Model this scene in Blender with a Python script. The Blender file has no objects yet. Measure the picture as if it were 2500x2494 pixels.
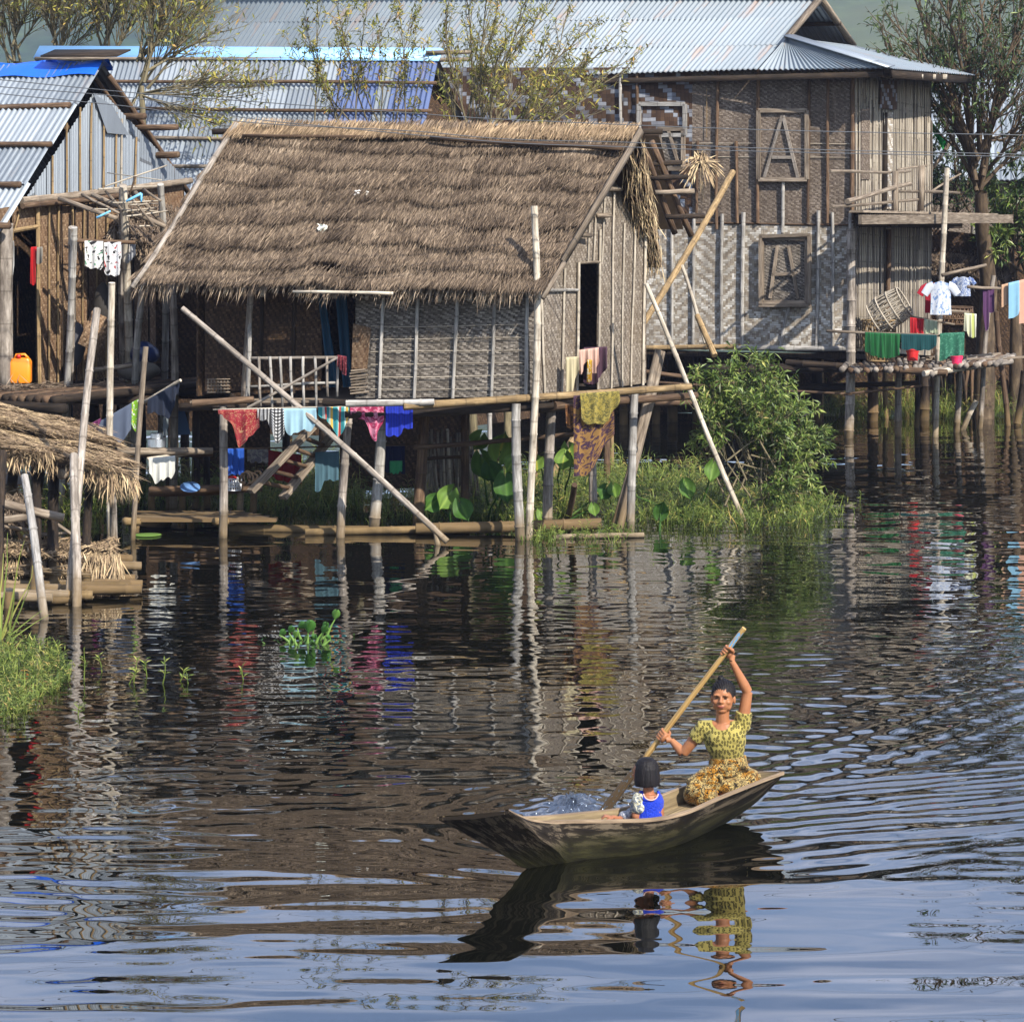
EXPO=0.78; HAZE=.00026; WBUMP=.010

import bpy, bmesh, math, random
import numpy as np
from mathutils import Vector as V, Matrix, noise as mnoise
R = random.Random(7)
scn = bpy.context.scene
COL = scn.collection
PI = math.pi
F_, HZ, CH = 7000.0, 520.0, 4.0          # focal length in photo pixels, horizon row, eye height

def P(x, y, Y):
    "a point of the place at distance Y seen in the photo at x, y"
    return V(((x-1250)/F_*Y, Y, CH-(y-HZ)/F_*Y))
def Wt(x, y):
    Y = CH*F_/(y-HZ)
    return V(((x-1250)/F_*Y, Y, 0))
def lerp(a, b, t): return a+(b-a)*t
def hexc(h, k=1.0):
    c = [int(h[i:i+2], 16)/255 for i in (0, 2, 4)]
    return tuple(((v/12.92) if v < .04045 else ((v+.055)/1.055)**2.4)*k for v in c)+(1,)

# ------------------------------------------------------------------ mesh builder
ORG = {}
class MB:
    def __init__(s): s.v=[]; s.f=[]; s.u=[]; s.m=[]; s.mi=0
    def face(s, idx, uv): s.f.append(idx); s.u.append(uv); s.m.append(s.mi)
    def quad(s, a, b, c, d, uv=None):
        i=len(s.v); s.v += [V(a),V(b),V(c),V(d)]
        if uv is None:
            w=(V(b)-V(a)).length; h=(V(d)-V(a)).length
            uv=[(0,0),(w,0),(w,h),(0,h)]
        s.face((i,i+1,i+2,i+3), uv)
    def slab(s, a, b, c, d, t):
        "a quad with thickness t away from its normal, UVs in metres on the front"
        a,b,c,d=map(V,(a,b,c,d)); n=(b-a).cross(d-a).normalized()*t
        s.quad(a,b,c,d)
        A,B,Cc,D=a-n,b-n,c-n,d-n
        s.quad(B,A,D,Cc)
        for p,q,r,o in ((b,a,A,B),(c,b,B,Cc),(d,c,Cc,D),(a,d,D,A)): s.quad(p,q,r,o)
    def beam(s, p, q, w, h, up=None):
        p=V(p); q=V(q); d=(q-p); L=d.length; d.normalize()
        up = V(up) if up is not None else (V((0,0,1)) if abs(d.z)<.9 else V((0,-1,0)))
        r=d.cross(up).normalized(); u=r.cross(d).normalized()
        r*=w/2; u*=h/2
        A=[p-r-u,p+r-u,p+r+u,p-r+u]; B=[x+(q-p) for x in A]
        i=len(s.v); s.v+=A+B
        for k in range(4):
            j=(k+1)%4; e=w if k%2==0 else h
            s.face((i+j,i+k,i+4+k,i+4+j), [(e,0),(0,0),(0,L),(e,L)])
        s.face((i,i+1,i+2,i+3),[(0,0),(w,0),(w,h),(0,h)]); s.face((i+7,i+6,i+5,i+4),[(0,0),(w,0),(w,h),(0,h)])
    def tube(s, pts, radii, n=8, caps=True, sx=1.0):
        pts=[V(p) for p in pts]
        if not hasattr(radii,'__len__'): radii=[radii]*len(pts)
        base=len(s.v); L=0; vs=[0]
        ref=None
        for k,p in enumerate(pts):
            a=pts[max(0,k-1)]; b=pts[min(len(pts)-1,k+1)]
            d=(b-a).normalized() if (b-a).length>1e-9 else V((0,0,1))
            if ref is None:
                ref = V((1,0,0)) if abs(d.x)<.8 else V((0,1,0))
            r=(ref-d*ref.dot(d)).normalized(); ref=r; u=d.cross(r)
            for j in range(n):
                t=2*PI*j/n
                s.v.append(p+(r*math.cos(t)*sx+u*math.sin(t))*radii[k])
            if k: L+=(p-pts[k-1]).length; vs.append(L)
        for k in range(len(pts)-1):
            for j in range(n):
                j2=(j+1)%n; u0=j/n*.2; u1=(j+1)/n*.2
                s.face((base+k*n+j,base+k*n+j2,base+(k+1)*n+j2,base+(k+1)*n+j),[(u0,vs[k]),(u1,vs[k]),(u1,vs[k+1]),(u0,vs[k+1])])
        if caps and n>2:
            e=base+(len(pts)-1)*n
            s.face(tuple(base+n-1-j for j in range(n)),[(.3,.0)]*n); s.face(tuple(e+j for j in range(n)),[(.3,.0)]*n)
    def pole(s, p, q, r0, r1=None, bend=.012, n=8, seed=None, node=0):
        "a natural pole, slightly crooked; node>0 adds bamboo joints every node metres"
        rr=random.Random(seed if seed is not None else R.random())
        p=V(p); q=V(q); r1=r0 if r1 is None else r1
        d=q-p; L=d.length
        o1=V((rr.uniform(-1,1),rr.uniform(-1,1),rr.uniform(-1,1)))*bend*L; o2=V((rr.uniform(-1,1),rr.uniform(-1,1),rr.uniform(-1,1)))*bend*.5*L
        def at(t): return p+d*t+o1*math.sin(PI*t)+o2*math.sin(2*PI*t)
        pts=[];rad=[]
        if node:
            k=max(2,int(L/node)); ph=rr.uniform(.2,.8)
            ts=[0]
            for i in range(k):
                t=(i+ph)/k
                if .02<t<.98: ts+=[t-.012/L*1.5,t,t+.012/L*1.5]
            ts.append(1); ts.sort()
            for i,t in enumerate(ts):
                bump=1.16 if (i%3==2 and 0<t<1) else 1.0
                pts.append(at(t)); rad.append(lerp(r0,r1,t)*bump)
        else:
            k=max(3,min(14,int(L/.3)))
            for i in range(k+1):
                t=i/k; pts.append(at(t)); rad.append(lerp(r0,r1,t)*rr.uniform(.9,1.1))
        s.tube(pts,rad,n)
    def ell(s, c, r, rot=None, nu=14, nv=9):
        c=V(c); base=len(s.v); rot=rot or Matrix.Identity(3)
        for i in range(nv+1):
            th=PI*i/nv
            for j in range(nu):
                ph=2*PI*j/nu
                s.v.append(c+rot@V((r[0]*math.sin(th)*math.cos(ph),r[1]*math.sin(th)*math.sin(ph),r[2]*math.cos(th))))
        for i in range(nv):
            for j in range(nu):
                j2=(j+1)%nu
                s.face((base+i*nu+j,base+(i+1)*nu+j,base+(i+1)*nu+j2,base+i*nu+j2),[(j/nu,i/nv)]*4)
    def grid(s, fn, nu, nv, uvf=None):
        base=len(s.v)
        for i in range(nu+1):
            for j in range(nv+1): s.v.append(V(fn(i/nu,j/nv)))
        uvf=uvf or (lambda a,b:(a,b))
        for i in range(nu):
            for j in range(nv):
                a=base+i*(nv+1)+j
                s.face((a,a+nv+1,a+nv+2,a+1),[uvf(i/nu,j/nv),uvf((i+1)/nu,j/nv),uvf((i+1)/nu,(j+1)/nv),uvf(i/nu,(j+1)/nv)])
    def lathe(s, prof, c, n=20, axis=V((0,0,1))):
        rot=V((0,0,1)).rotation_difference(axis).to_matrix(); base=len(s.v)
        for r,z in prof:
            for j in range(n):
                t=2*PI*j/n; s.v.append(V(c)+rot@V((r*math.cos(t),r*math.sin(t),z)))
        for k in range(len(prof)-1):
            for j in range(n):
                j2=(j+1)%n
                s.face((base+k*n+j,base+k*n+j2,base+(k+1)*n+j2,base+(k+1)*n+j),[(j/n,k/8),((j+1)/n,k/8),((j+1)/n,(k+1)/8),(j/n,(k+1)/8)])
    def leaf(s, p, d, nrm, L, w, uv, fold=.0):
        "a pointed leaf of four triangles-worth of faces"
        p=V(p); d=V(d).normalized(); nrm=V(nrm); r=d.cross(nrm)
        if r.length<1e-4: r=d.cross(V((1,0,.3)))
        r.normalize(); n=r.cross(d); i=len(s.v)
        m=p+d*L*.45+n*fold*L; e=p+d*L-n*fold*L*.6
        s.v+=[p, m+r*w/2, e, m-r*w/2]
        s.face((i,i+1,i+2,i+3),[uv]*4)
    def mesh(s, name, mats, off=V((0,0,0)), smooth=True):
        me=bpy.data.meshes.new(name)
        me.from_pydata([tuple(v-off) for v in s.v],[],s.f)
        uvl=me.uv_layers.new(name='UVMap')
        flat=[c for f in s.u for uv in f for c in uv]
        uvl.data.foreach_set('uv',flat)
        for m in mats: me.materials.append(m)
        if len(mats)>1: me.polygons.foreach_set('material_index',s.m)
        if smooth: me.polygons.foreach_set('use_smooth',[True]*len(me.polygons))
        me.update(); return me
    def build(s, name, mats, parent=None, smooth=True, origin=None, sharp=None):
        if not isinstance(mats,(list,tuple)): mats=[mats]
        if parent is not None: off=ORG[parent.name]
        elif origin is not None: off=V(origin)
        else:
            zs=min(v.z for v in s.v); n=len(s.v)
            off=V((sum(v.x for v in s.v)/n,sum(v.y for v in s.v)/n,zs))
        me=s.mesh(name,mats,off,smooth)
        if sharp: me.set_sharp_from_angle(angle=math.radians(sharp))
        o=bpy.data.objects.new(name,me); COL.objects.link(o)
        if parent is not None: o.parent=parent
        else: o.location=off
        ORG[o.name]=off
        return o
def tag(o,label=None,cat=None,group=None,kind=None):
    if label: o['label']=label
    if cat: o['category']=cat
    if group: o['group']=group
    if kind: o['kind']=kind
    return o
def thing(name,label,cat,loc,group=None):
    o=bpy.data.objects.new(name,None); COL.objects.link(o); o.location=loc; o.empty_display_size=.2
    ORG[o.name]=V(loc); return tag(o,label,cat,group)

# ------------------------------------------------------------------ materials
class NT:
    def __init__(s,name):
        s.mat=bpy.data.materials.new(name); s.mat.use_nodes=True
        s.t=s.mat.node_tree; s.t.nodes.clear()
        s.out=s.t.nodes.new('ShaderNodeOutputMaterial')
        s.b=s.t.nodes.new('ShaderNodeBsdfPrincipled'); s.t.links.new(s.b.outputs[0],s.out.inputs[0])
    def set(s,sock,val):
        if isinstance(val,bpy.types.NodeSocket): s.t.links.new(val,sock)
        else: sock.default_value=val
    def n(s,typ,ins=None,o=0,**props):
        nd=s.t.nodes.new('ShaderNode'+typ)
        for k,v in props.items(): setattr(nd,k,v)
        for k,v in (ins or {}).items(): s.set(nd.inputs[k],v)
        return nd.outputs[o]
    def math(s,op,a,b=0.0,c=None):
        d={0:a,1:b}
        if c is not None: d[2]=c
        return s.n('Math',d,operation=op)
    def uv(s): return s.n('TexCoord',o=2)
    def obj(s): return s.n('TexCoord',o=3)
    def pos(s): return s.n('NewGeometry',o=0)
    def rnd(s): return s.n('ObjectInfo',o=s.idx('ObjectInfo','Random'))
    def idx(s,typ,nm):
        nd=s.t.nodes.new('ShaderNode'+typ); i=[q.name for q in nd.outputs].index(nm); s.t.nodes.remove(nd); return i
    def scale(s,vec,sx,sy,sz=1): return s.n('Mapping',{0:vec,3:(sx,sy,sz)})
    def noise(s,vec,sc,detail=3,rough=.55,dist=0,o=0): return s.n('TexNoise',{'Vector':vec,'Scale':sc,'Detail':detail,'Roughness':rough,'Distortion':dist},o)
    def ramp(s,fac,stops,interp='LINEAR'):
        nd=s.t.nodes.new('ShaderNodeValToRGB'); s.set(nd.inputs[0],fac); cr=nd.color_ramp; cr.interpolation=interp
        while len(cr.elements)<len(stops): cr.elements.new(.5)
        for e,(p,c) in zip(cr.elements,stops): e.position=p; e.color=c
        return nd.outputs[0]
    def mix(s,f,a,b,mode='MIX'):
        nd=s.t.nodes.new('ShaderNodeMix'); nd.data_type='RGBA'; nd.blend_type=mode
        s.set(nd.inputs[0],f); s.set(nd.inputs[6],a); s.set(nd.inputs[7],b); return nd.outputs[2]
    def sep(s,vec): 
        nd=s.t.nodes.new('ShaderNodeSeparateXYZ'); s.set(nd.inputs[0],vec); return nd.outputs
    def comb(s,x,y,z=0.0): return s.n('CombineXYZ',{0:x,1:y,2:z})
    def bump(s,h,st=.3,d=.01): s.set(s.b.inputs['Normal'],s.n('Bump',{'Strength':st,'Distance':d,'Height':h}))
    def fin(s,col,rough=.8,metal=0,spec=None,**kw):
        s.set(s.b.inputs['Base Color'],col); s.set(s.b.inputs['Roughness'],rough); s.set(s.b.inputs['Metallic'],metal)
        if spec is not None: s.set(s.b.inputs['Specular IOR Level'],spec)
        for k,v in kw.items(): s.set(s.b.inputs[k.replace('_',' ')],v)
        return s.mat
G=lambda v:(v,v,v,1)

def m_wood(name,c1,c2,c3,var=.35,rings=0.0,mud=True):
    s=NT(name); uv=s.uv(); r=s.rnd()
    off=s.n('VectorMath',{0:uv,1:s.comb(s.math('MULTIPLY',r,37),s.math('MULTIPLY',r,91))},operation='ADD')
    g=s.noise(s.scale(off,55,3.2),1,5,.65)
    b=s.noise(s.scale(off,8,1.6),1,4,.6)
    c=s.ramp(g,[(.3,hexc(c1)),(.52,hexc(c2)),(.72,hexc(c3))])
    c=s.mix(s.math('MULTIPLY',s.ramp(b,[(.42,G(0)),(.62,G(1))]),.5),c,hexc(c1))
    k=s.math('ADD',s.math('MULTIPLY',r,var*2),1-var)
    c=s.mix(1.0,c,s.comb(k,k,k),'MULTIPLY')
    if rings:
        v=s.sep(off)[1]; fr=s.math('FRACT',s.math('MULTIPLY',v,1/rings))
        ring=s.math('LESS_THAN',fr,.05); c=s.mix(s.math('MULTIPLY',ring,.34),c,hexc('2e2620')); sp=s.noise(s.scale(off,16,6),1,5,.7); c=s.mix(s.math('MULTIPLY',s.ramp(sp,[(.55,G(0)),(.68,G(1))]),.45),c,hexc('4a4036'))
    if mud:   # silt and weed stain up to the flood line on everything that stands in the lake
        z=s.sep(s.pos())[2]; z=s.math('ADD',z,s.math('MULTIPLY',s.noise(s.pos(),6),.25))
        st=s.ramp(z,[(.17,G(1)),(.34,G(.75)),(.55,G(0))])
        c=s.mix(s.math('MULTIPLY',st,.75),c,hexc('6d5a3c'))
        wet=s.ramp(z,[(.10,G(1)),(.2,G(0))]); c=s.mix(s.math('MULTIPLY',wet,.7),c,hexc('2a2418'))
    s.bump(g,.35,.006)
    return s.fin(c,.85,spec=.25)

def m_weave(name,hor,ver,gap,cell=(.03,.012),period=4,herr=10,contrast=.8,patch=None,blockmix=0.0):
    "split bamboo twill: cells of over/under strips, the diagonal turning every herr cells"
    s=NT(name); uv=s.uv(); u,v,_=s.sep(uv)
    wob=s.noise(s.scale(uv,2.2,2.2),1,2); 
    U=s.math('DIVIDE',s.math('ADD',u,s.math('MULTIPLY',wob,.03)),cell[0]); W=s.math('DIVIDE',s.math('ADD',v,s.math('MULTIPLY',wob,.04)),cell[1])
    iu=s.math('FLOOR',U); iv=s.math('FLOOR',W)
    zig=s.math('PINGPONG',iu,float(herr)) if herr else iu
    zig2=s.math('PINGPONG',iv,float(herr)) if herr else iv
    t=s.math('FLOORED_MODULO',s.math('ADD',zig,iv),float(period))
    over=s.math('LESS_THAN',t,period/2 if period!=6 or herr else 2.)
    rn=s.n('TexWhiteNoise',{'Vector':s.comb(iu,iv)},noise_dimensions='2D')
    rh=s.n('TexWhiteNoise',{'Vector':s.comb(s.math('FLOOR',s.math('DIVIDE',iu,3.)),iv)},noise_dimensions='2D')
    flip=s.math('GREATER_THAN',rn,.92); over=s.math('ABSOLUTE',s.math('SUBTRACT',over,flip))
    ch=s.ramp(rh,[(0,hexc(hor[0])),(.5,hexc(hor[1])),(1,hexc(hor[2]))])
    cv=s.ramp(rn,[(0,hexc(ver[0])),(.5,hexc(ver[1])),(1,hexc(ver[2]))])
    c=s.mix(over,cv,ch)
    fu=s.math('FRACT',U); fv=s.math('FRACT',W)
    edge=s.mix(over,s.math('LESS_THAN',fu,.14),s.math('LESS_THAN',fv,.16))
    c=s.mix(s.math('MULTIPLY',edge,.55),c,hexc(gap))
    big=s.noise(uv,1.3,5,.6); c=s.mix(s.math('MULTIPLY',s.ramp(big,[(.38,G(0)),(.66,G(1))]),.5),c,hexc(patch or gap),'MIX')
    streak=s.noise(s.scale(uv,14,.8),1,3); c=s.mix(.45,c,s.ramp(streak,[(.3,G(.45)),(.7,G(1.15))]),'MULTIPLY')
    pn=s.n('TexWhiteNoise',{'Vector':s.comb(s.math('FLOOR',s.math('ADD',s.math('DIVIDE',u,.83),s.math('MULTIPLY',wob,.12))),s.math('FLOOR',s.math('DIVIDE',v,1.27)))},noise_dimensions='2D'); pk=s.math('ADD',s.math('MULTIPLY',pn,.34),.78); c=s.mix(1.0,c,s.comb(pk,pk,s.math('MULTIPLY',pk,.98)),'MULTIPLY')
    st2=s.noise(s.scale(uv,2.6,1.1),1,6,.72); c=s.mix(s.math('MULTIPLY',s.ramp(st2,[(.55,G(0)),(.70,G(1))]),.45),c,hexc('3c3027'))
    s.bump(s.math('MULTIPLY',s.math('SUBTRACT',s.mix(over,G(.35),G(1)),s.math('MULTIPLY',edge,.6)),1),.6,.008)
    return s.fin(c,.8,spec=.2)

def m_tin(name,base,dark,rust=.25,sheet=(.78,2.0),metal=.35,rough=.42,ridge=None):
    s=NT(name); uv=s.uv(); u,v,_=s.sep(uv)
    su=s.math('FLOOR',s.math('DIVIDE',u,sheet[0])); sv=s.math('FLOOR',s.math('DIVIDE',v,sheet[1]))
    sh=s.n('TexWhiteNoise',{'Vector':s.comb(su,sv)},noise_dimensions='2D')
    c=s.mix(sh,hexc(dark),hexc(base)); 
    st=s.noise(s.scale(uv,9,.5),1,5,.6); c=s.mix(s.math('MULTIPLY',s.ramp(st,[(.4,G(0)),(.75,G(1))]),.5),c,hexc(dark))
    n2=s.noise(s.scale(uv,3.2,.55),1,6,.7)
    rf=s.math('MULTIPLY',s.ramp(n2,[(.60-.05*rust,G(0)),(.74,G(1))]),min(1,.75*rust))
    c=s.mix(rf,c,s.ramp(st,[(.3,hexc('7d4a2c')),(.7,hexc('b08a62'))]))
    lap=s.math('LESS_THAN',s.math('FRACT',s.math('DIVIDE',v,sheet[1])),.012); c=s.mix(s.math('MULTIPLY',lap,.6),c,hexc('3a3a3c'))
    if ridge:   # rust gathered where nails and the top edge hold water
        rr=s.math('MULTIPLY',s.ramp(s.math('ADD',v,s.math('MULTIPLY',s.noise(s.scale(uv,5,2),1),.5)),[(0,G(0)),(1,G(1))]),1)
    s.bump(s.noise(s.scale(uv,4,1.5),1,4),.5,.03)
    return s.fin(c,rough,metal)

def m_rand(name,stops,rough=.75,trans=0,spec=.3,noise_amt=.0):
    "colour picked per leaf or straw from its own random UV"
    s=NT(name); u,v,_=s.sep(s.uv())
    c=s.ramp(u,[(p,hexc(h)) for p,h in stops])
    k=s.math('ADD',s.math('MULTIPLY',v,.7),.65); c=s.mix(1.0,c,s.comb(k,k,k),'MULTIPLY')
    s.fin(c,rough,spec=spec)
    if trans:
        tr=s.n('BsdfTranslucent',{0:c}); mx=s.n('MixShader',{0:trans,1:s.b.outputs[0],2:tr}); s.t.links.new(mx,s.out.inputs[0])
    return s.mat

def m_cloth(name,col,col2=None,pat=None,sc=1.0,col3=None,rough=.85,obj=False):
    s=NT(name); uv=s.uv()
    if obj:
        q=s.sep(s.obj()); uv=s.comb(q[0],q[2],q[1])
    S_=lambda v,x,y: s.scale(v,x,y,x if obj else 1)
    u,v,_=s.sep(uv); c=hexc(col,.72); c2=hexc(col2 or col,.72); c3=hexc(col3 or col2 or col,.72)
    if pat=='floral':
        w=s.noise(S_(uv,9*sc,9*sc),1,2,.5,1.5); e=s.noise(S_(uv,22*sc,22*sc),1,3,.6,2.5)
        c=s.mix(s.ramp(w,[(.47,G(0)),(.52,G(1))]),c,c2); c=s.mix(s.ramp(e,[(.56,G(0)),(.6,G(1))]),c,c3)
    elif pat=='batik':
        e=s.noise(S_(uv,34*sc,34*sc),1,2,.5,3.2); w=s.noise(S_(uv,13*sc,13*sc),1,2,.5,2)
        c=s.mix(s.ramp(w,[(.5,G(0)),(.54,G(1))]),c,c2)
        band=s.math('LESS_THAN',s.math('ABSOLUTE',s.math('SUBTRACT',e,.5)),.05); c=s.mix(band,c,c3); e3=s.noise(S_(uv,19*sc,19*sc),2,2,.5,2); c=s.mix(s.ramp(e3,[(.60,G(0)),(.63,G(1))]),c,c3)
    elif pat=='check':
        a=s.math('LESS_THAN',s.math('FRACT',s.math('MULTIPLY',u,14*sc)),.5); b=s.math('LESS_THAN',s.math('FRACT',s.math('MULTIPLY',v,14*sc)),.5)
        k=s.math('MULTIPLY',s.math('ADD',a,b),.5); c=s.ramp(k,[(.2,c),(.5,tuple(lerp(x,y,.12) for x,y in zip(c,c2))),(.9,c2)],'CONSTANT')
    elif pat=='stripe':
        k=s.math('FRACT',s.math('MULTIPLY',u,5*sc)); c=s.ramp(k,[(0,c),(.3,c2),(.42,c3),(.55,c),(.75,c2),(.85,hexc('c9a14a'))],'CONSTANT')
    elif pat=='rib':
        k=s.math('FRACT',s.math('MULTIPLY',u,38*sc)); c=s.mix(s.math('LESS_THAN',k,.35),c,c2)
    elif pat=='drops':
        vo=s.n('TexVoronoi',{'Vector':S_(uv,34*sc,24*sc),'Scale':1.0,'Randomness':.8},0,voronoi_dimensions='2D')
        c=s.ramp(vo,[(0,hexc('a79a4c')),(.14,hexc('5b5326')),(.26,hexc('231f10')),(.33,c2),(.37,c)])
    elif pat=='print':
        e=s.noise(S_(uv,13*sc,13*sc),1,2,.5,1.2); c=s.mix(s.ramp(e,[(.57,G(0)),(.6,G(1))]),c,c2)
        e2=s.noise(S_(uv,17*sc,11*sc),1.3,1,.5,.6); c=s.mix(s.ramp(e2,[(.64,G(0)),(.67,G(1))]),c,c3)
    f=s.noise(S_(uv,7,7),1,4); c=s.mix(.35,c,s.ramp(f,[(.3,G(.7)),(.7,G(1.05))]),'MULTIPLY')
    th=s.noise(S_(uv,160,160),1,1); s.bump(th,.15,.002)
    return s.fin(c,rough,spec=.2,Sheen_Weight=.1)
def m_flat(name,col,rough=.5,metal=0,n=.15,sc=12,spec=.5):
    s=NT(name); f=s.noise(s.obj(),sc,4); c=s.mix(n*2,hexc(col),s.ramp(f,[(.3,G(.55)),(.7,G(1.1))]),'MULTIPLY'); return s.fin(c,rough,metal,spec)

MT={}
MT['grey']=m_wood('grey_bamboo','4c453e','8b8278','b3aaa0',.3,.42)
MT['pale']=m_wood('pale_bamboo','7b7063','b3a998','d4ccbe',.2,.5)
MT['silver']=m_wood('silver_bamboo','635f5a','9c9892','c6c2ba',.2,.45)
MT['yellow']=m_wood('yellow_bamboo','5a4a34','8d7654','ae9670',.2,.38)
MT['brown']=m_wood('brown_wood','31261d','5c4837','84705a',.35)
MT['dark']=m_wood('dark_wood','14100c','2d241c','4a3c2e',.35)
MT['plank']=m_wood('weathered_plank','453b32','7f7263','a49888',.3)
MT['twig']=m_wood('twig_bark','463f31','6f664f','8f8567',.2,mud=False)
MT['bark']=m_wood('tree_bark','2c241b','544636','746450',.2,mud=False)
MT['weave_grey']=m_weave('grey_woven_bamboo',('55504b','857d74','a89f95'),('3c3732','605953','7d756c'),'241f1b',(.030,.016),4,0,patch='4d453c')
MT['weave_side']=m_weave('pale_woven_bamboo',('6a625a','8d8379','a69c90'),('554d45','766c62','8f8578'),'3a322a',(.022,.03),4,0,patch='6b5a45')
MT['weave_zig']=m_weave('zigzag_woven_bamboo',('9a948c','bbb6ae','e2ded8'),('7c7166','978c7e','b0a594'),'4a4138',(.042,.036),6,9,patch='877c70')
MT['weave_brown']=m_weave('brown_woven_bamboo',('5c5148','7b6f65','998d81'),('4c423a','685c52','807468'),'302822',(.03,.02),4,0,patch='5c5046')
MT['weave_blue']=m_weave('checker_woven_bamboo',('666a74','8d919b','a8acb5'),('3a2a20','4d3a2c','5c4737'),'1d1511',(.085,.075),6,0,patch='4b3c33')
MT['weave_tan']=m_weave('tan_woven_bamboo',('64503e','86705a','9c866e'),('524031','705c49','846f59'),'362618',(.018,.03),4,0,patch='6b4c35')
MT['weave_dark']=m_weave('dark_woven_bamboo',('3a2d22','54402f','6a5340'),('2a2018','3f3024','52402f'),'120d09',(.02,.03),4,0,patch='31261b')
MT['reed']=m_weave('reed_wall',('8e8477','b1a797','cfc6b6'),('6a6057','8b8174','aaa092'),'3a322a',(.035,.5),2,0,patch='7a6d5f')
MT['tin']=m_tin('corrugated_iron','9da5ac','7d858c',.22)
MT['tin_old']=m_tin('weathered_corrugated_iron','878f97','697179',.32)
MT['tin_rust']=m_tin('rust_spotted_iron','838d95','737d85',1.0,(.85,2.6),.1,.6)
MT['tin_blue']=m_tin('blue_painted_iron','566890','4b5a80',.25,(.8,4),.1,.5)
MT['tin_wall']=m_tin('wall_iron','8c939a','72787f',.12,(.6,4),.3,.5)
MT['thatch']=m_rand('thatch_straw',[(0,'2a231d'),(.3,'574b40'),(.62,'7d6d5c'),(.88,'a0907d'),(1,'c0ae95')],.9,spec=.1)
MT['thatch_gold']=m_rand('golden_straw',[(0,'4f402c'),(.4,'84705a'),(.8,'b09a78'),(1,'cdb994')],.85,spec=.15)
MT['thatch_under']=m_flat('thatch_mat','4a3e32',.95,0,.4,9,.1)
MT['leaf']=m_rand('bush_leaf',[(0,'26391a'),(.3,'415726'),(.65,'6a7c38'),(.9,'989f5a'),(1,'a8935c')],.45,.25,.4)
MT['leaf_yel']=m_rand('yellowing_leaf',[(0,'4c5426'),(.4,'777a36'),(.75,'a3964a'),(.92,'b08a48'),(1,'8d5a30')],.55,.25)
MT['leaf_dark']=m_rand('dark_tree_leaf',[(0,'1e2c16'),(.5,'37492a'),(.85,'5f7040'),(1,'8f9a62')],.5,.2)
MT['grass']=m_rand('marsh_grass',[(0,'26331a'),(.35,'485a24'),(.7,'74833a'),(.92,'9c9850'),(1,'a08850')],.55,.3)
MT['taro']=m_rand('taro_leaf',[(0,'20381a'),(.5,'3f6228'),(.9,'6f8a3c'),(1,'a89a40')],.6,.3,.25)
MT['hyacinth']=m_rand('water_hyacinth_leaf',[(0,'26441c'),(.5,'3d6826'),(1,'769648')],.5,.25,.35)
MT['mud']=m_flat('lake_mud','3a3122',.7,0,.4,2)
MT['wire']=m_flat('wire','55585c',.5,.5)
MT['alu']=m_flat('aluminium','c9cacc',.32,.9,.1)
MT['tarp']=m_flat('blue_tarpaulin','1a62d8',.45,0,.12,4)
MT['sky_tin']=m_flat('pale_blue_ridge','8cc0f0',.5,0,.08,3)
MT['black']=m_flat('doorway_shade_black','0b0908',.95,0,.1)

# ------------------------------------------------------------------ camera, light, sky, air
cam=bpy.data.cameras.new('camera'); co=bpy.data.objects.new('camera',cam); COL.objects.link(co); scn.camera=co
co.location=(0,0,CH); co.rotation_euler=(PI/2,0,0); cam.sensor_width=36; cam.lens=F_/2500*36
cam.shift_y=-(1247-HZ)/2500; cam.clip_end=20000; cam.clip_start=.5
SUN=V((.46,-.64,.61)).normalized()
el=math.asin(SUN.z); az=math.atan2(SUN.x,SUN.y)
sl=bpy.data.lights.new('sun','SUN'); sl.energy=5.0; sl.angle=math.radians(.5); sl.color=(1,.93,.82)
so=bpy.data.objects.new('sun',sl); COL.objects.link(so); so.rotation_euler=SUN.to_track_quat('Z','Y').to_euler()
w=bpy.data.worlds.new('World'); scn.world=w; w.use_nodes=True
nt=w.node_tree; bg=nt.nodes['Background']
sk=nt.nodes.new('ShaderNodeTexSky'); sk.sky_type='NISHITA'; sk.sun_disc=False; sk.sun_elevation=el; sk.sun_rotation=az
sk.air_density=1.0; sk.dust_density=.25; sk.ozone_density=3.8
# thin broken cloud in the sky
tc=nt.nodes.new('ShaderNodeTexCoord'); mp=nt.nodes.new('ShaderNodeMapping'); mp.inputs[3].default_value=(1,1,3.2)
nz=nt.nodes.new('ShaderNodeTexNoise'); nz.inputs['Scale'].default_value=5.5; nz.inputs['Detail'].default_value=6
cr=nt.nodes.new('ShaderNodeValToRGB'); cr.color_ramp.elements[0].position=.40; cr.color_ramp.elements[1].position=.72
cr.color_ramp.elements[0].color=(0,0,0,1); cr.color_ramp.elements[1].color=(.75,.75,.75,1)
mx=nt.nodes.new('ShaderNodeMix'); mx.data_type='RGBA'; mx.inputs[7].default_value=(10.5,10.6,11.8,1)
for a,b in ((tc.outputs[0],mp.inputs[0]),(mp.outputs[0],nz.inputs['Vector']),(nz.outputs[0],cr.inputs[0]),(cr.outputs[0],mx.inputs[0]),(sk.outputs[0],mx.inputs[6]),(mx.outputs[2],bg.inputs[0])): nt.links.new(a,b)
bg.inputs[1].default_value=.13
scn.view_settings.view_transform='Standard'; scn.view_settings.look='None'; scn.view_settings.exposure=EXPO; scn.view_settings.gamma=1
cy=scn.cycles; cy.max_bounces=6; cy.diffuse_bounces=2; cy.glossy_bounces=4; cy.transparent_max_bounces=8; cy.volume_bounces=0; cy.transmission_bounces=2
cy.caustics_reflective=False; cy.caustics_refractive=False

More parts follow.
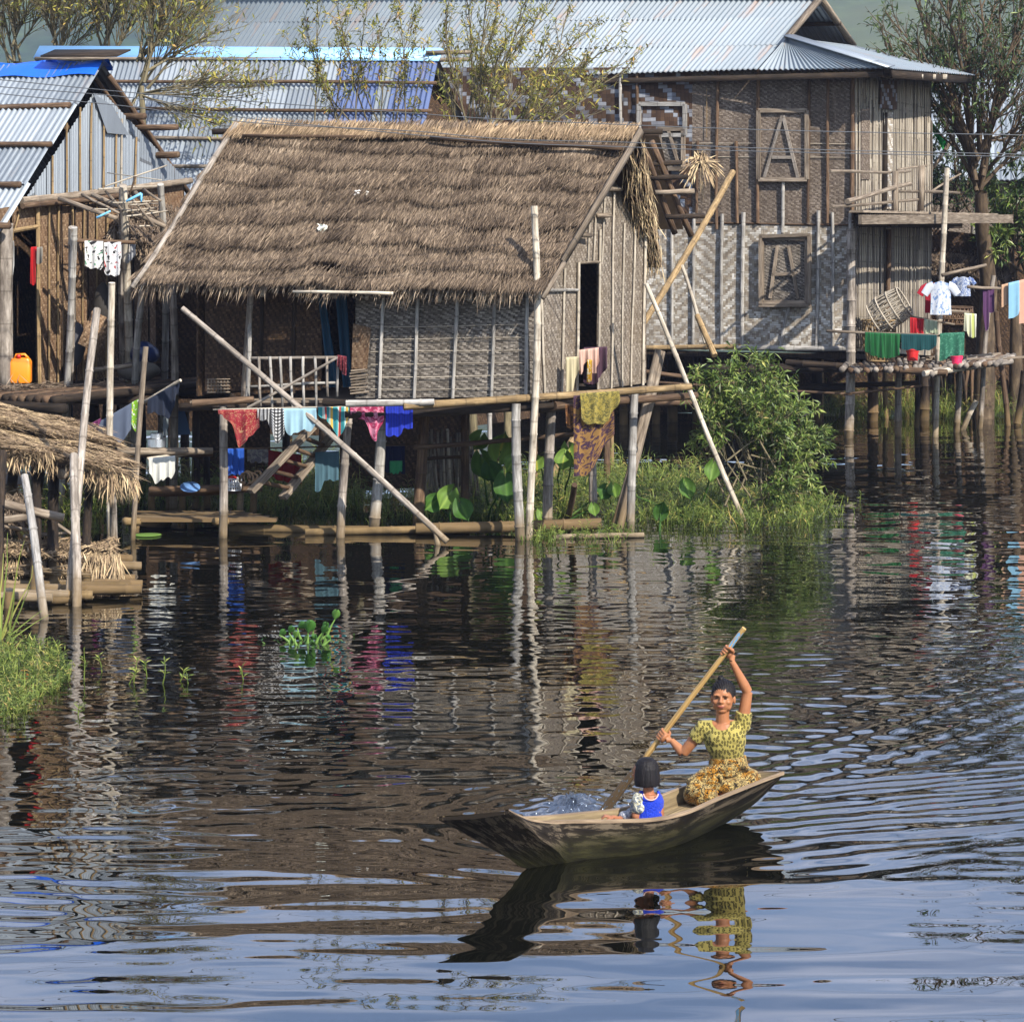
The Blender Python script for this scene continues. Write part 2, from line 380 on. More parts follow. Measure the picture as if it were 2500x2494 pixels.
def hull_dist(x,y):   # signed coordinates along / across the boat's heading, boat centre (0.7,18.2), bow to the left and near
    dx,dy=x-.75,y-18.25; c,s_=math.cos(math.radians(38)),math.sin(math.radians(38))
    return dx*c+dy*s_, -dx*s_+dy*c
def make_water():
    rows=[12.2]
    while rows[-1]<66: rows.append(rows[-1]+max(.012,.0105*(rows[-1]/13)**2))
    ny=len(rows); nx=560
    Y=np.array(rows); T=np.linspace(-.33,.33,nx)
    X=Y[:,None]*T[None,:]; YY=np.repeat(Y[:,None],nx,1)
    rng=np.random.default_rng(5); h=np.zeros_like(X)
    def sm(a,b,v): t=np.clip((v-a)/(b-a),0,1); return t*t*(3-2*t)
    px=1250+F_*T[None,:]+0*X; py=HZ+CH*F_/YY
    # long calm swells in the foreground, crests across the view
    fg=sm(1560,2020,py); mid=1-fg; far=1-sm(1300,1560,py)
    def waves(lam0,lam1,n,spread,slope,ang0=90):
        o=np.zeros_like(X)
        for _ in range(n):
            lam=math.exp(rng.uniform(math.log(lam0),math.log(lam1))); a=math.radians(ang0+rng.normal(0,spread)); k=2*PI/lam
            o+=slope/k*np.sqrt(2/n)*np.sin(k*(X*math.cos(a)+YY*math.sin(a))+rng.uniform(0,6.28))
        return o
    def lump(s,seed):
        r=np.random.default_rng(seed); o=np.zeros_like(X)
        for _ in range(9):
            a=r.uniform(0,6.28); o+=np.sin((X*math.cos(a)*1.0+YY*math.sin(a)*.35)*s*r.uniform(.5,1.5)+r.uniform(0,6.28))
        return np.clip(.5+o/6,0,1)
    p1=.4+.9*lump(.9,1); p2=.25+1.1*lump(1.2,2); p3=.3+1.0*lump(2.1,3)
    midc=sm(1330,1500,py)*(1-sm(1850,2100,py))
    h+=waves(.40,1.1,24,8,.0125)*fg*p1                # long bands in the foreground
    h+=waves(.18,.42,34,11,.011)*fg*p3
    h+=waves(.13,.26,26,14,.006)*fg*lump(1.7,9)**2
    h+=waves(.9,2.4,12,25,.007)*fg
    h+=waves(.16,.38,40,30,.017)*midc*p2
    rt=sm(1450,1750,px)*sm(1440,1620,py)*(1-sm(1960,2100,py)); h+=waves(.18,.45,34,20,.027)*rt*p3               # broken swirls in the middle
    h+=waves(.13,.26,30,45,.015)*midc*p3
    h+=waves(.6,1.4,14,24,.009)*midc
    h+=waves(.26,.6,34,30,.018)*far*p1               # fine horizontal jags below the houses
    h+=waves(.9,1.8,12,25,.010)*far
    # wake: arcs spreading behind the stern and out from the bow
    A=np.vectorize(lambda v:v)
    c,s_=math.cos(math.radians(38)),math.sin(math.radians(38))
    dx,dy=X-.75,YY-18.25; al=dx*c+dy*s_; ac=-dx*s_+dy*c          # al>0 behind the stern
    d=np.abs(ac)
    beh=sm(.6,1.6,al)*np.exp(-((d-.25-.34*(al-.4))/(.25+.20*np.clip(al,0,9)))**2)*np.exp(-np.clip(al-1.2,0,99)/9)
    for lam,am,ph in ((.26,.085,0),(.18,.075,1.3),(.46,.05,2.2)):
        kk=2*PI/lam; h+=am/kk*beh*np.sin(kk*(d*.86-al*.28)+ph+.9*np.sin(al*1.7+ac))
    nearside=sm(-.3,.6,al)*np.exp(-((ac+.9)/.8)**2)*np.exp(-np.clip(al-1.2,0,99)/4)
    h+=.045/(2*PI/.24)*nearside*np.sin(2*PI/.24*(ac*.9+.16*al)+.5*np.sin(al*2.3))
    wk=sm(1740,1960,px)*np.exp(-((py-(2000-.11*(px-1800)))/85)**2); h*=1-.45*wk; h+=waves(.15,.27,26,6,.060,113)*wk*(.5+.8*lump(1.1,4))
    # rings from the paddle
    r=np.hypot(X-.55,(YY-18.9)); 
    h+=.055/(2*PI/.22)*np.exp(-((r-.75)/.7)**2)*np.sin(2*PI/.22*r+.8*np.sin(3*np.arctan2(YY-18.9,X-.55)))
    e=((X-.40)/.34)**2+((YY-19.3)/.6)**2; sp=np.exp(-e*1.1); h+=sp*.05
    h+=sp*(waves(.10,.2,24,60,.17)+waves(.2,.4,12,60,.08))
    edge=np.minimum.reduce([sm(-.33,-.31,T)[None,:]+0*X,(1-sm(.31,.33,T))[None,:]+0*X,sm(12.2,12.5,YY),1-sm(60,66,YY)])
    h*=edge
    nv=nx*ny; co_=np.empty((nv+8,3),np.float32); co_[:nv,0]=X.ravel(); co_[:nv,1]=YY.ravel(); co_[:nv,2]=h.ravel()
    i=np.arange(ny-1)[:,None]*nx+np.arange(nx-1)[None,:]
    q=np.stack([i,i+1,i+nx+1,i+nx],-1).reshape(-1,4)
    B=4000.
    co_[nv:]=[(-B,-200,0),(B,-200,0),(B,B,0),(-B,B,0),(X[0,0],Y[0],0),(X[0,-1],Y[0],0),(X[-1,-1],Y[-1],0),(X[-1,0],Y[-1],0)]
    o=nv; extra=np.array([[o,o+1,o+5,o+4],[o+1,o+2,o+6,o+5],[o+2,o+3,o+7,o+6],[o+3,o,o+4,o+7]])
    q=np.concatenate([q,extra]); me=bpy.data.meshes.new('water')
    me.vertices.add(nv+8); me.vertices.foreach_set('co',co_.ravel())
    me.loops.add(q.size); me.loops.foreach_set('vertex_index',q.ravel().astype(np.int32))
    me.polygons.add(len(q)); me.polygons.foreach_set('loop_start',(np.arange(len(q))*4).astype(np.int32)); me.polygons.foreach_set('loop_total',np.full(len(q),4,np.int32))
    me.update(calc_edges=True); me.polygons.foreach_set('use_smooth',[True]*len(q)); me.validate()
    s=NT('lake_water'); pos=s.pos()
    n1=s.noise(s.scale(pos,7,11),1,4,.55,.3); n2=s.noise(s.scale(pos,26,40),1,2,.5)
    z=s.sep(pos)[1]; k=s.ramp(s.math('DIVIDE',z,60.),[(.26,G(.10)),(.31,G(.28)),(.40,G(1))])
    hgt=s.math('ADD',s.math('MULTIPLY',n1,1.),s.math('MULTIPLY',n2,.16))
    s.fin(hexc('0c0d09'),.0,spec=.5); s.b.inputs['IOR'].default_value=2.7
    me.materials.append(s.mat)
    ob=bpy.data.objects.new('water',me); COL.objects.link(ob); tag(ob,kind='structure')
make_water()

def make_hills():
    nx,ny=150,46; m=MB()
    def H(x,y):
        d=(y-700)/1500
        if d<0: d=0
        base=185*(1-math.exp(-d*2.6))
        f=mnoise.fractal(V((x/520,y/520,3.1)),1.0,2.0,6)
        g=mnoise.fractal(V((x/1500,.7,9.1)),1.0,2.0,3)
        return max(-2,base*(1+.35*f+.45*g)+26*f*min(1,d*4))
    def fn(a,b):
        x=lerp(-2600,2600,a); y=lerp(690,2600,b); return (x,y,H(x,y)-2)
    m.grid(fn,nx,ny)
    s=NT('forested_hill'); n=s.noise(s.pos(),.05,8,.7); n2=s.noise(s.pos(),.006,4)
    c=s.ramp(n,[(.3,hexc('1d2a1a')),(.55,hexc('34482a')),(.75,hexc('5b6a3c'))]); c=s.mix(s.ramp(n2,[(.45,G(0)),(.65,G(.6))]),c,hexc('5d6138'))
    s.fin(c,.95,spec=.1); o=m.build('hills',s.mat,origin=(0,0,0)); tag(o,kind='structure')
make_hills()
def make_haze():
    m=MB(); x0,x1,y0,y1,z0,z1=-3000,3000,-60,3000,-3,620
    p=[V((x,y,z)) for z in (z0,z1) for x,y in ((x0,y0),(x1,y0),(x1,y1),(x0,y1))]
    for f in ((3,2,1,0),(4,5,6,7),(0,1,5,4),(1,2,6,5),(2,3,7,6),(3,0,4,7)): m.quad(*[p[i] for i in f])
    mat=bpy.data.materials.new('haze_air'); mat.use_nodes=True; t=mat.node_tree; t.nodes.clear()
    out=t.nodes.new('ShaderNodeOutputMaterial'); v=t.nodes.new('ShaderNodeVolumePrincipled'); t.links.new(v.outputs[0],out.inputs[1])
    v.inputs['Color'].default_value=(.56,.66,1,1); v.inputs['Density'].default_value=HAZE; v.inputs['Anisotropy'].default_value=.0
    o=m.build('haze',mat,smooth=False,origin=(0,0,0)); tag(o,kind='stuff')
make_haze()
# lake bed rising into a low muddy bank under the houses
def make_bank():
    m=MB()
    def fn(a,b):
        x=lerp(-14,16,a); y=lerp(36,66,b)
        e=lambda cx,cy,rx,ry,hh: hh*math.exp(-((x-cx)/rx)**2-((y-cy)/ry)**2)
        z=-.35+e(1.2,38.9,2.6,1.1,.42)+e(-3,42.3,3.5,1.6,.45)+e(8.5,60,9,2.5,.6)+e(-9,44,4,3,.4)+.06*mnoise.noise(V((x*1.3,y*1.3,0)))
        return (x,y,z)
    m.grid(fn,90,90); o=m.build('mud_bank',MT['mud'],origin=(0,0,0)); tag(o,kind='structure')
make_bank()

# ------------------------------------------------------------------ planes to build on
def VP(a,b,off=0.):
    "vertical plane through the ground line a-b, off metres towards the viewer"
    a=V(a); b=V(b); n=V((b.y-a.y,-(b.x-a.x),0)).normalized()
    if n.y>0: n=-n
    a=a+n*off
    def f(x,y):
        d=V(((x-1250)/F_,1,-(y-HZ)/F_)); t=(a-V((0,0,CH))).dot(n)/d.dot(n); return V((0,0,CH))+d*t
    f.n=n; return f
def GP(p,q,r,off=0.):
    p,q,r=V(p),V(q),V(r); n=(q-p).cross(r-p).normalized()
    if n.y>0: n=-n
    p=p+n*off
    def f(x,y):
        d=V(((x-1250)/F_,1,-(y-HZ)/F_)); t=(p-V((0,0,CH))).dot(n)/d.dot(n); return V((0,0,CH))+d*t
    f.n=n; return f
def wall(parent,name,mat,f,px,t=.03,label=None):
    "a flat wall panel over photo outline px (4 corners: bottom left, bottom right, top right, top left)"
    m=MB(); a,b,c,d=[f(*p) for p in px]; n=-f.n*t
    r=(b-a); r.z=0; r.normalize()
    uv=[((p-a).dot(r),p.z) for p in (a,b,c,d)]
    m.quad(a,b,c,d,uv); A,B,C_,D=a+n,b+n,c+n,d+n; m.quad(B,A,D,C_,[uv[1],uv[0],uv[3],uv[2]])
    for p,q,o,s in ((b,a,A,B),(c,b,B,C_),(d,c,C_,D),(a,d,D,A)): m.quad(p,q,o,s)
    o=m.build(name,mat,parent,smooth=False)
    if label: o['label']=label
    return o
def batten(parent,name,mat,f,x0,y0,x1,y1,r=.018,n=6,node=.4):
    m=MB(); m.pole(f(x0,y0),f(x1,y1),r,r*.9,.006,n,node=node); return m.build(name,mat,parent,sharp=50)
def post(parent,name,mat,top,bot,r,Y=None,node=.42,r1=None,bend=.016,label=None):
    "pole from photo point top to waterline photo point bot, standing on the lake bed"
    b=Wt(*bot); t=P(top[0],top[1],Y or b.y); d=(t-b); b2=b-d.normalized()*.45 if d.z>.05 else b
    m=MB(); m.pole(b2,t,r,r1 or r*.88,bend,10,node=node); o=m.build(name,mat,parent,sharp=50)
    if label: o['label']=label
    return o
def corr(m,a,b,c,d,period=.09,amp=.014,nv=6,v0=0.,flip=1,jit=0.0):
    "corrugated sheet over a(eave left) b(eave right) c(ridge right) d(ridge left); two skins 3 mm apart"
    a,b,c,d=map(V,(a,b,c,d)); W=max((b-a).length,(c-d).length); H=((d-a).length+(c-b).length)/2
    n=((b-a)+(c-d)).cross((d-a)+(c-b)).normalized()*flip
    nu=max(4,int(W/period*6)); rr=random.Random(int(W*1000))
    ph=[rr.uniform(-jit,jit) for _ in range(nu//8+3)]
    for off in (0,):
        def fn(u,v):
            p=(a*(1-u)+b*u)*(1-v)+(d*(1-u)+c*u)*v
            k=ph[int(u*W/period*6/8)] if jit else 0
            return p+n*(amp*math.sin(2*PI*u*W/period)+off+k)
        m.grid(fn,nu,nv,lambda u,v:(u*W,v*H+v0))
def bilin(a,b,c,d,u,v): return (a*(1-u)+b*u)*(1-v)+(d*(1-u)+c*u)*v
def straws(m,a,b,c,d,n,L=.28,w=.013,lift=.10,courses=7,thick=.07,skip=None,seed=1,tone=(0,.95),sway=.22,fringe=0,base=.015):
    "loose thatch over a roof slope a(eave left) b(eave right) c(ridge right) d(ridge left)"
    rr=random.Random(seed); a,b,c,d=map(V,(a,b,c,d))
    nn=(b-a).cross(d-a).normalized(); 
    if nn.z<0: nn=-nn
    W=(b-a).length
    for i in range(n):
        u=rr.random(); v=rr.random()**.95
        wob=.55*mnoise.noise(V((u*W*.55,v*3,seed)))+.35*mnoise.noise(V((u*W*1.9,v*5,seed+3)))
        cf=(1-v)*courses+wob; fr=cf-math.floor(cf)
        if i%3==0:
            fr=1-.28*rr.random()**1.5; v2=1-(math.floor(cf)+fr-wob)/courses; v=min(1,max(0,v2))
        p=bilin(a,b,c,d,u,v)
        if skip and skip(p): continue
        down=(bilin(a,b,c,d,u,0)-bilin(a,b,c,d,u,1)).normalized(); side=nn.cross(down)
        bump=.07*mnoise.noise(V((u*W*1.1,v*4.5,seed+5)))
        p=p+nn*(base+thick*fr*fr*rr.uniform(.5,1.1)+.05+bump)
        dr=(down+side*rr.gauss(0,sway)+side*.25*mnoise.noise(V((u*W*.7,v*2.2,seed+9)))+nn*rr.uniform(-.05,lift)*(.4+fr)).normalized()
        patch=.5+.5*mnoise.noise(V((u*W*1.6,v*3.4,seed+2)))
        hol=mnoise.noise(V((u*W*2.3,v*7.5,seed+20)))+.6*mnoise.noise(V((u*W*.8,v*2.,seed+31))); t=min(.99,max(0,lerp(tone[0],tone[1],.55*rr.random()+.45*patch-(.13 if hol>.28 else 0)-.12*fr)))
        p=p-nn*(.014 if hol>.28 else 0)
        m.leaf(p-dr*L*.3,dr,nn+side*rr.gauss(0,.5),L*rr.uniform(.6,1.25),w*rr.uniform(.7,1.5),(t,rr.random()))
    for i in range(fringe):
        u=rr.random(); p=bilin(a,b,c,d,u,rr.uniform(0,.06))
        down=(a-d).normalized(); side=nn.cross(down)
        dr=(down+V((0,0,-.55))+side*rr.gauss(0,.28)+nn*rr.uniform(-.2,.15)).normalized()
        m.leaf(p+nn*rr.uniform(-.03,.06),dr,nn+side*rr.gauss(0,.5),rr.uniform(.1,.3)*(1+.3*math.sin(u*31)),w*rr.uniform(.8,1.8),(rr.uniform(.2,.95),rr.random()))

# ------------------------------------------------------------------ the thatched hut in the middle
hA=P(1303,968,35.2); hB=P(1577,935,37.9); hC=P(470,972,36.3)
hD=hC+(hB-hA)
FR=VP((hC.x,hC.y,0),(hA.x,hA.y,0)); GB=VP((hA.x,hA.y,0),(hB.x,hB.y,0))
FR1=VP((hC.x,hC.y,0),(hA.x,hA.y,0),.03); GB1=VP((hA.x,hA.y,0),(hB.x,hB.y,0),.03); FRV=VP((hC.x,hC.y,0),(hA.x,hA.y,0),-.45)
hut=thing('thatched_hut','thatched hut on stilts with grey woven bamboo walls and steep brown straw roof','hut',(hA.x-2,hA.y+1.4,0))
ER=P(1332,712,34.85); RR=P(1563,318,36.4); RL=P(575,310,37.4); EL=P(327,690,35.9)
BR=P(1612,640,38.3); BL=EL+(BR-ER)
# floor of split bamboo
m=MB(); zf=hA.z
for i in range(26):
    t=(i+.5)/26; a=hC.lerp(hD,t)+V((-.05,0,-.05)); b=hA.lerp(hB,t)+V((.05,0,-.05)); m.beam(a,b,.105,.03)
m.build('floral',MT['plank'],hut,sharp=40)
for k,t in enumerate((.02,.5,.98)):
    m=MB(); m.pole(hC.lerp(hD,t)+V((-.2,0,-.12)),hA.lerp(hB,t)+V((.2,0,-.12)),.05,.05,.004,8); m.build('joist',MT['dark'],hut)
# walls
wall(hut,'front_wall',MT['weave_grey'],FR,[(868,972),(1303,968),(1312,640),(868,690)],label='grey woven bamboo front wall with pale battens')
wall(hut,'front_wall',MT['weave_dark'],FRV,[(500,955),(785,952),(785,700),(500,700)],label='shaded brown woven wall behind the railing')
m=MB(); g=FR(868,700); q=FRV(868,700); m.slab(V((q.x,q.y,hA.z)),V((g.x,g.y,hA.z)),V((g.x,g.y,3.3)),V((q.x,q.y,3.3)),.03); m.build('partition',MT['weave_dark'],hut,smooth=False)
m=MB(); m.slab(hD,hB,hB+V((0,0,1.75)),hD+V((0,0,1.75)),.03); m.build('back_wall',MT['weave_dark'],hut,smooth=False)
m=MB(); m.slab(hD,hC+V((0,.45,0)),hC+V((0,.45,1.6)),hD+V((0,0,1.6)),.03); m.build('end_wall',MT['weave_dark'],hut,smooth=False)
# gable side with its narrow doorway
wall(hut,'gable_wall',MT['weave_side'],GB,[(1303,968),(1413,956),(1413,560),(1318,735)])
wall(hut,'gable_wall',MT['weave_side'],GB,[(1462,950),(1577,935),(1577,600),(1462,480)],label='ragged woven gable wall right of the doorway')
wall(hut,'gable_wall',MT['weave_side'],GB,[(1413,640),(1462,640),(1462,482),(1413,562)])
wall(hut,'gable_wall',MT['weave_side'],GB,[(1462,482),(1577,600),(1574,540),(1500,440)])
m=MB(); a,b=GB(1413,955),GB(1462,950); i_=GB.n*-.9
m.slab(a+i_,b+i_,GB(1462,640)+i_,GB(1413,640)+i_,.02); m.build('doorway_shade_sheet',MT['black'],hut)  # black sheet added behind the doorway, stands for the shade inside
for x0,y0,x1,y1,r in ((1413,640,1408,958,.02),(1466,560,1460,950,.018),(1380,655,1372,960,.016),(1322,728,1331,962,.016),(1500,470,1493,948,.014),(1525,545,1520,945,.013),(1551,560,1541,943,.013),(1577,560,1570,940,.02),(1478,470,1470,640,.012),(1440,540,1436,640,.012),(1455,490,1450,636,.012)):
    batten(hut,'batten',MT['pale'],GB1,x0,y0,x1,y1,r)
batten(hut,'batten',MT['silver'],GB1,1335,708,1413,708,.02); batten(hut,'batten',MT['plank'],GB1,1413,642,1466,640,.018)
for x0,x1,y1 in ((938,926,972),(1022,1011,972),(1117,1105,972),(1206,1200,970),(1288,1284,968)):
    batten(hut,'batten',MT['silver'],FR1,x0,690,x1,y1,.024)
for y in (792,824,855,886,915,946):
    batten(hut,'lashing',MT['pale'],FR1,905,y+4,1284,y,.005,4,0)
# broken patch beside the door: bare slats and tan paper
wall(hut,'patch',MT['weave_tan'],FR1,[(858,900),(896,900),(905,800),(862,790)],.008,'tan torn patch at the doorway edge')
for k in range(9): batten(hut,'slat',MT['plank'],FR1,R.uniform(852,858),905+k*7,R.uniform(890,902),901+k*7+R.uniform(-3,3),.012,5,0)
# dark blue door curtain, hanging inside the doorway
mt_dc=m_cloth('door_curtain_cloth','1f4a63','17394e','rib',.4)
m=MB()
for x0,x1,xb0,xb1 in ((775,792,802,828),(818,846,838,862)):
    m.grid(lambda u,v:FRV(lerp(lerp(x0,x1,u),lerp(xb0,xb1,u),v),lerp(705,945,v))+V((0,-.05-.03*math.sin(u*9),0)),8,12)
m.build('door_curtain',mt_dc,hut)
# stilts
for n_,(t,b,r,mat,Y) in enumerate([((1260,985),(1271,1318),.062,'silver',None),((1346,978),(1340,1302),.066,'grey',None),((1441,975),(1443,1284),.055,'grey',None),
    ((1550,945),(1538,1297),.055,'silver',None),((852,1005),(835,1312),.055,'grey',None),((932,1000),(910,1292),.072,'silver',None),((1036,1000),(1026,1284),.075,'brown',None),((1136,990),(1134,1275),.058,'brown',None),
    ((1197,985),(1199,1148),.04,'silver',None),((545,990),(542,1312),.056,'grey',None),((612,720),(588,1268),.045,'grey',35.9),((480,985),(478,1240),.06,'dark',None),
    ((700,985),(700,1215),.06,'dark',None),((1090,985),(1095,1205),.05,'brown',None),((1300,985),(1302,1200),.05,'brown',None),((1480,960),(1478,1190),.05,'brown',None),((790,990),(785,1190),.06,'dark',None),((960,985),(965,1185),.06,'dark',None)]):
    post(hut,'stilt',MT[mat],t,b,r,Y)
post(hut,'corner_post',MT['pale'],(1304,503),(1290,1318),.046,34.95,label='tall pale corner post rising above the eave')
post(hut,'stilt',MT['yellow'],(1494,985),(1497,1160),.035,None)
# beams and the bamboo rail along the foot of the wall
for nm,mat,p,q,r,nd in (('rail','yellow',P(985,992,34.75),P(1688,944,35.6),.05,.5),('rail','silver',P(845,985,34.8),P(1060,981,34.75),.046,.5),('rail','dark',P(790,982,34.9),P(850,984,34.8),.05,0),('beam','dark',P(842,1012,35.0),P(1352,990,35.2),.055,0),
    ('beam','brown',P(1352,990,35.2),P(1700,965,36.9),.055,0),('beam','dark',P(470,990,36.2),P(860,1004,35.4),.05,0),('beam','brown',P(1010,1092,36.2),P(1405,1060,36.2),.035,0),('beam','brown',P(470,985,35.3),P(620,975,35.3),.05,0),
    ('beam','dark',hD+V((-.2,0,-.15)),hB+V((.2,0,-.15)),.06,0),('beam','dark',hA+V((0,0,-.16)),hB+V((0,0,-.16)),.05,0)):
    m=MB(); m.pole(p,q,r,r*.85,.006,9,node=nd); m.build(nm,MT[mat],hut,sharp=50)
# railing of the little veranda
m=MB(); rail=m.pole(P(600,874,35.5),P(832,873,35.5),.02,.02,.006,8,node=.4); m.build('handrail',MT['grey'],hut)
m=MB(); m.pole(P(600,944,35.5),P(828,934,35.5),.016,.016,.01,8); m.build('handrail',MT['silver'],hut)
for x0,x1 in ((608,606),(632,637),(659,664),(684,690),(709,714),(740,742),(769,772),(798,800),(825,823)):
    m=MB(); m.pole(P(x0,870,35.48),P(x1,1000 if x0<780 else 968,35.48),.018,.016,.01,7,node=.3); m.build('baluster',MT['silver' if R.random()<.6 else 'grey'],hut)
batten(hut,'post',MT['silver'],FR1,612,700,603,995,.03)
for x in (640,720): batten(hut,'post',MT['dark'],FRV,x,700,x-4,960,.03)
# roof: two slopes of mat with a hole, thousands of straws on top
roof=thing('thatch_roof',None,None,hut.location); roof.parent=hut; roof.location=(0,0,0); ORG[roof.name]=V(hut.location)
roof['label']='steep brown straw roof with ragged courses and a small hole'
FRP=GP(EL,ER,RR)
def pix(p): return (1250+p.x/p.y*F_, HZ+(CH-p.z)/p.y*F_)
def inhole(p):
    x,y=pix(p); return (768<x<838 and 645<y<664) or (770<x<795 and 690<y<702) or (392<x<470+20*math.sin(x) and 619<y<632 and (x*7)%31<20)
m=MB(); nU,nV=90,44
for i in range(nU):
    for j in range(nV):
        c=bilin(EL,ER,RR,RL,(i+.5)/nU,(j+.5)/nV)
        if inhole(c): continue
        m.quad(*[bilin(EL,ER,RR,RL,(i+a)/nU,(j+b)/nV) for a,b in ((0,0),(1,0),(1,1),(0,1))])
nrm=(ER-EL).cross(RL-EL).normalized()*-.06
m.slab(BR+nrm,BL+nrm,RL+V((0,.02,-.02)),RR+V((0,.02,-.02)),.05)
m.build('thatch_mat',MT['thatch_under'],roof,smooth=False)
m=MB()
straws(m,EL,ER,RR,RL,54000,.17,.0092,.07,8,.06,inhole,1,(0,.95),.2,1100)
m.build('straw_slope',MT['thatch'],roof,smooth=False)
m=MB()
straws(m,BR,BL,RL,RR,5000,.3,.014,.1,6,.06,None,2,(.1,.95),.2,400)
m.build('straw_slope',MT['thatch'],roof,smooth=False)
m=MB(); e1=RL.lerp(EL,.075)+V((0,-.05,.03)); e2=RR.lerp(ER,.075)+V((0,-.05,.03))
straws(m,e1,e2,RR+V((0,0,.02)),RL+V((0,0,.02)),5200,.22,.011,.05,1.0,.02,None,3,(.05,.8),.16,0,.02)
m.build('ridge_straw',MT['thatch_gold'],roof,smooth=False); 
m=MB()   # the back slope's ragged end hangs past the gable
for i in range(800):
    t=R.random(); p=RR.lerp(BR,t)+V((R.uniform(-.28,.05),R.uniform(-.1,.1),R.uniform(-.14,.03)))
    d=(BR-RR).normalized()+V((R.gauss(0,.2),R.gauss(0,.2),R.gauss(-.25,.25))); m.leaf(p,d,V((.5,-.8,.2)),R.uniform(.12,.36),R.uniform(.009,.02),(R.uniform(.2,1),R.random()))
m.build('straw_verge',MT['thatch_gold'],roof,smooth=False)
m=MB()
a,b=P(1566,318,36.25),P(1374,640,35.05); m.beam(a,b,.10,.035,GB.n); m.pole(b+V((.02,0,0)),P(1325,728,34.75),.035,.03,.004,8)
m.build('barge_board',MT['plank'],roof)
m=MB(); m.pole(P(578,303,37.3),P(322,702,35.7),.038,.03,.01,8); m.build('barge_board',MT['grey'],roof)
m=MB(); m.pole(P(592,331,37.05),P(1090,335,36.6),.02,.026,.004,8); m.pole(P(1050,335,36.55),P(1520,362,36.0),.026,.034,.006,8); m.build('ridge_binding_pole',MT['brown'],roof)
m=MB(); m.pole(RL+V((-.3,0,-.06)),RR+V((.28,-.1,-.02)),.04,.04,.004,8); m.build('ridge_pole',MT['dark'],roof)
m=MB(); m.pole(P(715,712,35.3),P(960,716,35.1),.02,.02,.004,8); m.build('eave_pole',MT['pale'],roof)
for x,y in ((726,722),(818,727),(895,730),(1000,733),(1072,736),(1146,733),(1225,738),(640,722),(550,715),(455,712),(380,708)):
    m=MB(); p=P(x,y,lerp(35.9,34.95,(x-327)/1005)+.05); m.pole(p,p+V((.06,.5,.40)),.026,.026,.004,8); m.build('rafter_end',MT['pale'],roof)
for (x,y) in ((1497,461),(1470,526),(1420,575),(1520,405)):
    m=MB(); p=P(x-12,y,GB(x,y).y-.25); m.pole(p,p+V((.18,.25,.0)),.03,.03,.01,7); m.build('purlin_end',MT['plank'],roof)
# the ridge straw must not touch bare sky: scraps caught on the roof
m=MB(); c=FRP(790,568)+FRP.n*.12
m.grid(lambda u,v:c+V(((u-.5)*.12*(1-.35*v)+.02*math.sin(v*5),-.02+.03*math.sin(u*7+v*3),(.5-v)*.09*(.7+.4*u)-.03*u+.008*math.sin(u*19))),8,6)
o=m.build('plastic_bag',m_flat('white_plastic','d8dace',.4,0,.1,30)); tag(o,'small white plastic scrap caught low on the brown thatch','plastic scrap')
m=MB(); c=FRP(885,484)+FRP.n*.1
for k in range(16):
    p=c+V((R.uniform(-.09,.09),R.uniform(-.02,.02),R.uniform(-.03,.03))); m.ell(p,(.02,.012,.012),None,6,4)
o=m.build('feather_scrap',m_flat('white_fluff','e0dcd6',.9,0,.05)); tag(o,'torn white shreds lying in the middle of the thatch','scrap')

# ------------------------------------------------------------------ cloth on lines
def garment(name,label,cat,mat,tl,tr,drops,Y,group='laundry hung out to dry',back=.55,fold=.016,nf=3,narrow=.0,Y2=None,uvs=1.0,sag=.0):
    a=P(tl[0],tl[1],Y); b=P(tr[0],tr[1],Y2 or Y); W=(b-a).length; s=Y/F_
    xs=[d[0] for d in drops]; ys=[d[1]*s for d in drops]; rr=random.Random(hash_(name+label)); p1,p2=rr.uniform(0,6),rr.uniform(0,6)
    bd=back
    def fn(u,v):
        dp=float(sum(np.interp(min(1,max(0,u+e)),xs,ys) for e in (-.07,-.035,0,.035,.07))/5); p=a.lerp(b,u)-V((0,0,sag*4*u*(1-u)))
        if v<.30:   # behind the line
            t=(.30-v)/.30; return p+V((0,.022+.01*math.sin(nf*6.28*u+p2)*t,-dp*bd*t))
        if v<.38:
            t=(v-.30)/.08; return p+V((0,.022*math.cos(t*PI),.012*math.sin(t*PI)))
        t=(v-.38)/.62; f=fold*(.35+t)*(math.sin(nf*6.28*u+p1+1.2*t)+.6*math.sin(nf*11*u+p2))
        uu=u+(.5-u)*narrow*t
        q=a.lerp(b,uu)-V((0,0,sag*4*u*(1-u)))
        return q+V((f*.5,-.022-abs(f)*.4-f,-dp*t+.012*math.sin(nf*6.28*u+p1)*t))
    m=MB(); m.grid(fn,34,26,lambda u,v:(u*W*uvs,v*max(ys)*1.6*uvs))
    o=m.build(name,mat,smooth=True); return tag(o,label,cat,group)
def hash_(s): 
    h=7
    for ch in s: h=(h*31+ord(ch))%1000003
    return h
CL=lambda *a,**k:m_cloth(*a,**k)
Yl=35.0
m=MB(); m.pole(P(520,1000,Yl),P(845,992,Yl),.009,.009,.002,6); tag(m.build('clothes_line',MT['pale']),'thin bamboo washing line below the veranda railing','washing line')
garment('sarong','crimson and tan sarong dangling to a point, first on the railing line','sarong',CL('crimson_tan','8b1f2b','93303a','floral',.8,'b98f68'),(533,1002),(632,1001),[(0,8),(.25,20),(.42,52),(.5,105),(.6,78),(.85,62),(1,38)],Yl,fold=.02)
garment('sarong','black and white checked cloth beside the crimson sarong','sarong',CL('check_cloth','16161a','dcdcdc','check',1.6),(628,1000),(693,999),[(0,22),(.5,30),(.62,84),(.85,80),(1,60)],Yl)
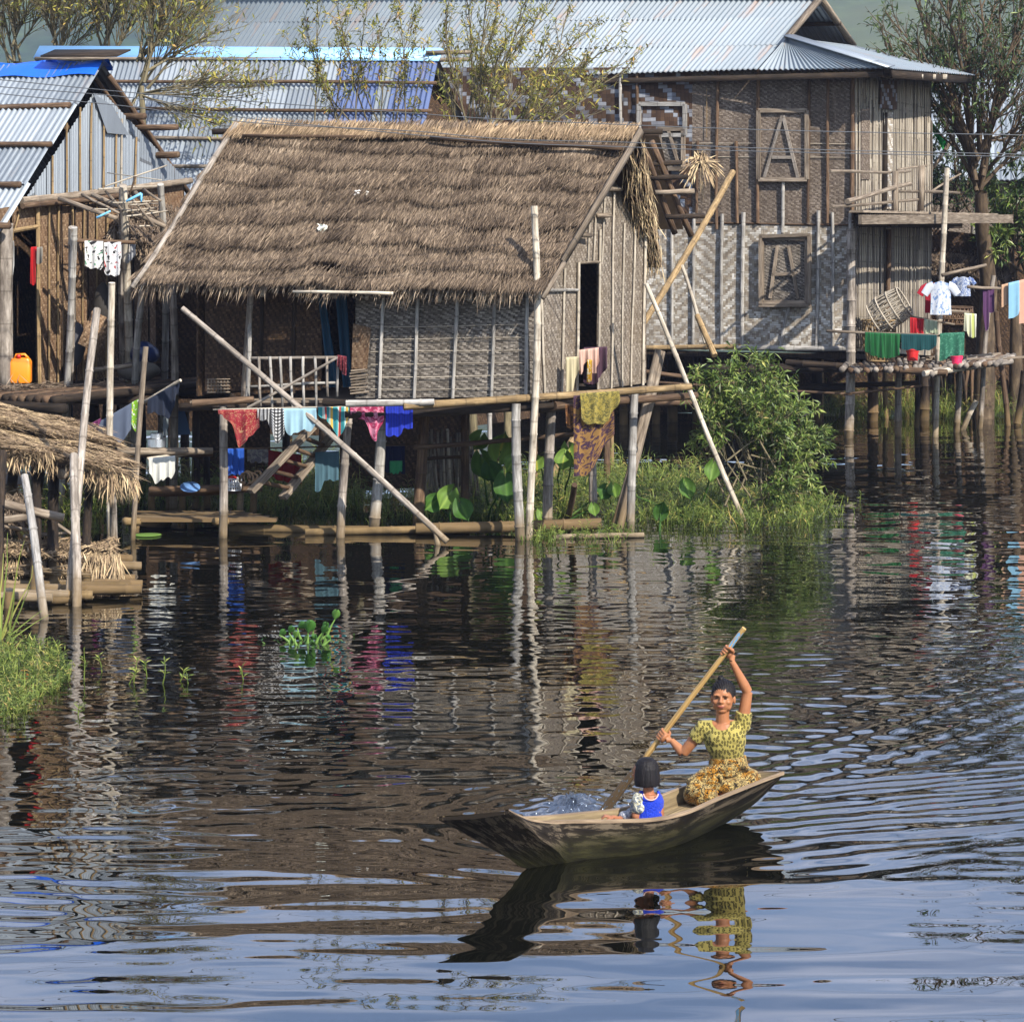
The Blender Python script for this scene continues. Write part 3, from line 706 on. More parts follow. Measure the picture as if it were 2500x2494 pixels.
garment('shorts','pale blue shorts hanging between checked and striped cloths','shorts',CL('pale_blue_cloth','9fc3d2'),(690,999),(772,998),[(0,20),(.18,66),(.55,52),(.62,44),(.66,54),(.9,52),(1,30)],Yl,fold=.012)
garment('sarong','teal cloth with red and yellow stripes left of the pink one','sarong',CL('striped_cloth','3f9aa0','bfd6cc','stripe',1.1,'b0443c'),(777,995),(852,994),[(0,16),(.45,42),(.58,72),(.68,80),(.82,50),(1,30)],Yl)
garment('sarong','pink flowered sarong trailing to a point beside the blue cloth','sarong',CL('pink_floral','b03a62','d98ba4','floral',1.2,'8e2348'),(855,990),(938,989),[(0,20),(.4,34),(.6,60),(.72,103),(.85,60),(1,32)],Yl)
garment('shirt','bright cobalt blue cloth hanging last on the railing line','cloth',CL('cobalt_cloth','2338b8','1b2c98','rib',.8),(941,987),(1008,986),[(0,76),(.5,78),(.58,70),(.7,56),(1,62)],Yl,fold=.008)
garment('blanket','purple and gold flowered blanket hanging from the long bamboo rail','blanket',CL('gold_purple','94703f','3c2740','floral',1.3,'7c5a30'),(1400,968),(1498,962),[(0,195),(.3,196),(.55,168),(.8,120),(1,95)],34.85,fold=.012,nf=2,back=.3)
garment('shawl','yellow lace shawl folded over the flowered blanket','shawl',CL('yellow_lace','9c8c42','5f5a30','floral',2.2,'b0a058'),(1416,962),(1512,956),[(0,58),(.15,72),(.5,76),(.78,70),(.8,40),(.9,45),(1,15)],34.78,back=.2)
garment('cloth','small dark flowered cloth beside the big blanket','cloth',CL('dark_floral','4a2e22','9a6a3a','floral',1.6),(1380,990),(1402,989),[(0,40),(.5,58),(1,50)],34.95)
garment('trousers','cream trousers draped on the gable wall left of doorway','trousers',CL('cream_cloth','c9bd9a'),(1381,874),(1412,872),[(0,85),(.6,85),(.7,60),(1,28)],35.6,fold=.012,nf=2)
garment('cloth','dark purple cloth bunched in the hut doorway','cloth',CL('purple_cloth','4a3140'),(1425,850),(1482,848),[(0,80),(.35,92),(.7,75),(1,40)],36.1,fold=.02)
garment('cloth','pale pink cloth draped over the purple one in the doorway','cloth',CL('pale_pink_cloth','d9b3a2'),(1414,856),(1462,850),[(0,55),(.2,60),(.35,20),(.7,60),(.9,62),(1,20)],36.0,fold=.02)
garment('cloth','small yellow and white cloth tucked below the pink one','cloth',CL('yellow_bit','c49a30','d8d2c0','print',2),(1434,880),(1446,880),[(0,50),(.5,52),(1,45)],35.93,fold=.006,back=.1)
garment('cloth','red frayed cloth knotted at the end of the veranda railing','cloth',CL('maroon_rag','6b2430','a0565a','print',2),(824,868),(846,872),[(0,22),(.5,34),(1,48)],35.4,fold=.02)
Yb=36.6
garment('shirt','grey teal shirt hanging in the shade under the hut','shirt',CL('grey_teal','4b6b78'),(770,1105),(828,1103),[(0,94),(.3,92),(.34,66),(1,70)],Yb,fold=.008)
garment('cloth','royal blue cloth hanging under the hut beside the ladder','cloth',CL('royal_cloth','2456b4'),(553,1097),(596,1096),[(0,60),(1,62)],Yb,fold=.01)
garment('cloth','pale grey flowered cloth between ladder and blue cloth','cloth',CL('grey_floral','9a9690','6e6a72','floral',1.5),(604,1099),(655,1098),[(0,28),(1,30)],Yb+.2,fold=.008)
garment('cloth','dark red cloth hanging low behind the ladder','cloth',CL('dark_red','8c1f22'),(655,1100),(736,1112),[(0,60),(.5,70),(1,66)],Yb+.5)
garment('cloth','navy cloth in deep shade under the front wall','cloth',CL('navy','1a2450'),(930,1090),(988,1085),[(0,60),(1,70)],Yb+.6)
garment('cloth','small mint green cloth hung beside the navy one','cloth',CL('mint','3fa06a'),(952,1127),(982,1126),[(0,26),(.5,30),(1,22)],Yb+.3,fold=.006)
m=MB(); m.pole(P(540,1096,Yb),P(1010,1086,Yb+.1),.012,.012,.003,6); tag(m.build('clothes_line',MT['brown']),'dark pole line under the hut floor','washing line')

# ------------------------------------------------------------------ loose poles, ladder and rafts by the hut
def lean(name,label,mat,p,q,r,r1=None,node=.42,bend=.008,cat='pole',group=None,n=9):
    m=MB(); m.pole(p,q,r,r1 or r*.85,bend,n,node=node); return tag(m.build(name,mat,sharp=50),label,cat,group)
lean('bamboo_pole','long grey pole leaning diagonally across the veranda down to the water',MT['grey'],P(445,752,35.45),P(1092,1322,34.55),.034,.040)
lean('bamboo_pole','thin pole slanting up across the veranda railing',MT['grey'],P(604,996,35.3),P(822,874,35.3),.02,.016)
lean('bamboo_pole','long white mottled pole leaning from hut corner into the marsh grass',MT['pale'],P(1577,692,36.4),Wt(1825,1282)+V((0,0,-.05)),.028,.036,.5)
lean('plank','left one of two grey planks leaning crosswise at the gable corner',MT['plank'],P(1607,853,36.7),Wt(1495,1288)+V((0,0,-.05)),.045,.045,0)
lean('plank','right one of two grey planks leaning crosswise at the gable corner',MT['plank'],P(1616,857,36.75),Wt(1510,1290)+V((0,0,-.05)),.05,.05,0)
lean('bamboo_pole','thick yellow bamboo leaning against the big woven house',MT['yellow'],P(1789,420,48),P(1311,1195,41.6)+V((0,0,-.2)),.055,.05,.7)
lean('bamboo_pole','pale thin pole leaning right of the yellow bamboo',MT['pale'],P(1665,648,46),P(1722,838,45.5),.03,.03)
lean('bamboo_pole','short dark yellow bamboo propped below the pale thin pole',MT['yellow'],P(1702,770,45),P(1745,868,44.5),.045,.05)
lean('stake','short brown stake leaning in the mud near the taro plants',MT['brown'],P(1403,1183,36),Wt(1384,1280),.035,.045,0)
lean('stake','stubby stake tied at the foot of the long diagonal pole',MT['pale'],P(1062,1288,34.6),Wt(1072,1330)+V((0,0,-.1)),.035,.035,0)
lean('floating_log','long bamboo log floating along the front of the stilts',MT['yellow'],Wt(745,1306)+V((0,0,.03)),Wt(1145,1300)+V((0,0,.05)),.05,.05,.6)
lean('floating_log','thick bamboo log lying across the stilts by the taro leaves',MT['brown'],Wt(1015,1306)+V((0,0,.08)),Wt(1468,1302)+V((0,0,.12)),.07,.075,.6)
lean('floating_log','thin pale bamboo log floating below the leaning planks',MT['pale'],Wt(1350,1316)+V((0,0,.02)),Wt(1572,1312)+V((0,0,.03)),.035,.035,.5)
lean('floating_log','dark bamboo log floating left below the ladder',MT['dark'],Wt(560,1296)+V((0,0,.03)),Wt(900,1300)+V((0,0,.03)),.06,.06,.6)
lad=thing('ladder','broad wooden ladder leaning under the veranda behind the washing','ladder',P(620,1195,35.9))
for a,b in ((P(612,1200,35.7),P(765,1040,36.2)),(P(690,1215,36.3),P(812,1062,36.9))):
    m=MB(); m.beam(a,b,.13,.06); m.build('side_rail',MT['plank'],lad,sharp=40)
for k in range(5):
    t=.15+.17*k; m=MB(); m.pole(P(612,1200,35.7).lerp(P(765,1040,36.2),t),P(690,1215,36.3).lerp(P(812,1062,36.9),t),.028,.028,.002,7); m.build('rung',MT['brown'],lad)
m=MB(); p=P(614,1170,36.2)
pts=[p+V((.04*t/6.28-.1+.075*math.cos(t),.09*t/6.28,.02*math.sin(t*1.7)+.075*math.sin(t))) for t in np.linspace(0,6.28*5,70)]; m.tube(pts,.018,6)
tag(m.build('rope_coil',MT['dark']),'coil of dark rope hanging beside the ladder foot','rope')
# low landing stage in front of the left stilts
lst=thing('landing_stage','low plank landing stage just above water left of ladder','landing stage',Wt(480,1275))
for k in range(5):
    m=MB(); m.beam(P(332-k*2,1268-k*4,36.0+k*.28),P(676-k*20,1268-k*4,36.0+k*.28),.26,.035); m.build('plank',MT['plank' if k%2 else 'brown'],lst,sharp=40)
for x0,x1 in ((305,352),(525,560)):
    m=MB(); m.pole(P(x0,1272,35.6),P(x1+60,1278,36.6),.045,.045,.01,8); m.build('bearer',MT['yellow'],lst)
for b in ((330,1300),(465,1290),(600,1285)): post(lst,'post',MT['brown'],(b[0],1262),b,.05)
lst2=thing('landing_stage','narrow pole shelf behind the landing stage holding a washing basket','landing stage',Wt(480,1265))
for k in range(4):
    m=MB(); m.pole(P(365,1196+k*2,37.0+k*.2),P(640-k*30,1190+k*3,37.0+k*.2),.05,.05,.008,8,node=.5); m.build('bamboo',MT['brown'],lst2)
for b in ((370,1255),(445,1252),(620,1255)): post(lst2,'post',MT['brown'],(b[0],1190),b,.05)

# ------------------------------------------------------------------ left house with the iron gable
g1=P(40,944,37.2); g2=P(462,944,40.6)
LG=VP((g1.x,g1.y,0),(g2.x,g2.y,0)); LG1=VP((g1.x,g1.y,0),(g2.x,g2.y,0),.04)
lh=thing('iron_roofed_house','stilt house with corrugated iron gable, tan woven wall and blue tarp along its ridge','house',(g1.x,g1.y+2,0))
RE=P(257,163,38.75); EE=P(-34,628,36.5); BE=P(455,455,41.1); LV=V((-5.2,2.7,0)); LVn=LV.normalized()
rs=thing('iron_roof',None,None,lh.location); rs.parent=lh; rs.location=(0,0,0); ORG[rs.name]=V(lh.location)
bands=[(0,.225),(.215,.44),(.43,.645),(.635,.86),(.85,1.02)]
for k,(t0,t1) in enumerate(bands):
    n=(EE-RE).cross(LV).normalized(); n=n if n.z>0 else -n
    a=RE.lerp(EE,t1); d=RE.lerp(EE,t0)+n*.0; up=n*(.03+.012*(4-k)); lo=n*(.02+.012*(4-k))
    m=MB(); j=R.uniform(-.05,.05)
    corr(m,a+LV+lo-LVn*j,a+lo-LVn*j,d+up-LVn*j,d+LV+up,.095,.018,4,k*2.1,1,.004); m.build('iron_sheet',MT['tin' if k%2 else 'tin_old'],rs)
m=MB(); corr(m,BE,BE+LV,RE+LV,RE,.095,.018,8); m.build('iron_sheet',MT['tin_old'],rs)
for k,t in enumerate((.235,.445,.655,.865)):
    n=(EE-RE).cross(LV).normalized(); n=n if n.z>0 else -n
    p=RE.lerp(EE,t)+n*.08; m=MB(); m.pole(p+LV*.6,p-LVn*(.0 if k!=1 else -.0)-LVn*R.uniform(-.1,.22),.035,.04,.004,8); m.build('weight_pole',MT['brown'],rs)
m=MB(); n=(EE-RE).cross(LV).normalized(); n=n if n.z>0 else -n
q=RE.lerp(EE,.075)+n*.10; b_=RE.lerp(BE,.08)+V((0,0,.1)); rt=RE+V((0,0,.14))
m.grid(lambda u,v:(q if v<.5 else rt).lerp(rt if v<.5 else b_,(v*2)%1.0001 if v<1 else 1)+LV*(u*.7)-LVn*.02+V((0,0,.02*math.sin(u*23+v*4))),30,8)
m.build('blue_tarpaulin',MT['tarp'],rs)
m=MB(); m.beam(RE+LV*.16+V((0,-.1,.20)),RE-LVn*.32+V((0,-.1,.17)),.34,.02,V((0,-.35,1))); m.build('ridge_board',MT['dark'],rs)
for a,b,r in ((RE+V((.05,0,-.12)),BE+V((.05,0,-.12)),.04),(RE+V((-.15,.1,-.15)),BE+V((-.15,.1,-.15)),.035)):
    m=MB(); m.pole(a,b,r,r,.004,8); m.build('rafter',MT['brown'],rs)
for (x,y,l) in ((345,312,.6),(385,378,.35),(310,285,.3),(195,312,-.2)):
    m=MB(); p=LG(x,y); m.pole(p+LVn*.3,p-LVn*l,.045,.045,.01,8); m.build('purlin_end',MT['brown'],rs)
# gable sheets: iron above, tan weave below
m=MB(); ap=LG(250,185)
bl_,br_=LG(40,492),LG(462,440)
nS=14
for k in range(nS):
    x0=lerp(58,455,k/nS); x1=lerp(58,455,(k+1)/nS)
    def top(x): return 492-(x-58)*(492-222)/(232-58) if x<232 else 205+(x-232)*(440-205)/(455-232)
    def bot(x): return 488-(x-58)*(488-441)/(455-58)
    if bot((x0+x1)/2)-top((x0+x1)/2)<8: continue
    mm=MB(); off=.008*(k%2); f=LG if k%2 else VP((g1.x,g1.y,0),(g2.x,g2.y,0),.012)
    a,b,c,d=f(x0,bot(x0)),f(x1,bot(x1)),f(x1,top(x1)),f(x0,top(x0))
    corr(mm,a,b,c,d,.07,.008,4,k*.37,1); mm.build('gable_sheet',MT['tin_wall'],lh)
m=MB(); 
for x,y0,y1,mat in ((128,487,380,'yellow'),(163,482,300,'yellow'),(196,478,262,'yellow'),(222,474,252,'yellow'),(252,468,250,'yellow'),(283,464,275,'yellow'),(330,458,335,'yellow'),(296,462,290,'pale')):
    batten(lh,'batten',MT[mat],LG1,x,y0,x+R.uniform(-4,4),y1,.016)
wall(lh,'tin_flap',MT['tin_wall'],VP((g1.x,g1.y,0),(g2.x,g2.y,0),.06),[(262,325),(315,330),(275,258),(228,228)],.006)
batten(lh,'tie_beam',MT['plank'],VP((g1.x,g1.y,0),(g2.x,g2.y,0),.08),52,490,466,441,.05,9); batten(lh,'tie_beam',MT['brown'],VP((g1.x,g1.y,0),(g2.x,g2.y,0),.14),55,503,300,476,.04,9)
wall(lh,'woven_wall',MT['weave_tan'],LG,[(92,938),(450,948),(450,448),(92,490)])
wall(lh,'woven_wall',MT['weave_tan'],LG,[(34,562),(92,562),(92,490),(34,500)])
wall(lh,'woven_wall',MT['weave_tan'],LG,[(-60,940),(24,940),(24,505),(-60,520)])
for p,q in ((26,92),): 
    batten(lh,'door_frame',MT['yellow'],LG1,92,502,96,936,.03); batten(lh,'door_frame',MT['yellow'],LG1,30,564,96,552,.03); batten(lh,'door_frame',MT['yellow'],LG1,36,560,50,510,.012)
for x in (121,144,176,206,236,262): batten(lh,'batten',MT['yellow'],LG1,x,478,x-2,936,.014)
for x in (150,184,216): batten(lh,'batten',MT['dark'],LG1,x,478,x+3,936,.01)
for x in (290,325,360,400): batten(lh,'batten',MT['dark'],LG1,x,560,x+2,940,.014)
m=MB(); i_=-LG.n*2.4; m.slab(LG(-300,945)+i_,LG(470,945)+i_,LG(470,480)+i_,LG(-300,480)+i_,.03); m.build('back_wall',MT['weave_dark'],lh,smooth=False)
m=MB(); c0=LG(-60,940); m.slab(c0+V((-3.2,1.6,0)),c0,LG(-60,520),LG(-60,520)+V((-3.2,1.6,0)),.03); m.build('side_wall',MT['weave_tan'],lh,smooth=False)
m=MB(); c0=LG(450,948); c1=LG(450,446); m.slab(c0,c0+LV*.6,c1+LV*.6,c1,.03); m.build('side_wall',MT['weave_dark'],lh,smooth=False)
m=MB(); a=LG(12,945); m.pole(a,LG1(14,545),.10,.09,.004,10); m.build('corner_post',MT['grey'],lh)
batten(lh,'post',MT['yellow'],LG1,28,560,24,760,.03)
# deck in front
zd=g1.z
for k in range(13):
    t=k/12; o=LG.n*(.1+t*1.5); a=LG(-120,948); b=LG(500,948); a=V((a.x,a.y,zd-.05))+o; b=V((b.x,b.y,zd-.05))+o
    m=MB(); m.pole(a,b,.055,.05,.004,8,node=.5); m.build('deck_bamboo',MT['brown' if k%3 else 'dark'],lh)
for k in range(16):
    t=k/15; o=LG.n*(-.05-t*2.4); a=LG(-250,948); b=LG(480,948)
    m=MB(); m.beam(V((a.x,a.y,zd-.06))+o,V((b.x,b.y,zd-.06))+o,.155,.03); m.build('floor_plank',MT['dark'],lh)
for k in range(4):
    t=k/3; a=V((LG(-120+205*k,948).x,LG(-120+205*k,948).y,zd-.15)); m=MB(); m.pole(a+LG.n*1.8,a-LG.n*2.4,.06,.06,.004,8); m.build('joist',MT['dark'],lh)
m=MB(); 
for k in range(900):   # straw litter along the deck edge
    x=R.uniform(-5,330); p=P(x,942+R.uniform(-4,10),36.4+x/300*1.6); m.leaf(p,V((R.gauss(0,1),R.gauss(0,.6),R.gauss(-.2,.3))),V((0,-.3,1)),R.uniform(.08,.3),.014,(R.uniform(0,.9),R.random()))
m.build('deck_straw',MT['thatch'],lh,smooth=False)
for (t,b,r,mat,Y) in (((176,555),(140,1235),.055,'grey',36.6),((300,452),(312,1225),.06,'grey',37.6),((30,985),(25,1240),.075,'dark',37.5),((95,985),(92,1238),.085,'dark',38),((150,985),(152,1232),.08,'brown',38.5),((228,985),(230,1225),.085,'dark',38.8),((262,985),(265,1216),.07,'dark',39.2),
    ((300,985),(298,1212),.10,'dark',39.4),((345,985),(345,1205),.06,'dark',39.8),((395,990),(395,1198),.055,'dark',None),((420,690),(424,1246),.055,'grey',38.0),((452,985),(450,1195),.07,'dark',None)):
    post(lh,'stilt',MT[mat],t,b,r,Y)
post(lh,'stilt',MT['silver'],(350,690),(322,1248),.05,37.2)
# things round the left house: thatched lean-to, drying rack, poles
po=thing('thatch_lean_to','small dark thatch lean-to with drooping grass between iron gable and hut','lean-to',P(380,600,39))
a,b,c,d=P(268,560,37.9),P(452,660,38.6),P(452,520,40.2),P(300,500,39.4)
m=MB(); m.slab(a,b,c,d,.05); m.build('mat',MT['thatch_under'],po,smooth=False)
m=MB(); straws(m,a,b,c,d,2200,.3,.016,.12,3,.06,None,11,(.1,.9),.3,700); m.build('straw',MT['thatch'],po,smooth=False)
for p,q in ((P(145,485,37.6),P(285,533,37.0)),(P(225,475,37.8),P(420,560,37.3)),(P(330,470,38),P(445,600,37.4))): 
    m=MB(); m.pole(p,q,.035,.03,.006,8); m.build('rafter',MT['plank'],po)
post(po,'post',MT['pale'],(301,455),(302,1232),.058,37.4,label='thick pale upright in front of the lean-to'); post(po,'post',MT['silver'],(392,450),(392,1220),.05,37.8)
dr=thing('drying_rack','flat rack of thin pale canes tied between the two uprights','rack',P(350,490,37.3))
for p,q,r in ((P(240,462,37.3),P(385,455,37.9),.014),(P(230,510,37.2),P(385,516,37.7),.012),(P(275,495,37.2),P(395,490,37.6),.012),(P(310,515,37.2),P(382,507,37.7),.012),(P(310,528,37.2),P(408,515,37.7),.012),(P(318,500,37.2),P(385,497,37.7),.01),(P(340,552,37.3),P(395,550,37.6),.01)):
    m=MB(); m.pole(p,q,r,r*.8,.008,6); m.build('cane',MT['pale'],dr)
for p,q in ((P(258,467,37.6),P(300,515,37.2)),(P(310,470,37.6),P(378,552,37.2)),(P(200,475,37.9),P(290,520,37.1)),(P(350,462,37.8),P(392,490,37.3))):
    m=MB(); m.pole(p,q,.02,.016,.01,6); m.build('cane',MT['plank'],dr)
an=thing('antenna','crossed aerial rods with blue sleeves above the drying rack','antenna',P(330,470,37.1))
for p,q,r,mt in ((P(258,455,36.9),P(407,404,37.5),.011,'pale'),(P(262,422,37.4),P(395,440,36.9),.008,'pale'),(P(331,430,37.1),P(315,480,37.1),.012,'brown')):
    m=MB(); m.pole(p,q,r,r,.002,6); m.build('rod',MT[mt],an)
mb=m_flat('pale_blue_ribbon','6fb4dc',.5,0,.1)
m=MB(); m.pole(P(308,492,37.05),P(345,472,37.05),.018,.018,.01,6); m.pole(P(345,472,37.05),P(345,493,37.05),.016,.012,.01,6); m.build('blue_sleeve',mb,an)
m=MB(); m.pole(P(236,532,37.0),P(270,515,37.0),.018,.014,.01,6); m.build('blue_sleeve',mb,an)

for nm,lb,mat,p,q,r in (('bamboo_pole','tall stake slanting up beside the orange can, weathered grey','grey',P(237,755,31.6),Wt(160,1478)+V((0,0,-.2)),.042),
    ('bamboo_pole','straight pale pole rising through the corner of the thatched shed','pale',P(273,690,33.4),Wt(270,1345)+V((0,0,-.2)),.040),
    ('bamboo_pole','thin brown pole standing between shed roof and aluminium pot','plank',P(356,846,35.2),Wt(322,1318)+V((0,0,-.2)),.034),
    ('bamboo_pole','whitish split pole leaning up towards the white T-shirts','silver',P(181,555,36.6),Wt(148,1250)+V((0,0,-.1)),.044)):
    lean(nm,lb,MT[mat],p,q,r,r*.95,.5,.006)
lean('bamboo_pole','dark rod with navy trousers slanting up to the right',MT['pale'],P(345,985,36.6),P(441,928,36.2),.022,.02)
lean('washing_pole','stub pole carrying the white printed T-shirts',MT['brown'],P(176,587,37),P(330,592,37.2),.03,.026,0)
# landing shelf with the cooking pot
ks=thing('kitchen_shelf','dark pole shelf under the left house holding the aluminium pot','shelf',P(400,1100,37))
for k in range(5):
    m=MB(); m.pole(P(285,1102+k*1.5,36.5+k*.22),P(520,1100+k*1.5,36.6+k*.22),.05,.045,.006,8); m.build('bamboo',MT['brown' if k else 'plank'],ks)
m=MB(); m.pole(P(360,1120,36.3),P(480,1105,36.9),.025,.02,.01,8); m.build('bamboo',MT['pale'],ks)
for b in ((330,1250),(415,1245),(505,1240)): post(ks,'post',MT['dark'],(b[0],1100),b,.05)
tag(wall(None,'tarpaulin',CL('tarp_grey','25354a'),VP((P(0,1,39.2).x,39.2,0),(P(400,1,40).x,40,0)),[(95,1055),(178,1058),(178,990),(95,978)],.004),'bluish tarpaulin stretched under the left house deck','tarpaulin')
tag(wall(None,'tarpaulin',CL('tarp_blue','4d6b92'),VP((P(400,1,38.4).x,38.4,0),(P(500,1,38.6).x,38.6,0)),[(426,1062),(466,1060),(448,992),(436,990)],.004),'triangular blue tarpaulin behind the pot','tarpaulin')
tag(wall(None,'dark_woven_backdrop',MT['weave_dark'],VP((P(300,1,39.3).x,39.3,0),(P(560,1,39.6).x,39.6,0)),[(380,975),(560,972),(560,690),(380,690)],.03),'dark woven screen in the gap between left house and hut','screen')
tag(wall(None,'dark_woven_backdrop',MT['weave_dark'],VP((P(300,1,40.3).x,40.3,0),(P(560,1,40.6).x,40.6,0)),[(470,1165),(660,1165),(660,965),(470,970)],.03),'added brown backdrop for the shade low behind the ladder','screen')  # added sheet, its dark weave stands for shade under the hut
# bamboo fence strips behind the taro leaves
fe=thing('stick_fence','broken fence of upright split sticks on the bank behind hut','fence',P(1080,1200,38.8))
for k in range(26):
    x=1040+k*5.2+R.uniform(-2,2); m=MB(); m.beam(P(x,1215+R.uniform(-6,8),38.6),P(x+R.uniform(-16,4),1085+R.uniform(-45,25),38.7),.035,.02); m.build('stick',MT['grey' if k%3 else 'pale'],fe)
m=MB(); m.pole(P(1035,1120,38.6),P(1180,1112,38.7),.025,.025,.01,7); m.build('stick_rail',MT['brown'],fe)
tag(wall(None,'dark_woven_backdrop',MT['weave_dark'],VP((P(1000,1,40).x,40,0),(P(1200,1,40.2).x,40.2,0)),[(830,1195),(1130,1190),(1130,975),(830,980)],.03),'added dark backdrop for the shade behind the stick fence','screen')  # added to keep the background under the hut floor dark

# ------------------------------------------------------------------ middle house: long iron roof with blue sheets
mh=thing('blue_sheeted_house','long corrugated iron roof with two blue sheeted strips behind the thatched hut','house',P(650,600,47)*1)
mh.location.z=0; ORG[mh.name]=V(mh.location)
rl,rr_,er_,el_=P(90,132,49.2),P(1070,140,46.6),P(985,560,44.2),P(-30,552,46.8)
mr=thing('iron_roof',None,None,mh.location); mr.parent=mh; mr.location=(0,0,0); ORG[mr.name]=V(mh.location)
cuts=[(0,.77,'tin'),(.77,.872,'tin_blue'),(.872,.905,'tin_old'),(.905,1,'tin_blue')]
for r_ in range(5):
    v0,v1=r_/5,(r_+1.06)/5
    for k,(u0,u1,mt) in enumerate(cuts):
        if mt=='tin':
            for q in range(7):
                a0=lerp(u0,u1,q/7); a1=lerp(u0,u1,(q+1)/7)
                n=V((0,-.012*(4-r_)-.006*(q%2),0)); m=MB(); corr(m,bilin(el_,er_,rr_,rl,a0,v0)+n+V((0,-.02,.0)),bilin(el_,er_,rr_,rl,a1,v0)+n+V((0,-.02,.0)),bilin(el_,er_,rr_,rl,a1,min(1,v1))+n,bilin(el_,er_,rr_,rl,a0,min(1,v1))+n,.09,.02,3,r_*1.3,1); m.build('iron_sheet',MT['tin' if (q+r_)%3 else 'tin_old'],mr)
        else:
            n=V((0,-.012*(4-r_)-.004*k,0)); m=MB(); corr(m,bilin(el_,er_,rr_,rl,u0,v0)+n+V((0,-.02,.0)),bilin(el_,er_,rr_,rl,u1,v0)+n+V((0,-.02,.0)),bilin(el_,er_,rr_,rl,u1,min(1,v1))+n,bilin(el_,er_,rr_,rl,u0,min(1,v1))+n,.09,.02,3,r_*1.3,1); o=m.build('iron_sheet',MT[mt],mr)
            if mt=='tin_blue': o['label']='blue painted corrugated sheet'
for v in (.83,.665,.50,.33):
    m=MB(); n=V((0,-.10,.03)); m.pole(bilin(el_,er_,rr_,rl,-.01,v)+n,bilin(el_,er_,rr_,rl,1.01,v)+n,.03,.03,.003,7); m.build('weight_pole',MT['plank' if v in(.5,.33) else 'brown'],mr)
m=MB(); m.beam(rl+V((0,-.02,.03)),rr_+V((.05,-.02,.04)),.30,.02,V((0,-1,.9))); m.build('ridge_cap',MT['sky_tin'],mr)
m=MB(); m.pole(rl+V((0,-.16,-.09)),rr_+V((.4,-.16,-.05)),.03,.03,.002,8); m.build('ridge_pole',MT['plank'],mr)
for dz in (.0,.12): 
    m=MB(); m.pole(rr_+V((-.2,0,dz-.05)),rr_+V((.55,-.1,dz-.04)),.035,.035,.004,8); m.build('ridge_beam_end',MT['plank'],mr)
bk=V((1.2,3.2,-2.9)); m=MB(); corr(m,rr_+bk,rl+bk,rl,rr_,.2,.02,4); m.build('iron_sheet',MT['tin_old'],mr)
m=MB(); ee=er_+V((-.25,.45,0)); 
m.slab(V((ee.x,ee.y,.5)),V((ee.x+2.4,ee.y+4.6,.5)),V((ee.x+2.4,ee.y+4.6,3.4)),ee+V((0,0,-.1)),.03); m.build('gable_wall',MT['weave_dark'],mh,smooth=False)
m=MB(); a=V((ee.x,ee.y,.5)); b=V((el_.x,el_.y+.5,.5)); m.slab(b,a,ee+V((0,0,-.1)),V((b.x,b.y,el_.z-.1)),.03); m.build('front_wall',MT['weave_dark'],mh,smooth=False)  # house walls carried down as dark skirts, added backdrop for under-hut shade
m=MB(); m.quad(ee+V((0,0,-.12)),V((ee.x+2.4,ee.y+4.6,3.4)),rr_+V((-.15,.6,-.1)),rr_+V((-.2,.2,-.15))); m.build('gable_infill',MT['weave_dark'],mh,smooth=False)
for k in range(7):
    m=MB(); p=b.lerp(a,(k+.3)/7); m.pole(V((p.x,p.y-.1,-.4)),V((p.x,p.y-.1,1.7)),.08,.08,.004,8); m.build('stilt',MT['dark'],mh)

# ------------------------------------------------------------------ the big two storey woven house
bA=P(2085,856,51.4); bL=P(1330,850,53.6); bB=P(2274,872,54.8)
BF=VP((bL.x,bL.y,0),(bA.x,bA.y,0)); BR_=VP((bA.x,bA.y,0),(bB.x,bB.y,0))
bo=lambda o:VP((bL.x,bL.y,0),(bA.x,bA.y,0),o); ro=lambda o:VP((bA.x,bA.y,0),(bB.x,bB.y,0),o)
bh=thing('two_storey_house','big two storey woven bamboo house under a grey iron hip roof','house',((bL.x+bA.x)/2,54,0))
wall(bh,'upper_wall',MT['weave_brown'],BF,[(1690,548),(2085,548),(2085,165),(1690,165)])
wall(bh,'upper_wall',MT['weave_blue'],BF,[(1050,548),(1690,548),(1690,165),(1050,165)],label='upper wall of coarse light and dark checker weave')
wall(bh,'lower_wall',MT['weave_zig'],bo(.01),[(1050,850),(2085,856),(2085,548),(1050,548)],label='lower wall of pale zigzag weave')
wall(bh,'side_wall',MT['reed'],BR_,[(2085,856),(2274,868),(2274,168),(2085,165)],label='side wall of upright split reeds')
m=MB(); cc=bL+V((-2,4.2,0)); m.slab(bB,cc,cc+V((0,0,5)),bB+V((0,0,5)),.04); m.build('back_wall',MT['weave_dark'],bh,smooth=False)
m=MB(); m.slab(cc,bL+V((-2,.85,0)),bL+V((-2,.85,5)),cc+V((0,0,5)),.04); m.build('end_wall',MT['weave_dark'],bh,smooth=False)
m=MB(); m.slab(bL+V((-2,.85,-.05)),bA+V((0,0,-.05)),bB+V((0,0,-.05)),cc+V((0,0,-.05)),.08); m.build('floor',MT['dark'],bh,smooth=False)
F4=bo(.05)
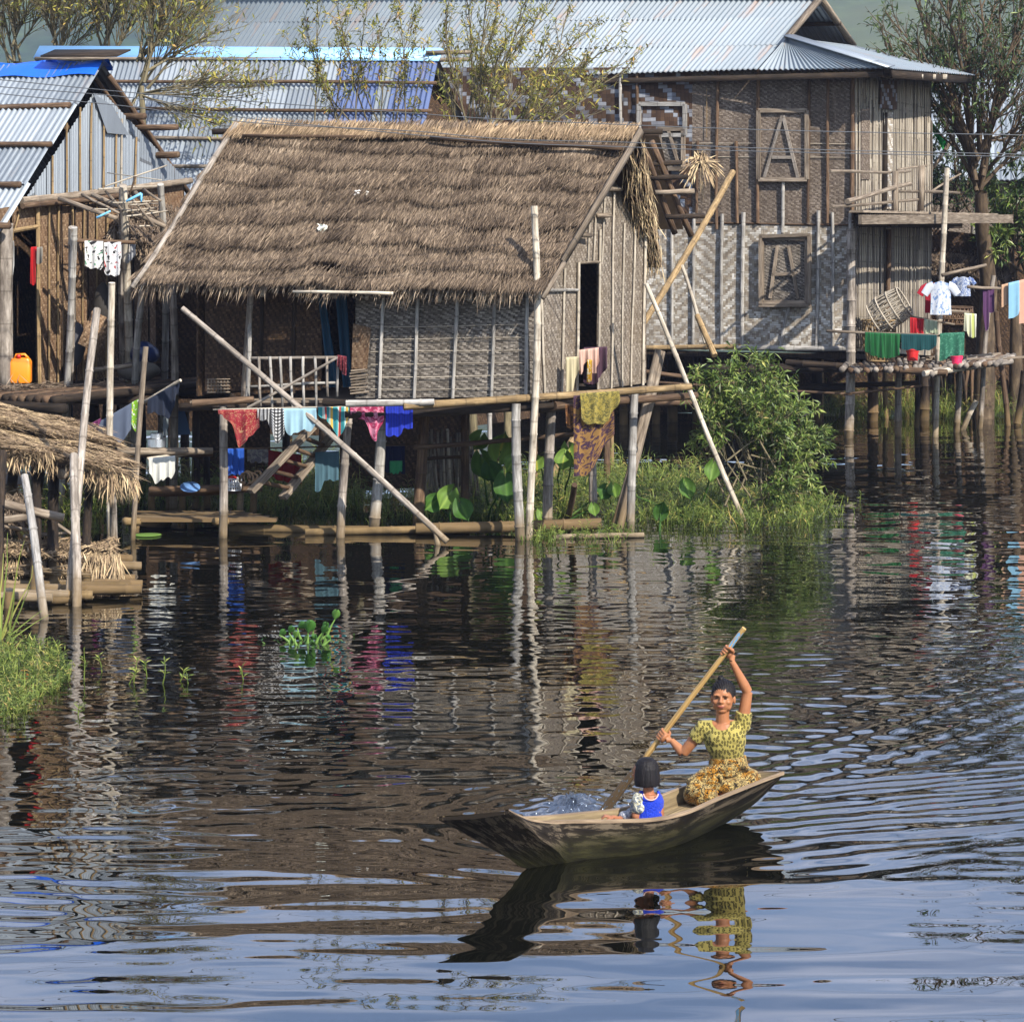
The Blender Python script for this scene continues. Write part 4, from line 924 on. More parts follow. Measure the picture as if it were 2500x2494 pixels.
for x0,y0,x1,y1,mt,r in ((1694,520,1692,845,'silver',.035),(1763,522,1761,845,'silver',.035),(1815,518,1812,845,'silver',.04),(1998,514,1994,845,'silver',.036),(2032,518,2032,845,'silver',.03),(2078,520,2072,850,'silver',.05),(1640,520,1640,845,'silver',.03),
    (1912,440,1911,568,'silver',.034),(1703,345,1700,520,'brown',.03),(1752,170,1750,560,'brown',.032),(1797,345,1800,545,'brown',.032),(1852,170,1850,545,'brown',.035),(2022,180,2020,545,'brown',.03),(1975,180,1972,545,'brown',.03),(2080,170,2080,545,'brown',.045),(1555,180,1555,330,'brown',.035),(1515,190,1515,330,'silver',.03),(1925,748,1905,845,'silver',.03),(1725,215,1725,335,'yellow',.008)):
    batten(bh,'batten',MT[mt],F4,x0,y0,x1,y1,r,7,.6)
for y in (350,383): batten(bh,'seam',MT['pale'],bo(.02),1690,y,2080,y+2,.008,4,0)
batten(bh,'storey_beam',MT['brown'],bo(.03),1600,547,2085,549,.02,6,0)
batten(bh,'sill_pole',MT['yellow'],bo(.12),1560,850,1810,846,.05,9,.7); batten(bh,'sill_pole',MT['silver'],bo(.12),1800,848,2068,851,.055,9,.6)
def shutter(f,px,frame,panel,brace,name='window',bars=()):
    x0,y0,x1,y1=px; o=wall(bh,name,panel,f(.06),[(x0,y1),(x1,y1),(x1,y0),(x0,y0)],.02)
    for a in ((x0,y0,x1,y0),(x0,y1,x1,y1),(x0,y0,x0,y1),(x1,y0,x1,y1)):
        m=MB(); m.beam(f(.09)(a[0],a[1]),f(.09)(a[2],a[3]),.075,.05,BF.n); m.build('frame',frame,o,sharp=40)
    for a in bars:
        m=MB(); m.beam(f(.10)(a[0],a[1]),f(.10)(a[2],a[3]),.055,.03,BF.n); m.build('brace',brace,o,sharp=40)
    return o
o=shutter(bo,(1852,270,1970,438),MT['plank'],MT['weave_brown'],MT['grey'],'window',((1910,283,1866,434),(1912,283,1948,434),(1885,384,1935,384))); o['label']='closed upper shutter with A shaped brace'
o=shutter(bo,(1860,582,1970,738),MT['plank'],MT['weave_grey'],MT['plank'],'window',((1898,600,1880,728),(1925,600,1948,728),(1885,670,1945,668))); o['label']='lower shutter in a heavy dark frame'
for a in ((1855,577,1978,573),(1853,745,1980,745),(1857,575,1857,745),(1976,575,1976,745)):
    m=MB(); m.beam(bo(.13)(a[0],a[1]),bo(.13)(a[2],a[3]),.06,.06,BF.n); m.build('frame',MT['plank'],o,sharp=40)
o=shutter(bo,(1560,254,1672,330),MT['silver'],MT['weave_blue'],MT['silver'],'window',()); o['label']='half hidden shutter in the checker weave'
o=shutter(bo,(1606,315,1668,412),MT['plank'],MT['weave_grey'],MT['plank'],'window',((1632,318,1656,400),(1612,320,1612,405))); o['label']='small propped shutter beside the hut ridge'
# reeds of the side wall stand proud as single canes
m=MB()
for k in range(60):
    x=lerp(2088,2272,(k+R.random())/60); y0=R.uniform(172,200) if R.random()<.7 else 300; m.pole(ro(.03)(x,850 if R.random()<.7 else 540),ro(.03)(x+R.uniform(-4,4),y0),.014,.012,.004,5)
m.build('reed_canes',MT['pale'],bh)
m=MB()
for k in range(60):
    x=lerp(2088,2272,(k+R.random())/60); m.pole(ro(.028)(x,850),ro(.028)(x+R.uniform(-4,4),R.uniform(175,500)),.012,.012,.004,5)
m.build('reed_canes',MT['grey'],bh)
for x0,x1,y0,y1,mt in ((2104,2124,265,438,'weave_brown'),(2160,2180,275,510,'weave_zig')):
    o=wall(bh,'shutter',MT[mt],ro(.07),[(x0,y1),(x1,y1),(x1,y0),(x0,y0)],.03)
batten(bh,'door_post',MT['brown'],ro(.1),2170,560,2167,780,.05,8,0); batten(bh,'door_post',MT['dark'],ro(.05),2160,275,2158,510,.06,8,0)
wall(bh,'woven_patch',MT['weave_blue'],ro(.08),[(2150,265),(2190,268),(2190,198),(2150,195)],.02)
# iron roof
br=thing('iron_roof',None,None,bh.location); br.parent=bh; br.location=(0,0,0); ORG[br.name]=V(bh.location)
zE=6.55
def atz(x,Y,z): return V(((x-1250)/F_*Y,Y,z))
eL=P(420,215,57.6); foot=P(1850,171,51.7); cor=P(2172,167,50.45); hip=P(1922,92,52.0); apx=P(2003,-5,53.0); rgl=P(560,-14,57.2); far=P(2382,184,54.8); bct=P(2084,112,55.0)
eLm=bilin(eL,foot,apx,rgl,0,.0)
for r_,(v0,v1) in enumerate(((0,.36),(.34,.72),(.70,1.0))):
    lift=V((0,-.01*(2-r_),.006*(2-r_)))
    m=MB(); corr(m,bilin(eL,foot,apx,rgl,0,v0)+lift,bilin(eL,foot,apx,rgl,1,v0)+lift,bilin(eL,foot,apx,rgl,1,v1)+lift*.3,bilin(eL,foot,apx,rgl,0,v1)+lift*.3,.105,.02,4,r_*1.4,1); m.build('iron_sheet',MT['tin_rust'],br)
m=MB(); corr(m,foot,cor,hip+V((.01,0,0)),hip,.105,.02,5,0,1); m.build('iron_sheet',MT['tin_rust'],br)
m=MB(); corr(m,cor,far,bct,hip,.105,.012,5,3,1); m.build('iron_sheet',MT['tin_rust'],br)
m=MB(); m.beam(hip+V((0,-.03,.05)),cor+V((.02,-.03,.03)),.22,.015,V((.3,-.6,1))); m.build('hip_cap',MT['tin'],br)
m=MB(); m.beam(hip+V((0,-.02,.0)),apx+V((0,-.02,0)),.07,.12,V((1,-.3,0))); m.build('barge_board',MT['plank'],br)
m=MB(); m.beam(apx,bct,.06,.12,V((1,-.3,0))); m.build('barge_board',MT['plank'],br)
bke=V((2.2,5.6,-2.0)); m=MB(); corr(m,apx+bke,rgl+bke,rgl,apx,.105,.02,6); m.build('iron_sheet',MT['tin_old'],br)
for t in (.18,.42,.7):
    m=MB(); a=apx.lerp(apx+bke,t)+V((0,0,-.05)); m.beam(a+V((.1,0,0)),a+V((-2.6,1,0)),.07,.08); m.build('purlin',MT['dark'],br)
m=MB(); m.beam(rgl+V((0,0,.04)),apx+V((0,0,.04)),.3,.02); m.build('ridge_cap',m_tin('rusty_ridge','b7a89a','8a5a3a',1.2),br)
m=MB(); m.beam(cor+V((.05,.1,-.1)),far+V((-.1,-.05,-.1)),.05,.14); m.build('fascia',MT['dark'],br)
m=MB(); m.beam(eL+V((0,.12,-.08)),cor+V((-.1,.12,-.1)),.05,.10); m.build('fascia',MT['dark'],br)
for x in (2158,2190,2218):
    m=MB(); p=ro(.1)(x,186); m.beam(p,p+ro(0).n*.75+V((0,0,-.03)),.07,.09); m.build('rafter_end',MT['pale'],br)
o=None
m=MB(); corr(m,P(470,113,58.6),P(640,112,58.2),P(760,-20,60),P(580,-20,60.4),.11,.02,4); tag(m.build('iron_roof',MT['tin_rust']),'rust streaked grey roof corner rising behind the blue ridge cap','roof')
m=MB(); m.beam(P(505,118,58.7),P(640,116,58.3),.1,.14); tag(m.build('fascia_board',MT['dark']),'dark board under the rust streaked roof corner','board')
# balcony
by=ro(.0)
for k in range(4):
    m=MB(); m.beam(ro(.15+.3*k)(2090,516),ro(.15+.3*k)(2372 if k<3 else 2420,524),.27,.04); m.build('balcony_plank',MT['plank'],bh,sharp=40)
m=MB(); m.beam(ro(1.3)(2100,536),ro(1.25)(2470,534),.06,.16); m.build('balcony_beam',MT['plank'],bh,sharp=40)
m=MB(); m.beam(ro(.3)(2095,540),ro(.3)(2345,545),.08,.2); m.build('balcony_beam',MT['dark'],bh,sharp=40)
for (x0,y0,x1,y1,r,o_) in ((2026,418,2222,418,.028,.95),(2030,505,2245,487,.03,1.0),(2068,492,2222,449,.045,1.05),(2188,467,2342,471,.028,1.0),(2190,415,2262,405,.02,.9),(2270,470,2345,425,.02,.6)):
    batten(bh,'balcony_rail',MT['plank'],ro(o_),x0,y0,x1,y1,r,7,0)
for x,y0,y1 in ((2184,418,552),(2248,405,515)): 
    m=MB(); m.beam(ro(1.05)(x,y1),ro(1.05)(x+2,y0),.11,.05,BF.n); m.build('balcony_post',MT['plank'],bh)
# stilts
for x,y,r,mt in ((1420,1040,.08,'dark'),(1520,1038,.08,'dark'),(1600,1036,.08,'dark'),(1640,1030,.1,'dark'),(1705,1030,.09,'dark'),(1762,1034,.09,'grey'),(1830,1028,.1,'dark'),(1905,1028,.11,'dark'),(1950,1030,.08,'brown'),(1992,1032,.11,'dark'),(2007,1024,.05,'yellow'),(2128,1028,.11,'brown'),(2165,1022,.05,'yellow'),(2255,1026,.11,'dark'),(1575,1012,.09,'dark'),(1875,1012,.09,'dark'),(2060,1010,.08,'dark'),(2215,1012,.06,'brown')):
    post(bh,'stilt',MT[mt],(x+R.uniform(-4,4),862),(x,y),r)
post(bh,'stilt',MT['grey'],(2078,560),(2070,1070),.085,50.9,label='front corner post running up the whole lower storey')
for x0,y0,x1,y1,Y,mt,r in ((1560,905,1800,938,50.5,'brown',.04),(1700,900,2060,898,51.5,'dark',.09),(1560,930,2080,962,50.4,'brown',.022),(2060,962,2250,942,50.4,'brown',.022),(1590,960,2080,945,52,'dark',.06),(1600,985,1760,980,52,'brown',.05),(1900,945,2240,935,52.6,'dark',.05)):
    m=MB(); m.pole(P(x0,y0,Y),P(x1,y1,Y),r,r,.004,7); m.build('cross_beam',MT[mt],bh)
tag(wall(None,'dark_woven_backdrop',MT['weave_dark'],VP((0,57.8,0),(9,56.8,0)),[(1200,1012),(2330,1000),(2330,862),(1200,862)],.05),'long dark backdrop added for the shade below the big house','screen')  # back wall added to make the space under the house dark
# ------------------------------------------------------------------ drying deck on the right
dk=thing('drying_deck','rickety bamboo deck on stilts at the right of the big house','deck',P(2290,1060,51)*1)
dk.location.z=0; ORG[dk.name]=V(dk.location)
dA,dB_,dC,dD=P(2045,884,52.0),P(2078,905,50.2),P(2425,888,50.0),P(2480,868,53.4)
for k in range(30):
    t=k/29; a=dA.lerp(dD,t); b=dB_.lerp(dC,t); m=MB(); m.pole(a+V((0,.2,R.uniform(-.02,.02))),b+V((0,R.uniform(-.25,.05),0)),.05,.05,.006,7); m.build('deck_bamboo',MT['grey' if k%3 else 'brown'],dk)
for p,q,r,mt in ((P(1920,885,51.5),P(2250,905,50.3),.06,'dark'),(P(2180,902,50.1),P(2312,910,49.7),.06,'brown'),(P(2255,912,49.6),P(2420,888,50.5),.055,'pale'),(P(2275,905,49.7),P(2470,882,51),.05,'grey'),(P(2300,888,51.5),P(2475,872,52.5),.05,'grey')):
    m=MB(); m.pole(p,q,r,r,.006,8,node=.6); m.build('deck_beam',MT[mt],dk,sharp=50)
for x,y in ((2055,902),(2172,905),(2275,913)):
    m=MB(); p=P(x,y,49.6); m.pole(p,p+V((.25,1.4,.02)),.05,.05,.004,9); m.build('beam_end',MT['grey'],dk)
for k in range(8):
    m=MB(); p=P(R.uniform(2230,2420),880-R.uniform(0,12),51+R.random()); m.beam(p,p+V((R.uniform(.4,.9),R.uniform(-.3,.3),R.uniform(0,.08))),.14,.03); m.build('loose_board',MT['plank'],dk,sharp=40)
for t,b,r,mt,lb in (((2195,905),(2193,1066),.065,'grey',None),((2312,410),(2285,1068),.055,'pale','tall pale corner post of the deck'),((2377,552),(2350,1000),.05,'silver',None),((2343,905),(2334,1056),.06,'grey',None),((2384,978),(2352,1050),.055,'pale',None),((2426,672),(2393,1048),.05,'grey',None),
    ((2432,760),(2458,1040),.055,'brown',None),((2240,905),(2238,1045),.05,'dark',None),((2500,905),(2482,1040),.07,'dark',None),((2275,912),(2278,1060),.03,'brown',None)):
    post(dk,'post',MT[mt],t,b,r,None,.5,label=lb)
for p,q,r in ((P(2018,808,50.2),P(2350,822,50.0),.026),(P(2300,672,50.3),P(2408,647,50.6),.034),(P(2300,757,50.2),P(2365,762,50.4),.026),(P(2362,700,50.5),P(2460,705,50.8),.03),(P(2196,768,51),P(2330,792,50.4),.022)):
    m=MB(); m.pole(p,q,r,r*.8,.008,7); m.build('washing_pole',MT['plank'],dk)
YR=50.0; gr='laundry drying on the right deck'
garment('skirt','bright green ruffled skirt over the deck rail','skirt',CL('green_cloth','1a6032','124826','rib',.5),(2112,812),(2198,816),[(0,42),(.12,52),(.5,60),(.85,56),(1,44)],YR,gr,fold=.03,nf=5)
garment('sarong','dark green ribbed cloth beside the ruffled skirt','cloth',CL('bottle_green','12474a','0c3438','rib',.8),(2199,816),(2286,819),[(0,36),(.8,37),(1,22)],YR,gr,fold=.012)
garment('cloth','sea green lace cloth at the right end of the deck rail','cloth',CL('lace_green','2e6a54','4f8a70','print',1.4),(2295,815),(2354,812),[(0,66),(.5,54),(1,56)],YR,gr,fold=.015,nf=2)
garment('cloth','red cloth on the pole behind the green skirt','cloth',CL('red_cloth','b01c26'),(2222,776),(2256,780),[(0,40),(.4,34),(1,42)],YR+.5,gr)
garment('cloth','pale mint cloth right of the red one','cloth',CL('pale_mint','b9c2a4'),(2257,780),(2288,785),[(0,36),(.5,28),(1,30)],YR+.5,gr)
garment('cloth','white and lemon towel hanging by the deck corner','towel',CL('lemon_white','d8d8b8','c4cc7c','stripe',.5,'e8e6da'),(2355,765),(2384,768),[(0,40),(.5,58),(1,54)],YR+.3,gr)
garment('trousers','purple leggings hanging on the line by the trunk','trousers',CL('plum_cloth','5c3a62'),(2399,704),(2426,704),[(0,45),(.25,105),(.5,98),(.55,58),(1,58)],YR+.7,gr,fold=.012,nf=2)
garment('towel','tan towel on the right clothes line','towel',CL('tan_towel','d0a888'),(2445,697),(2463,692),[(0,52),(1,50)],YR+.5,gr,fold=.006,nf=1)
garment('towel','light blue towel on the right clothes line','towel',CL('sky_towel','8fc0dc'),(2462,692),(2488,686),[(0,88),(.9,82),(1,70)],YR+.4,gr,fold=.006,nf=1)
garment('towel','peach towel cut by the right edge of the photo','towel',CL('peach_towel','d8a890'),(2488,686),(2530,676),[(0,106),(.7,104),(1,100)],YR+.4,gr,fold=.008,nf=1)
m=MB(); m.pole(P(2440,700,YR+.5),P(2600,664,YR+.4),.012,.012,.002,5); tag(m.build('clothes_line',MT['wire']),'taut line carrying tan, blue and peach towels','washing line')
def shirt(name,label,mat,cx,cy,w,h,Y,yaw=0,group=gr):
    c=P(cx,cy,Y); s=Y/F_; W=w*s; H=h*s; m=MB()
    for sg in (-1,1):
        m.grid(lambda u,v:c+V(((u-.5)*W*(1-.06*math.sin(PI*v)),sg*(.05*math.sin(PI*u)+.012*math.sin(u*17+v*3)*v),-.02*H*(0)-v*H-(.10*H*abs(u-.5)*2*(1-v)))),14,14)
    for sd in (-1,1):
        a=c+V((sd*W*.44,0,-.10*H)); b=c+V((sd*W*.78,0,-.40*H))
        m.tube([c+V((sd*W*.34,0,-.15*H)),a.lerp(b,.3),b],[.16*H,.14*H,.12*H],10,False,.4)
    o=m.build(name,mat); return tag(o,label,'shirt',group)
shirt('shirt','white blue trimmed shirt on a hanger at the deck',CL('white_shirt','d4dae6','7f9cc8','print',.5),2297,686,52,82,YR+.2)
shirt('shirt','red shirt hanging behind the white blue trimmed one',CL('red_shirt','b42436'),2281,690,46,74,YR+.6)
shirt('shirt','blue and white shirt far back in the shade of the trunk',CL('blue_white','4a66a0','c0c8d4','floral',1.2),2352,675,36,48,YR+2.2)
gl='white T-shirts by the left house'
garment('t_shirt','white T-shirt with green sketch print, left of the pair','t-shirt',CL('print_tee','e4e2de','2a2a2e','print',1.1,'4a8a6a'),(207,590),(252,591),[(0,62),(.9,66),(1,58)],37.0,gl,fold=.012,nf=2)
garment('t_shirt','white T-shirt with black bird print next to the pale pole','t-shirt',CL('bird_tee','e2e2e4','1c1c20','print',1.0,'b03030'),(255,592),(296,593),[(0,68),(.2,80),(.95,80),(1,60)],37.1,gl,fold=.012,nf=2)
garment('cloth','grey white cloth half hidden behind the pale upright','cloth',CL('grey_white','a8aab0'),(308,594),(330,594),[(0,50),(.6,40),(1,28)],37.8,gl)
garment('shorts','cream white shorts hanging from the kitchen shelf','shorts',CL('cream_white','d9d8cf'),(364,1120),(428,1114),[(0,28),(.25,66),(.42,50),(.6,62),(.65,40),(.9,62),(1,25)],36.1,'laundry at the kitchen shelf',fold=.014)
garment('trousers','navy trousers hanging on the slanting rod','trousers',CL('navy_denim','20283a'),(362,976),(438,932),[(0,30),(.3,45),(.6,70),(.7,80),(.8,50),(1,22)],36.3,'laundry at the kitchen shelf')
garment('cloth','long grey strip of cloth below the navy trousers','cloth',CL('grey_strip','7d858a'),(400,1000),(412,995),[(0,60),(.7,75),(1,40)],36.5,'laundry at the kitchen shelf',nf=1)
garment('sheet','slate blue sheet on the sagging line','sheet',CL('slate_cloth','5a6478'),(240,1032),(322,985),[(0,36),(.3,50),(.7,80),(1,62)],36.0,'laundry at the kitchen shelf',fold=.01,nf=2)
garment('cloth','plum knotted cloth left of the slate blue sheet','cloth',CL('magenta_cloth','6a2a58'),(200,1048),(246,1022),[(0,24),(.6,44),(1,10)],35.9,'laundry at the kitchen shelf')
garment('cloth','lime and white cloth right of the slate blue sheet','cloth',CL('lime_cloth','7cae2a','d8d8d0','print',1.5,'d8c83a'),(322,984),(346,972),[(0,50),(.5,78),(1,30)],36.0,'laundry at the kitchen shelf',nf=1)
garment('cloth','red cloth hanging inside the left house doorway','cloth',CL('scarlet_cloth','c01a20'),(76,605),(90,604),[(0,85),(.6,95),(1,80)],37.45,'laundry in the left doorway',nf=1)
garment('cloth','pale cloth beside the red one in the left doorway','cloth',CL('ash_cloth','8f8a80'),(90,606),(104,604),[(0,40),(1,36)],37.4,'laundry in the left doorway',nf=1)
garment('tarpaulin_strip','grey plastic strip twisting down the left door post','tarpaulin',m_flat('grey_plastic','9a9a98',.35,0,.15),(14,590),(34,590),[(0,160),(.5,240),(1,100)],37.0,'laundry in the left doorway',fold=.03,nf=1,narrow=.6)

# ------------------------------------------------------------------ thatched shed and raft at the lower left
sd=thing('thatched_shed','low thatched shed on crooked poles at the left water edge','shed',P(100,1440,31)*1); sd.location.z=0; ORG[sd.name]=V(sd.location)
a,b,c,d=P(-60,1100,30.6),P(330,1175,31.4),P(255,1060,34.2),P(-60,985,33.6)
def sroof(u,v): return bilin(a,b,c,d,u,v)+V((0,0,.10*math.sin(u*5)*v))
m=MB(); m.slab(a,b,c,d,.05); m.build('mat',MT['thatch_under'],sd,smooth=False)
m=MB(); straws(m,a,b,c,d,7500,.34,.012,.13,2.2,.09,None,21,(.12,1),.9,300); m.build('straw',MT['thatch_gold'],sd,smooth=False)
m=MB()
for i in range(520):
    t=R.random(); p=P(lerp(205,335,t),lerp(1118,1172,t)+R.uniform(-6,6),31.2+R.uniform(0,.5)); dr=V((R.gauss(.1,.3),R.gauss(-.2,.2),-1)); m.leaf(p,dr,V((R.gauss(0,.5),-1,.1)),R.uniform(.18,.42)*(1.1-abs(t-.45)),.016,(R.uniform(.2,.95),R.random()))
m.build('straw_fringe',MT['thatch_gold'],sd,smooth=False); m=MB()
for i in range(160):
    p=P(R.uniform(-5,130),1105+R.uniform(-6,10),30.8); m.leaf(p,V((R.gauss(.1,.3),R.gauss(0,.2),-1)),V((0,-1,.1)),R.uniform(.08,.22),.015,(R.uniform(.1,.8),R.random()))
m.build('straw_fringe',MT['thatch_gold'],sd,smooth=False)
for t,b_,r,mt,Y in (((60,1162),(108,1510),.045,'silver',29.6),((82,1105),(84,1470),.055,'dark',31.5),((132,1110),(135,1455),.065,'dark',32),((215,1110),(218,1450),.05,'dark',32.3),((272,1180),(275,1360),.048,'grey',32.8),((5,1105),(0,1480),.06,'dark',30.5),((180,1110),(183,1480),.05,'grey',30.4)):
    post(sd,'post',MT[mt],t,b_,r,Y)
for p,q,r in ((P(-20,1112,30.9),P(180,1140,31.2),.05),(P(150,1158,31.0),P(185,1130,31.4),.06),(P(-10,1225,30.4),P(155,1264,30.6),.05),(P(-10,1270,30.3),P(62,1262,30.5),.05),(P(10,1285,30.6),P(140,1310,31.4),.02),(P(60,1262,30.8),P(115,1340,31.6),.016),(P(140,1280,31),P(228,1338,31),.018),(P(60,1308,31),P(170,1300,32),.02)):
    m=MB(); m.pole(p,q,r,r*.9,.01,8); m.build('bamboo',MT['plank'],sd)
m=MB(); 
for i in range(700):
    p=P(R.uniform(-10,62),R.uniform(1200,1262),30.9+R.random()*.5); m.leaf(p,V((R.gauss(.3,.6),R.gauss(0,.4),R.gauss(-.7,.4))),V((0,-1,.3)),R.uniform(.1,.3),.014,(R.uniform(0,.8),R.random()))
m.build('straw',MT['thatch'],sd,smooth=False)
rf=thing('bamboo_raft','bamboo raft platform at the left water edge under loose thatch','platform',P(150,1460,30)*1); rf.location.z=0; ORG[rf.name]=V(rf.location)
for k,(x0,x1,y,Y,mt) in enumerate(((-40,62,1446,29.3,'pale'),(-40,128,1456,29.2,'grey'),(60,168,1452,29.35,'grey'),(135,226,1452,29.4,'yellow'),(-40,150,1437,29.7,'plank'),(100,315,1440,29.9,'brown'),(230,348,1425,30.2,'brown'),(-40,200,1428,30.1,'plank'),(80,318,1430,30.05,'dark'),(-40,260,1418,30.5,'grey'),(150,346,1440,29.75,'brown'),(60,330,1412,30.8,'brown'),(250,345,1380,31.6,'plank'),(270,322,1362,32.2,'brown'),(-40,300,1400,31.2,'dark'))):
    m=MB(); m.pole(P(x0,y,Y),P(x1,y+R.uniform(-3,3),Y+R.uniform(0,.1)),.055,.05,.004,9,node=.4); m.build('bamboo',MT[mt],rf,sharp=50)
for x0,x1,y,Y in ((-40,28,1487,29.0),(110,198,1466,29.3),(120,150,1470,29.4)):
    m=MB(); m.pole(P(x0,y,Y),P(x1,y-2,Y+.1),.04,.04,.004,8); m.build('bamboo',MT['brown'],rf)
for x in (20,105,165,280): post(rf,'post',MT['brown'],(x,1445),(x,1486-x*.12),.05)
tb=thing('thatch_bundle','loose golden thatch sheets heaped on the bamboo raft','thatch',P(150,1420,30.2))
aa,bb,cc_,dd=P(-40,1372,30.2),P(262,1382,30.6),P(290,1335,31.5),P(-40,1332,31.2)
m=MB(); m.slab(aa,bb,cc_,dd,.08); m.build('mat',MT['thatch_under'],tb,smooth=False)
m=MB(); straws(m,aa,bb,cc_,dd,2200,.34,.014,.1,3,.06,None,31,(.2,1),.35,500)
for i in range(900):
    p=P(R.uniform(175,292),R.uniform(1345,1400),30.4+R.random()*.4); m.leaf(p,V((R.gauss(.05,.28),R.gauss(-.25,.2),-1)),V((R.gauss(0,.6),-1,.1)),R.uniform(.15,.42),.014,(R.uniform(.15,1),R.random()))
m.build('straw',MT['thatch_gold'],tb,smooth=False)
m=MB()
for k in range(60):
    p=P(R.uniform(-10,120),R.uniform(1380,1432),30+R.random()*.5); m.pole(p,p+V((R.uniform(.1,.5),R.uniform(-.2,.3),R.uniform(-.05,.06))),.012,.01,.03,5)
o=m.build('stick_litter',MT['plank'],tb)

# ------------------------------------------------------------------ plants
def stem_pts(p,q,rr,bow=.12,n=7):
    d=q-p; L=d.length; o=V((rr.uniform(-1,1),rr.uniform(-1,1),rr.uniform(-.3,.6)))*bow*L
    return [p+d*t+o*math.sin(PI*t)*.6+V((rr.gauss(0,.012),rr.gauss(0,.012),0))*L*t for t in np.linspace(0,1,n)]
def spray(mw,ml,pts,r0,rr,twigs,tl,leaves,ll,lw,t0=.3,droop=.35,sub=1,ang=.6):
    "a stem with side twigs and leaves"
    n=len(pts); mw.tube(pts,[lerp(r0,r0*.25,i/(n-1)) for i in range(n)],6 if r0>.012 else 4,False)
    for k in range(twigs):
        t=lerp(t0,1,(k+rr.random())/max(1,twigs)); i=min(n-2,int(t*(n-1))); f=t*(n-1)-i
        p=pts[i].lerp(pts[i+1],f); d=(pts[i+1]-pts[i]).normalized()
        dev=V((rr.gauss(0,1),rr.gauss(0,1),rr.gauss(0,.5))); dev=(dev-d*dev.dot(d)).normalized()
        dd=(d+dev*ang*rr.uniform(.5,1.3)+V((0,0,.15))).normalized(); L=tl*rr.uniform(.5,1.2)*(1.15-.5*t)
        tp=[p+dd*L*s_+V((0,0,.12*L*s_*s_))+V((rr.gauss(0,.02),rr.gauss(0,.02),0))*L for s_ in (0,.33,.66,1)]
        if sub: spray(mw,ml,tp,r0*.4,rr,max(2,twigs//3),tl*.5,leaves,ll,lw,.25,droop,sub-1,ang)
        else:
            mw.tube(tp,[r0*.4,r0*.33,r0*.25,r0*.12],3,False); leafy(ml,tp,rr,leaves,ll,lw,droop)
    if sub==0 or twigs==0: leafy(ml,pts[n//2:],rr,leaves,ll,lw,droop)
def leafy(ml,pts,rr,leaves,ll,lw,droop):
    n=len(pts); tone=rr.random()
    for k in range(leaves):
        t=rr.uniform(.25,1)*(n-1); i=min(n-2,int(t)); p=pts[i].lerp(pts[i+1],t-i); d=(pts[i+1]-pts[i]).normalized()
        dev=V((rr.gauss(0,1),rr.gauss(0,1),rr.gauss(0,1))).normalized()
        dd=(d*.5+dev*.8+V((0,0,-droop))).normalized()
        ml.leaf(p,dd,V((rr.gauss(0,.6),rr.gauss(-.3,.6),1)),ll*rr.uniform(.6,1.25),lw*rr.uniform(.7,1.3),(min(.99,max(0,.5*tone+.5*rr.random())),rr.random()),.06)
def tree(name,label,base,trunk,stems,seed,leafmat,r=.06,barkmat='bark',group=None,**k):
    rr=random.Random(seed); t=thing(name,label,'shrub' if 'shrub' in name or 'bush' in name else 'tree',base,group)
    mw,ml=MB(),MB()
    if trunk: 
        pts=[V(base)+V((0,0,-.3))]+[V(q) for q in trunk]; mw.tube(pts,[r*1.5]+[lerp(r*1.25,r*.8,i/max(1,len(trunk)-1)) for i in range(len(trunk))],9,False)
    for s in stems:
        p,q=V(s[0]),V(s[1]); rs_=s[2] if len(s)>2 else r*.4
        spray(mw,ml,stem_pts(p,q,rr,k.get('bow',.12)),rs_,rr,k.get('twigs',9),k.get('tl',.8),k.get('leaves',5),k.get('ll',.12),k.get('lw',.03),k.get('t0',.25),k.get('droop',.3),k.get('sub',1),k.get('ang',.6))
    mw.build('trunk',MT[barkmat],t); ml.build('crown',MT[leafmat],t,smooth=False); return t
# willow shrub behind the hut ridge, three clumps of stems
fk=P(1165,345,42.6)
st=[]
for x,y in ((1085,30),(1130,-40),(1190,-30),(1240,-60),(1300,-40),(1345,20),(1385,60),(1440,70),(1480,110),(1530,165),(1400,200),(1270,60),(1215,120),(1330,130),(1120,140),(1180,70),(1420,150)):
    st.append((fk+V((R.uniform(-.25,.25),R.uniform(-.3,.3),R.uniform(-.5,.0))),P(x,y,42.6+R.uniform(-.9,.9)),.02))
tree('willow_shrub','sprawling bare twigged shrub with yellow leaves right behind the thatch ridge',V((fk.x,fk.y,0)),[V((fk.x-.1,fk.y,1.6)),V((fk.x+.05,fk.y,3.2)),fk+V((0,0,-.3))],st,3,'leaf_yel',.05,'twig',twigs=13,tl=.6,leaves=3,ll=.105,lw=.025,bow=.10,droop=.4,ang=.5)
fk2=P(880,330,42.9); st=[]
for x,y in ((735,40),(780,-20),(815,-40),(860,20),(905,-30),(950,40),(1000,60),(1040,130),(840,100),(760,120),(925,110),(700,110),(980,0),(1010,20)):
    st.append((fk2+V((R.uniform(-.75,.75),R.uniform(-.3,.3),R.uniform(-.5,.0))),P(x,y,42.9+R.uniform(-.8,.8)),.014))
tree('willow_shrub','upright leafy green shoots in front of the blue ridge cap',V((fk2.x,fk2.y,0)),[V((fk2.x,fk2.y,2.)),fk2+V((0,0,-.3))],st,4,'leaf_yel',.045,'twig',twigs=10,tl=.42,leaves=4,ll=.11,lw=.025,bow=.06,droop=.4,ang=.5)
fk3=P(1240,330,42.2); st=[]
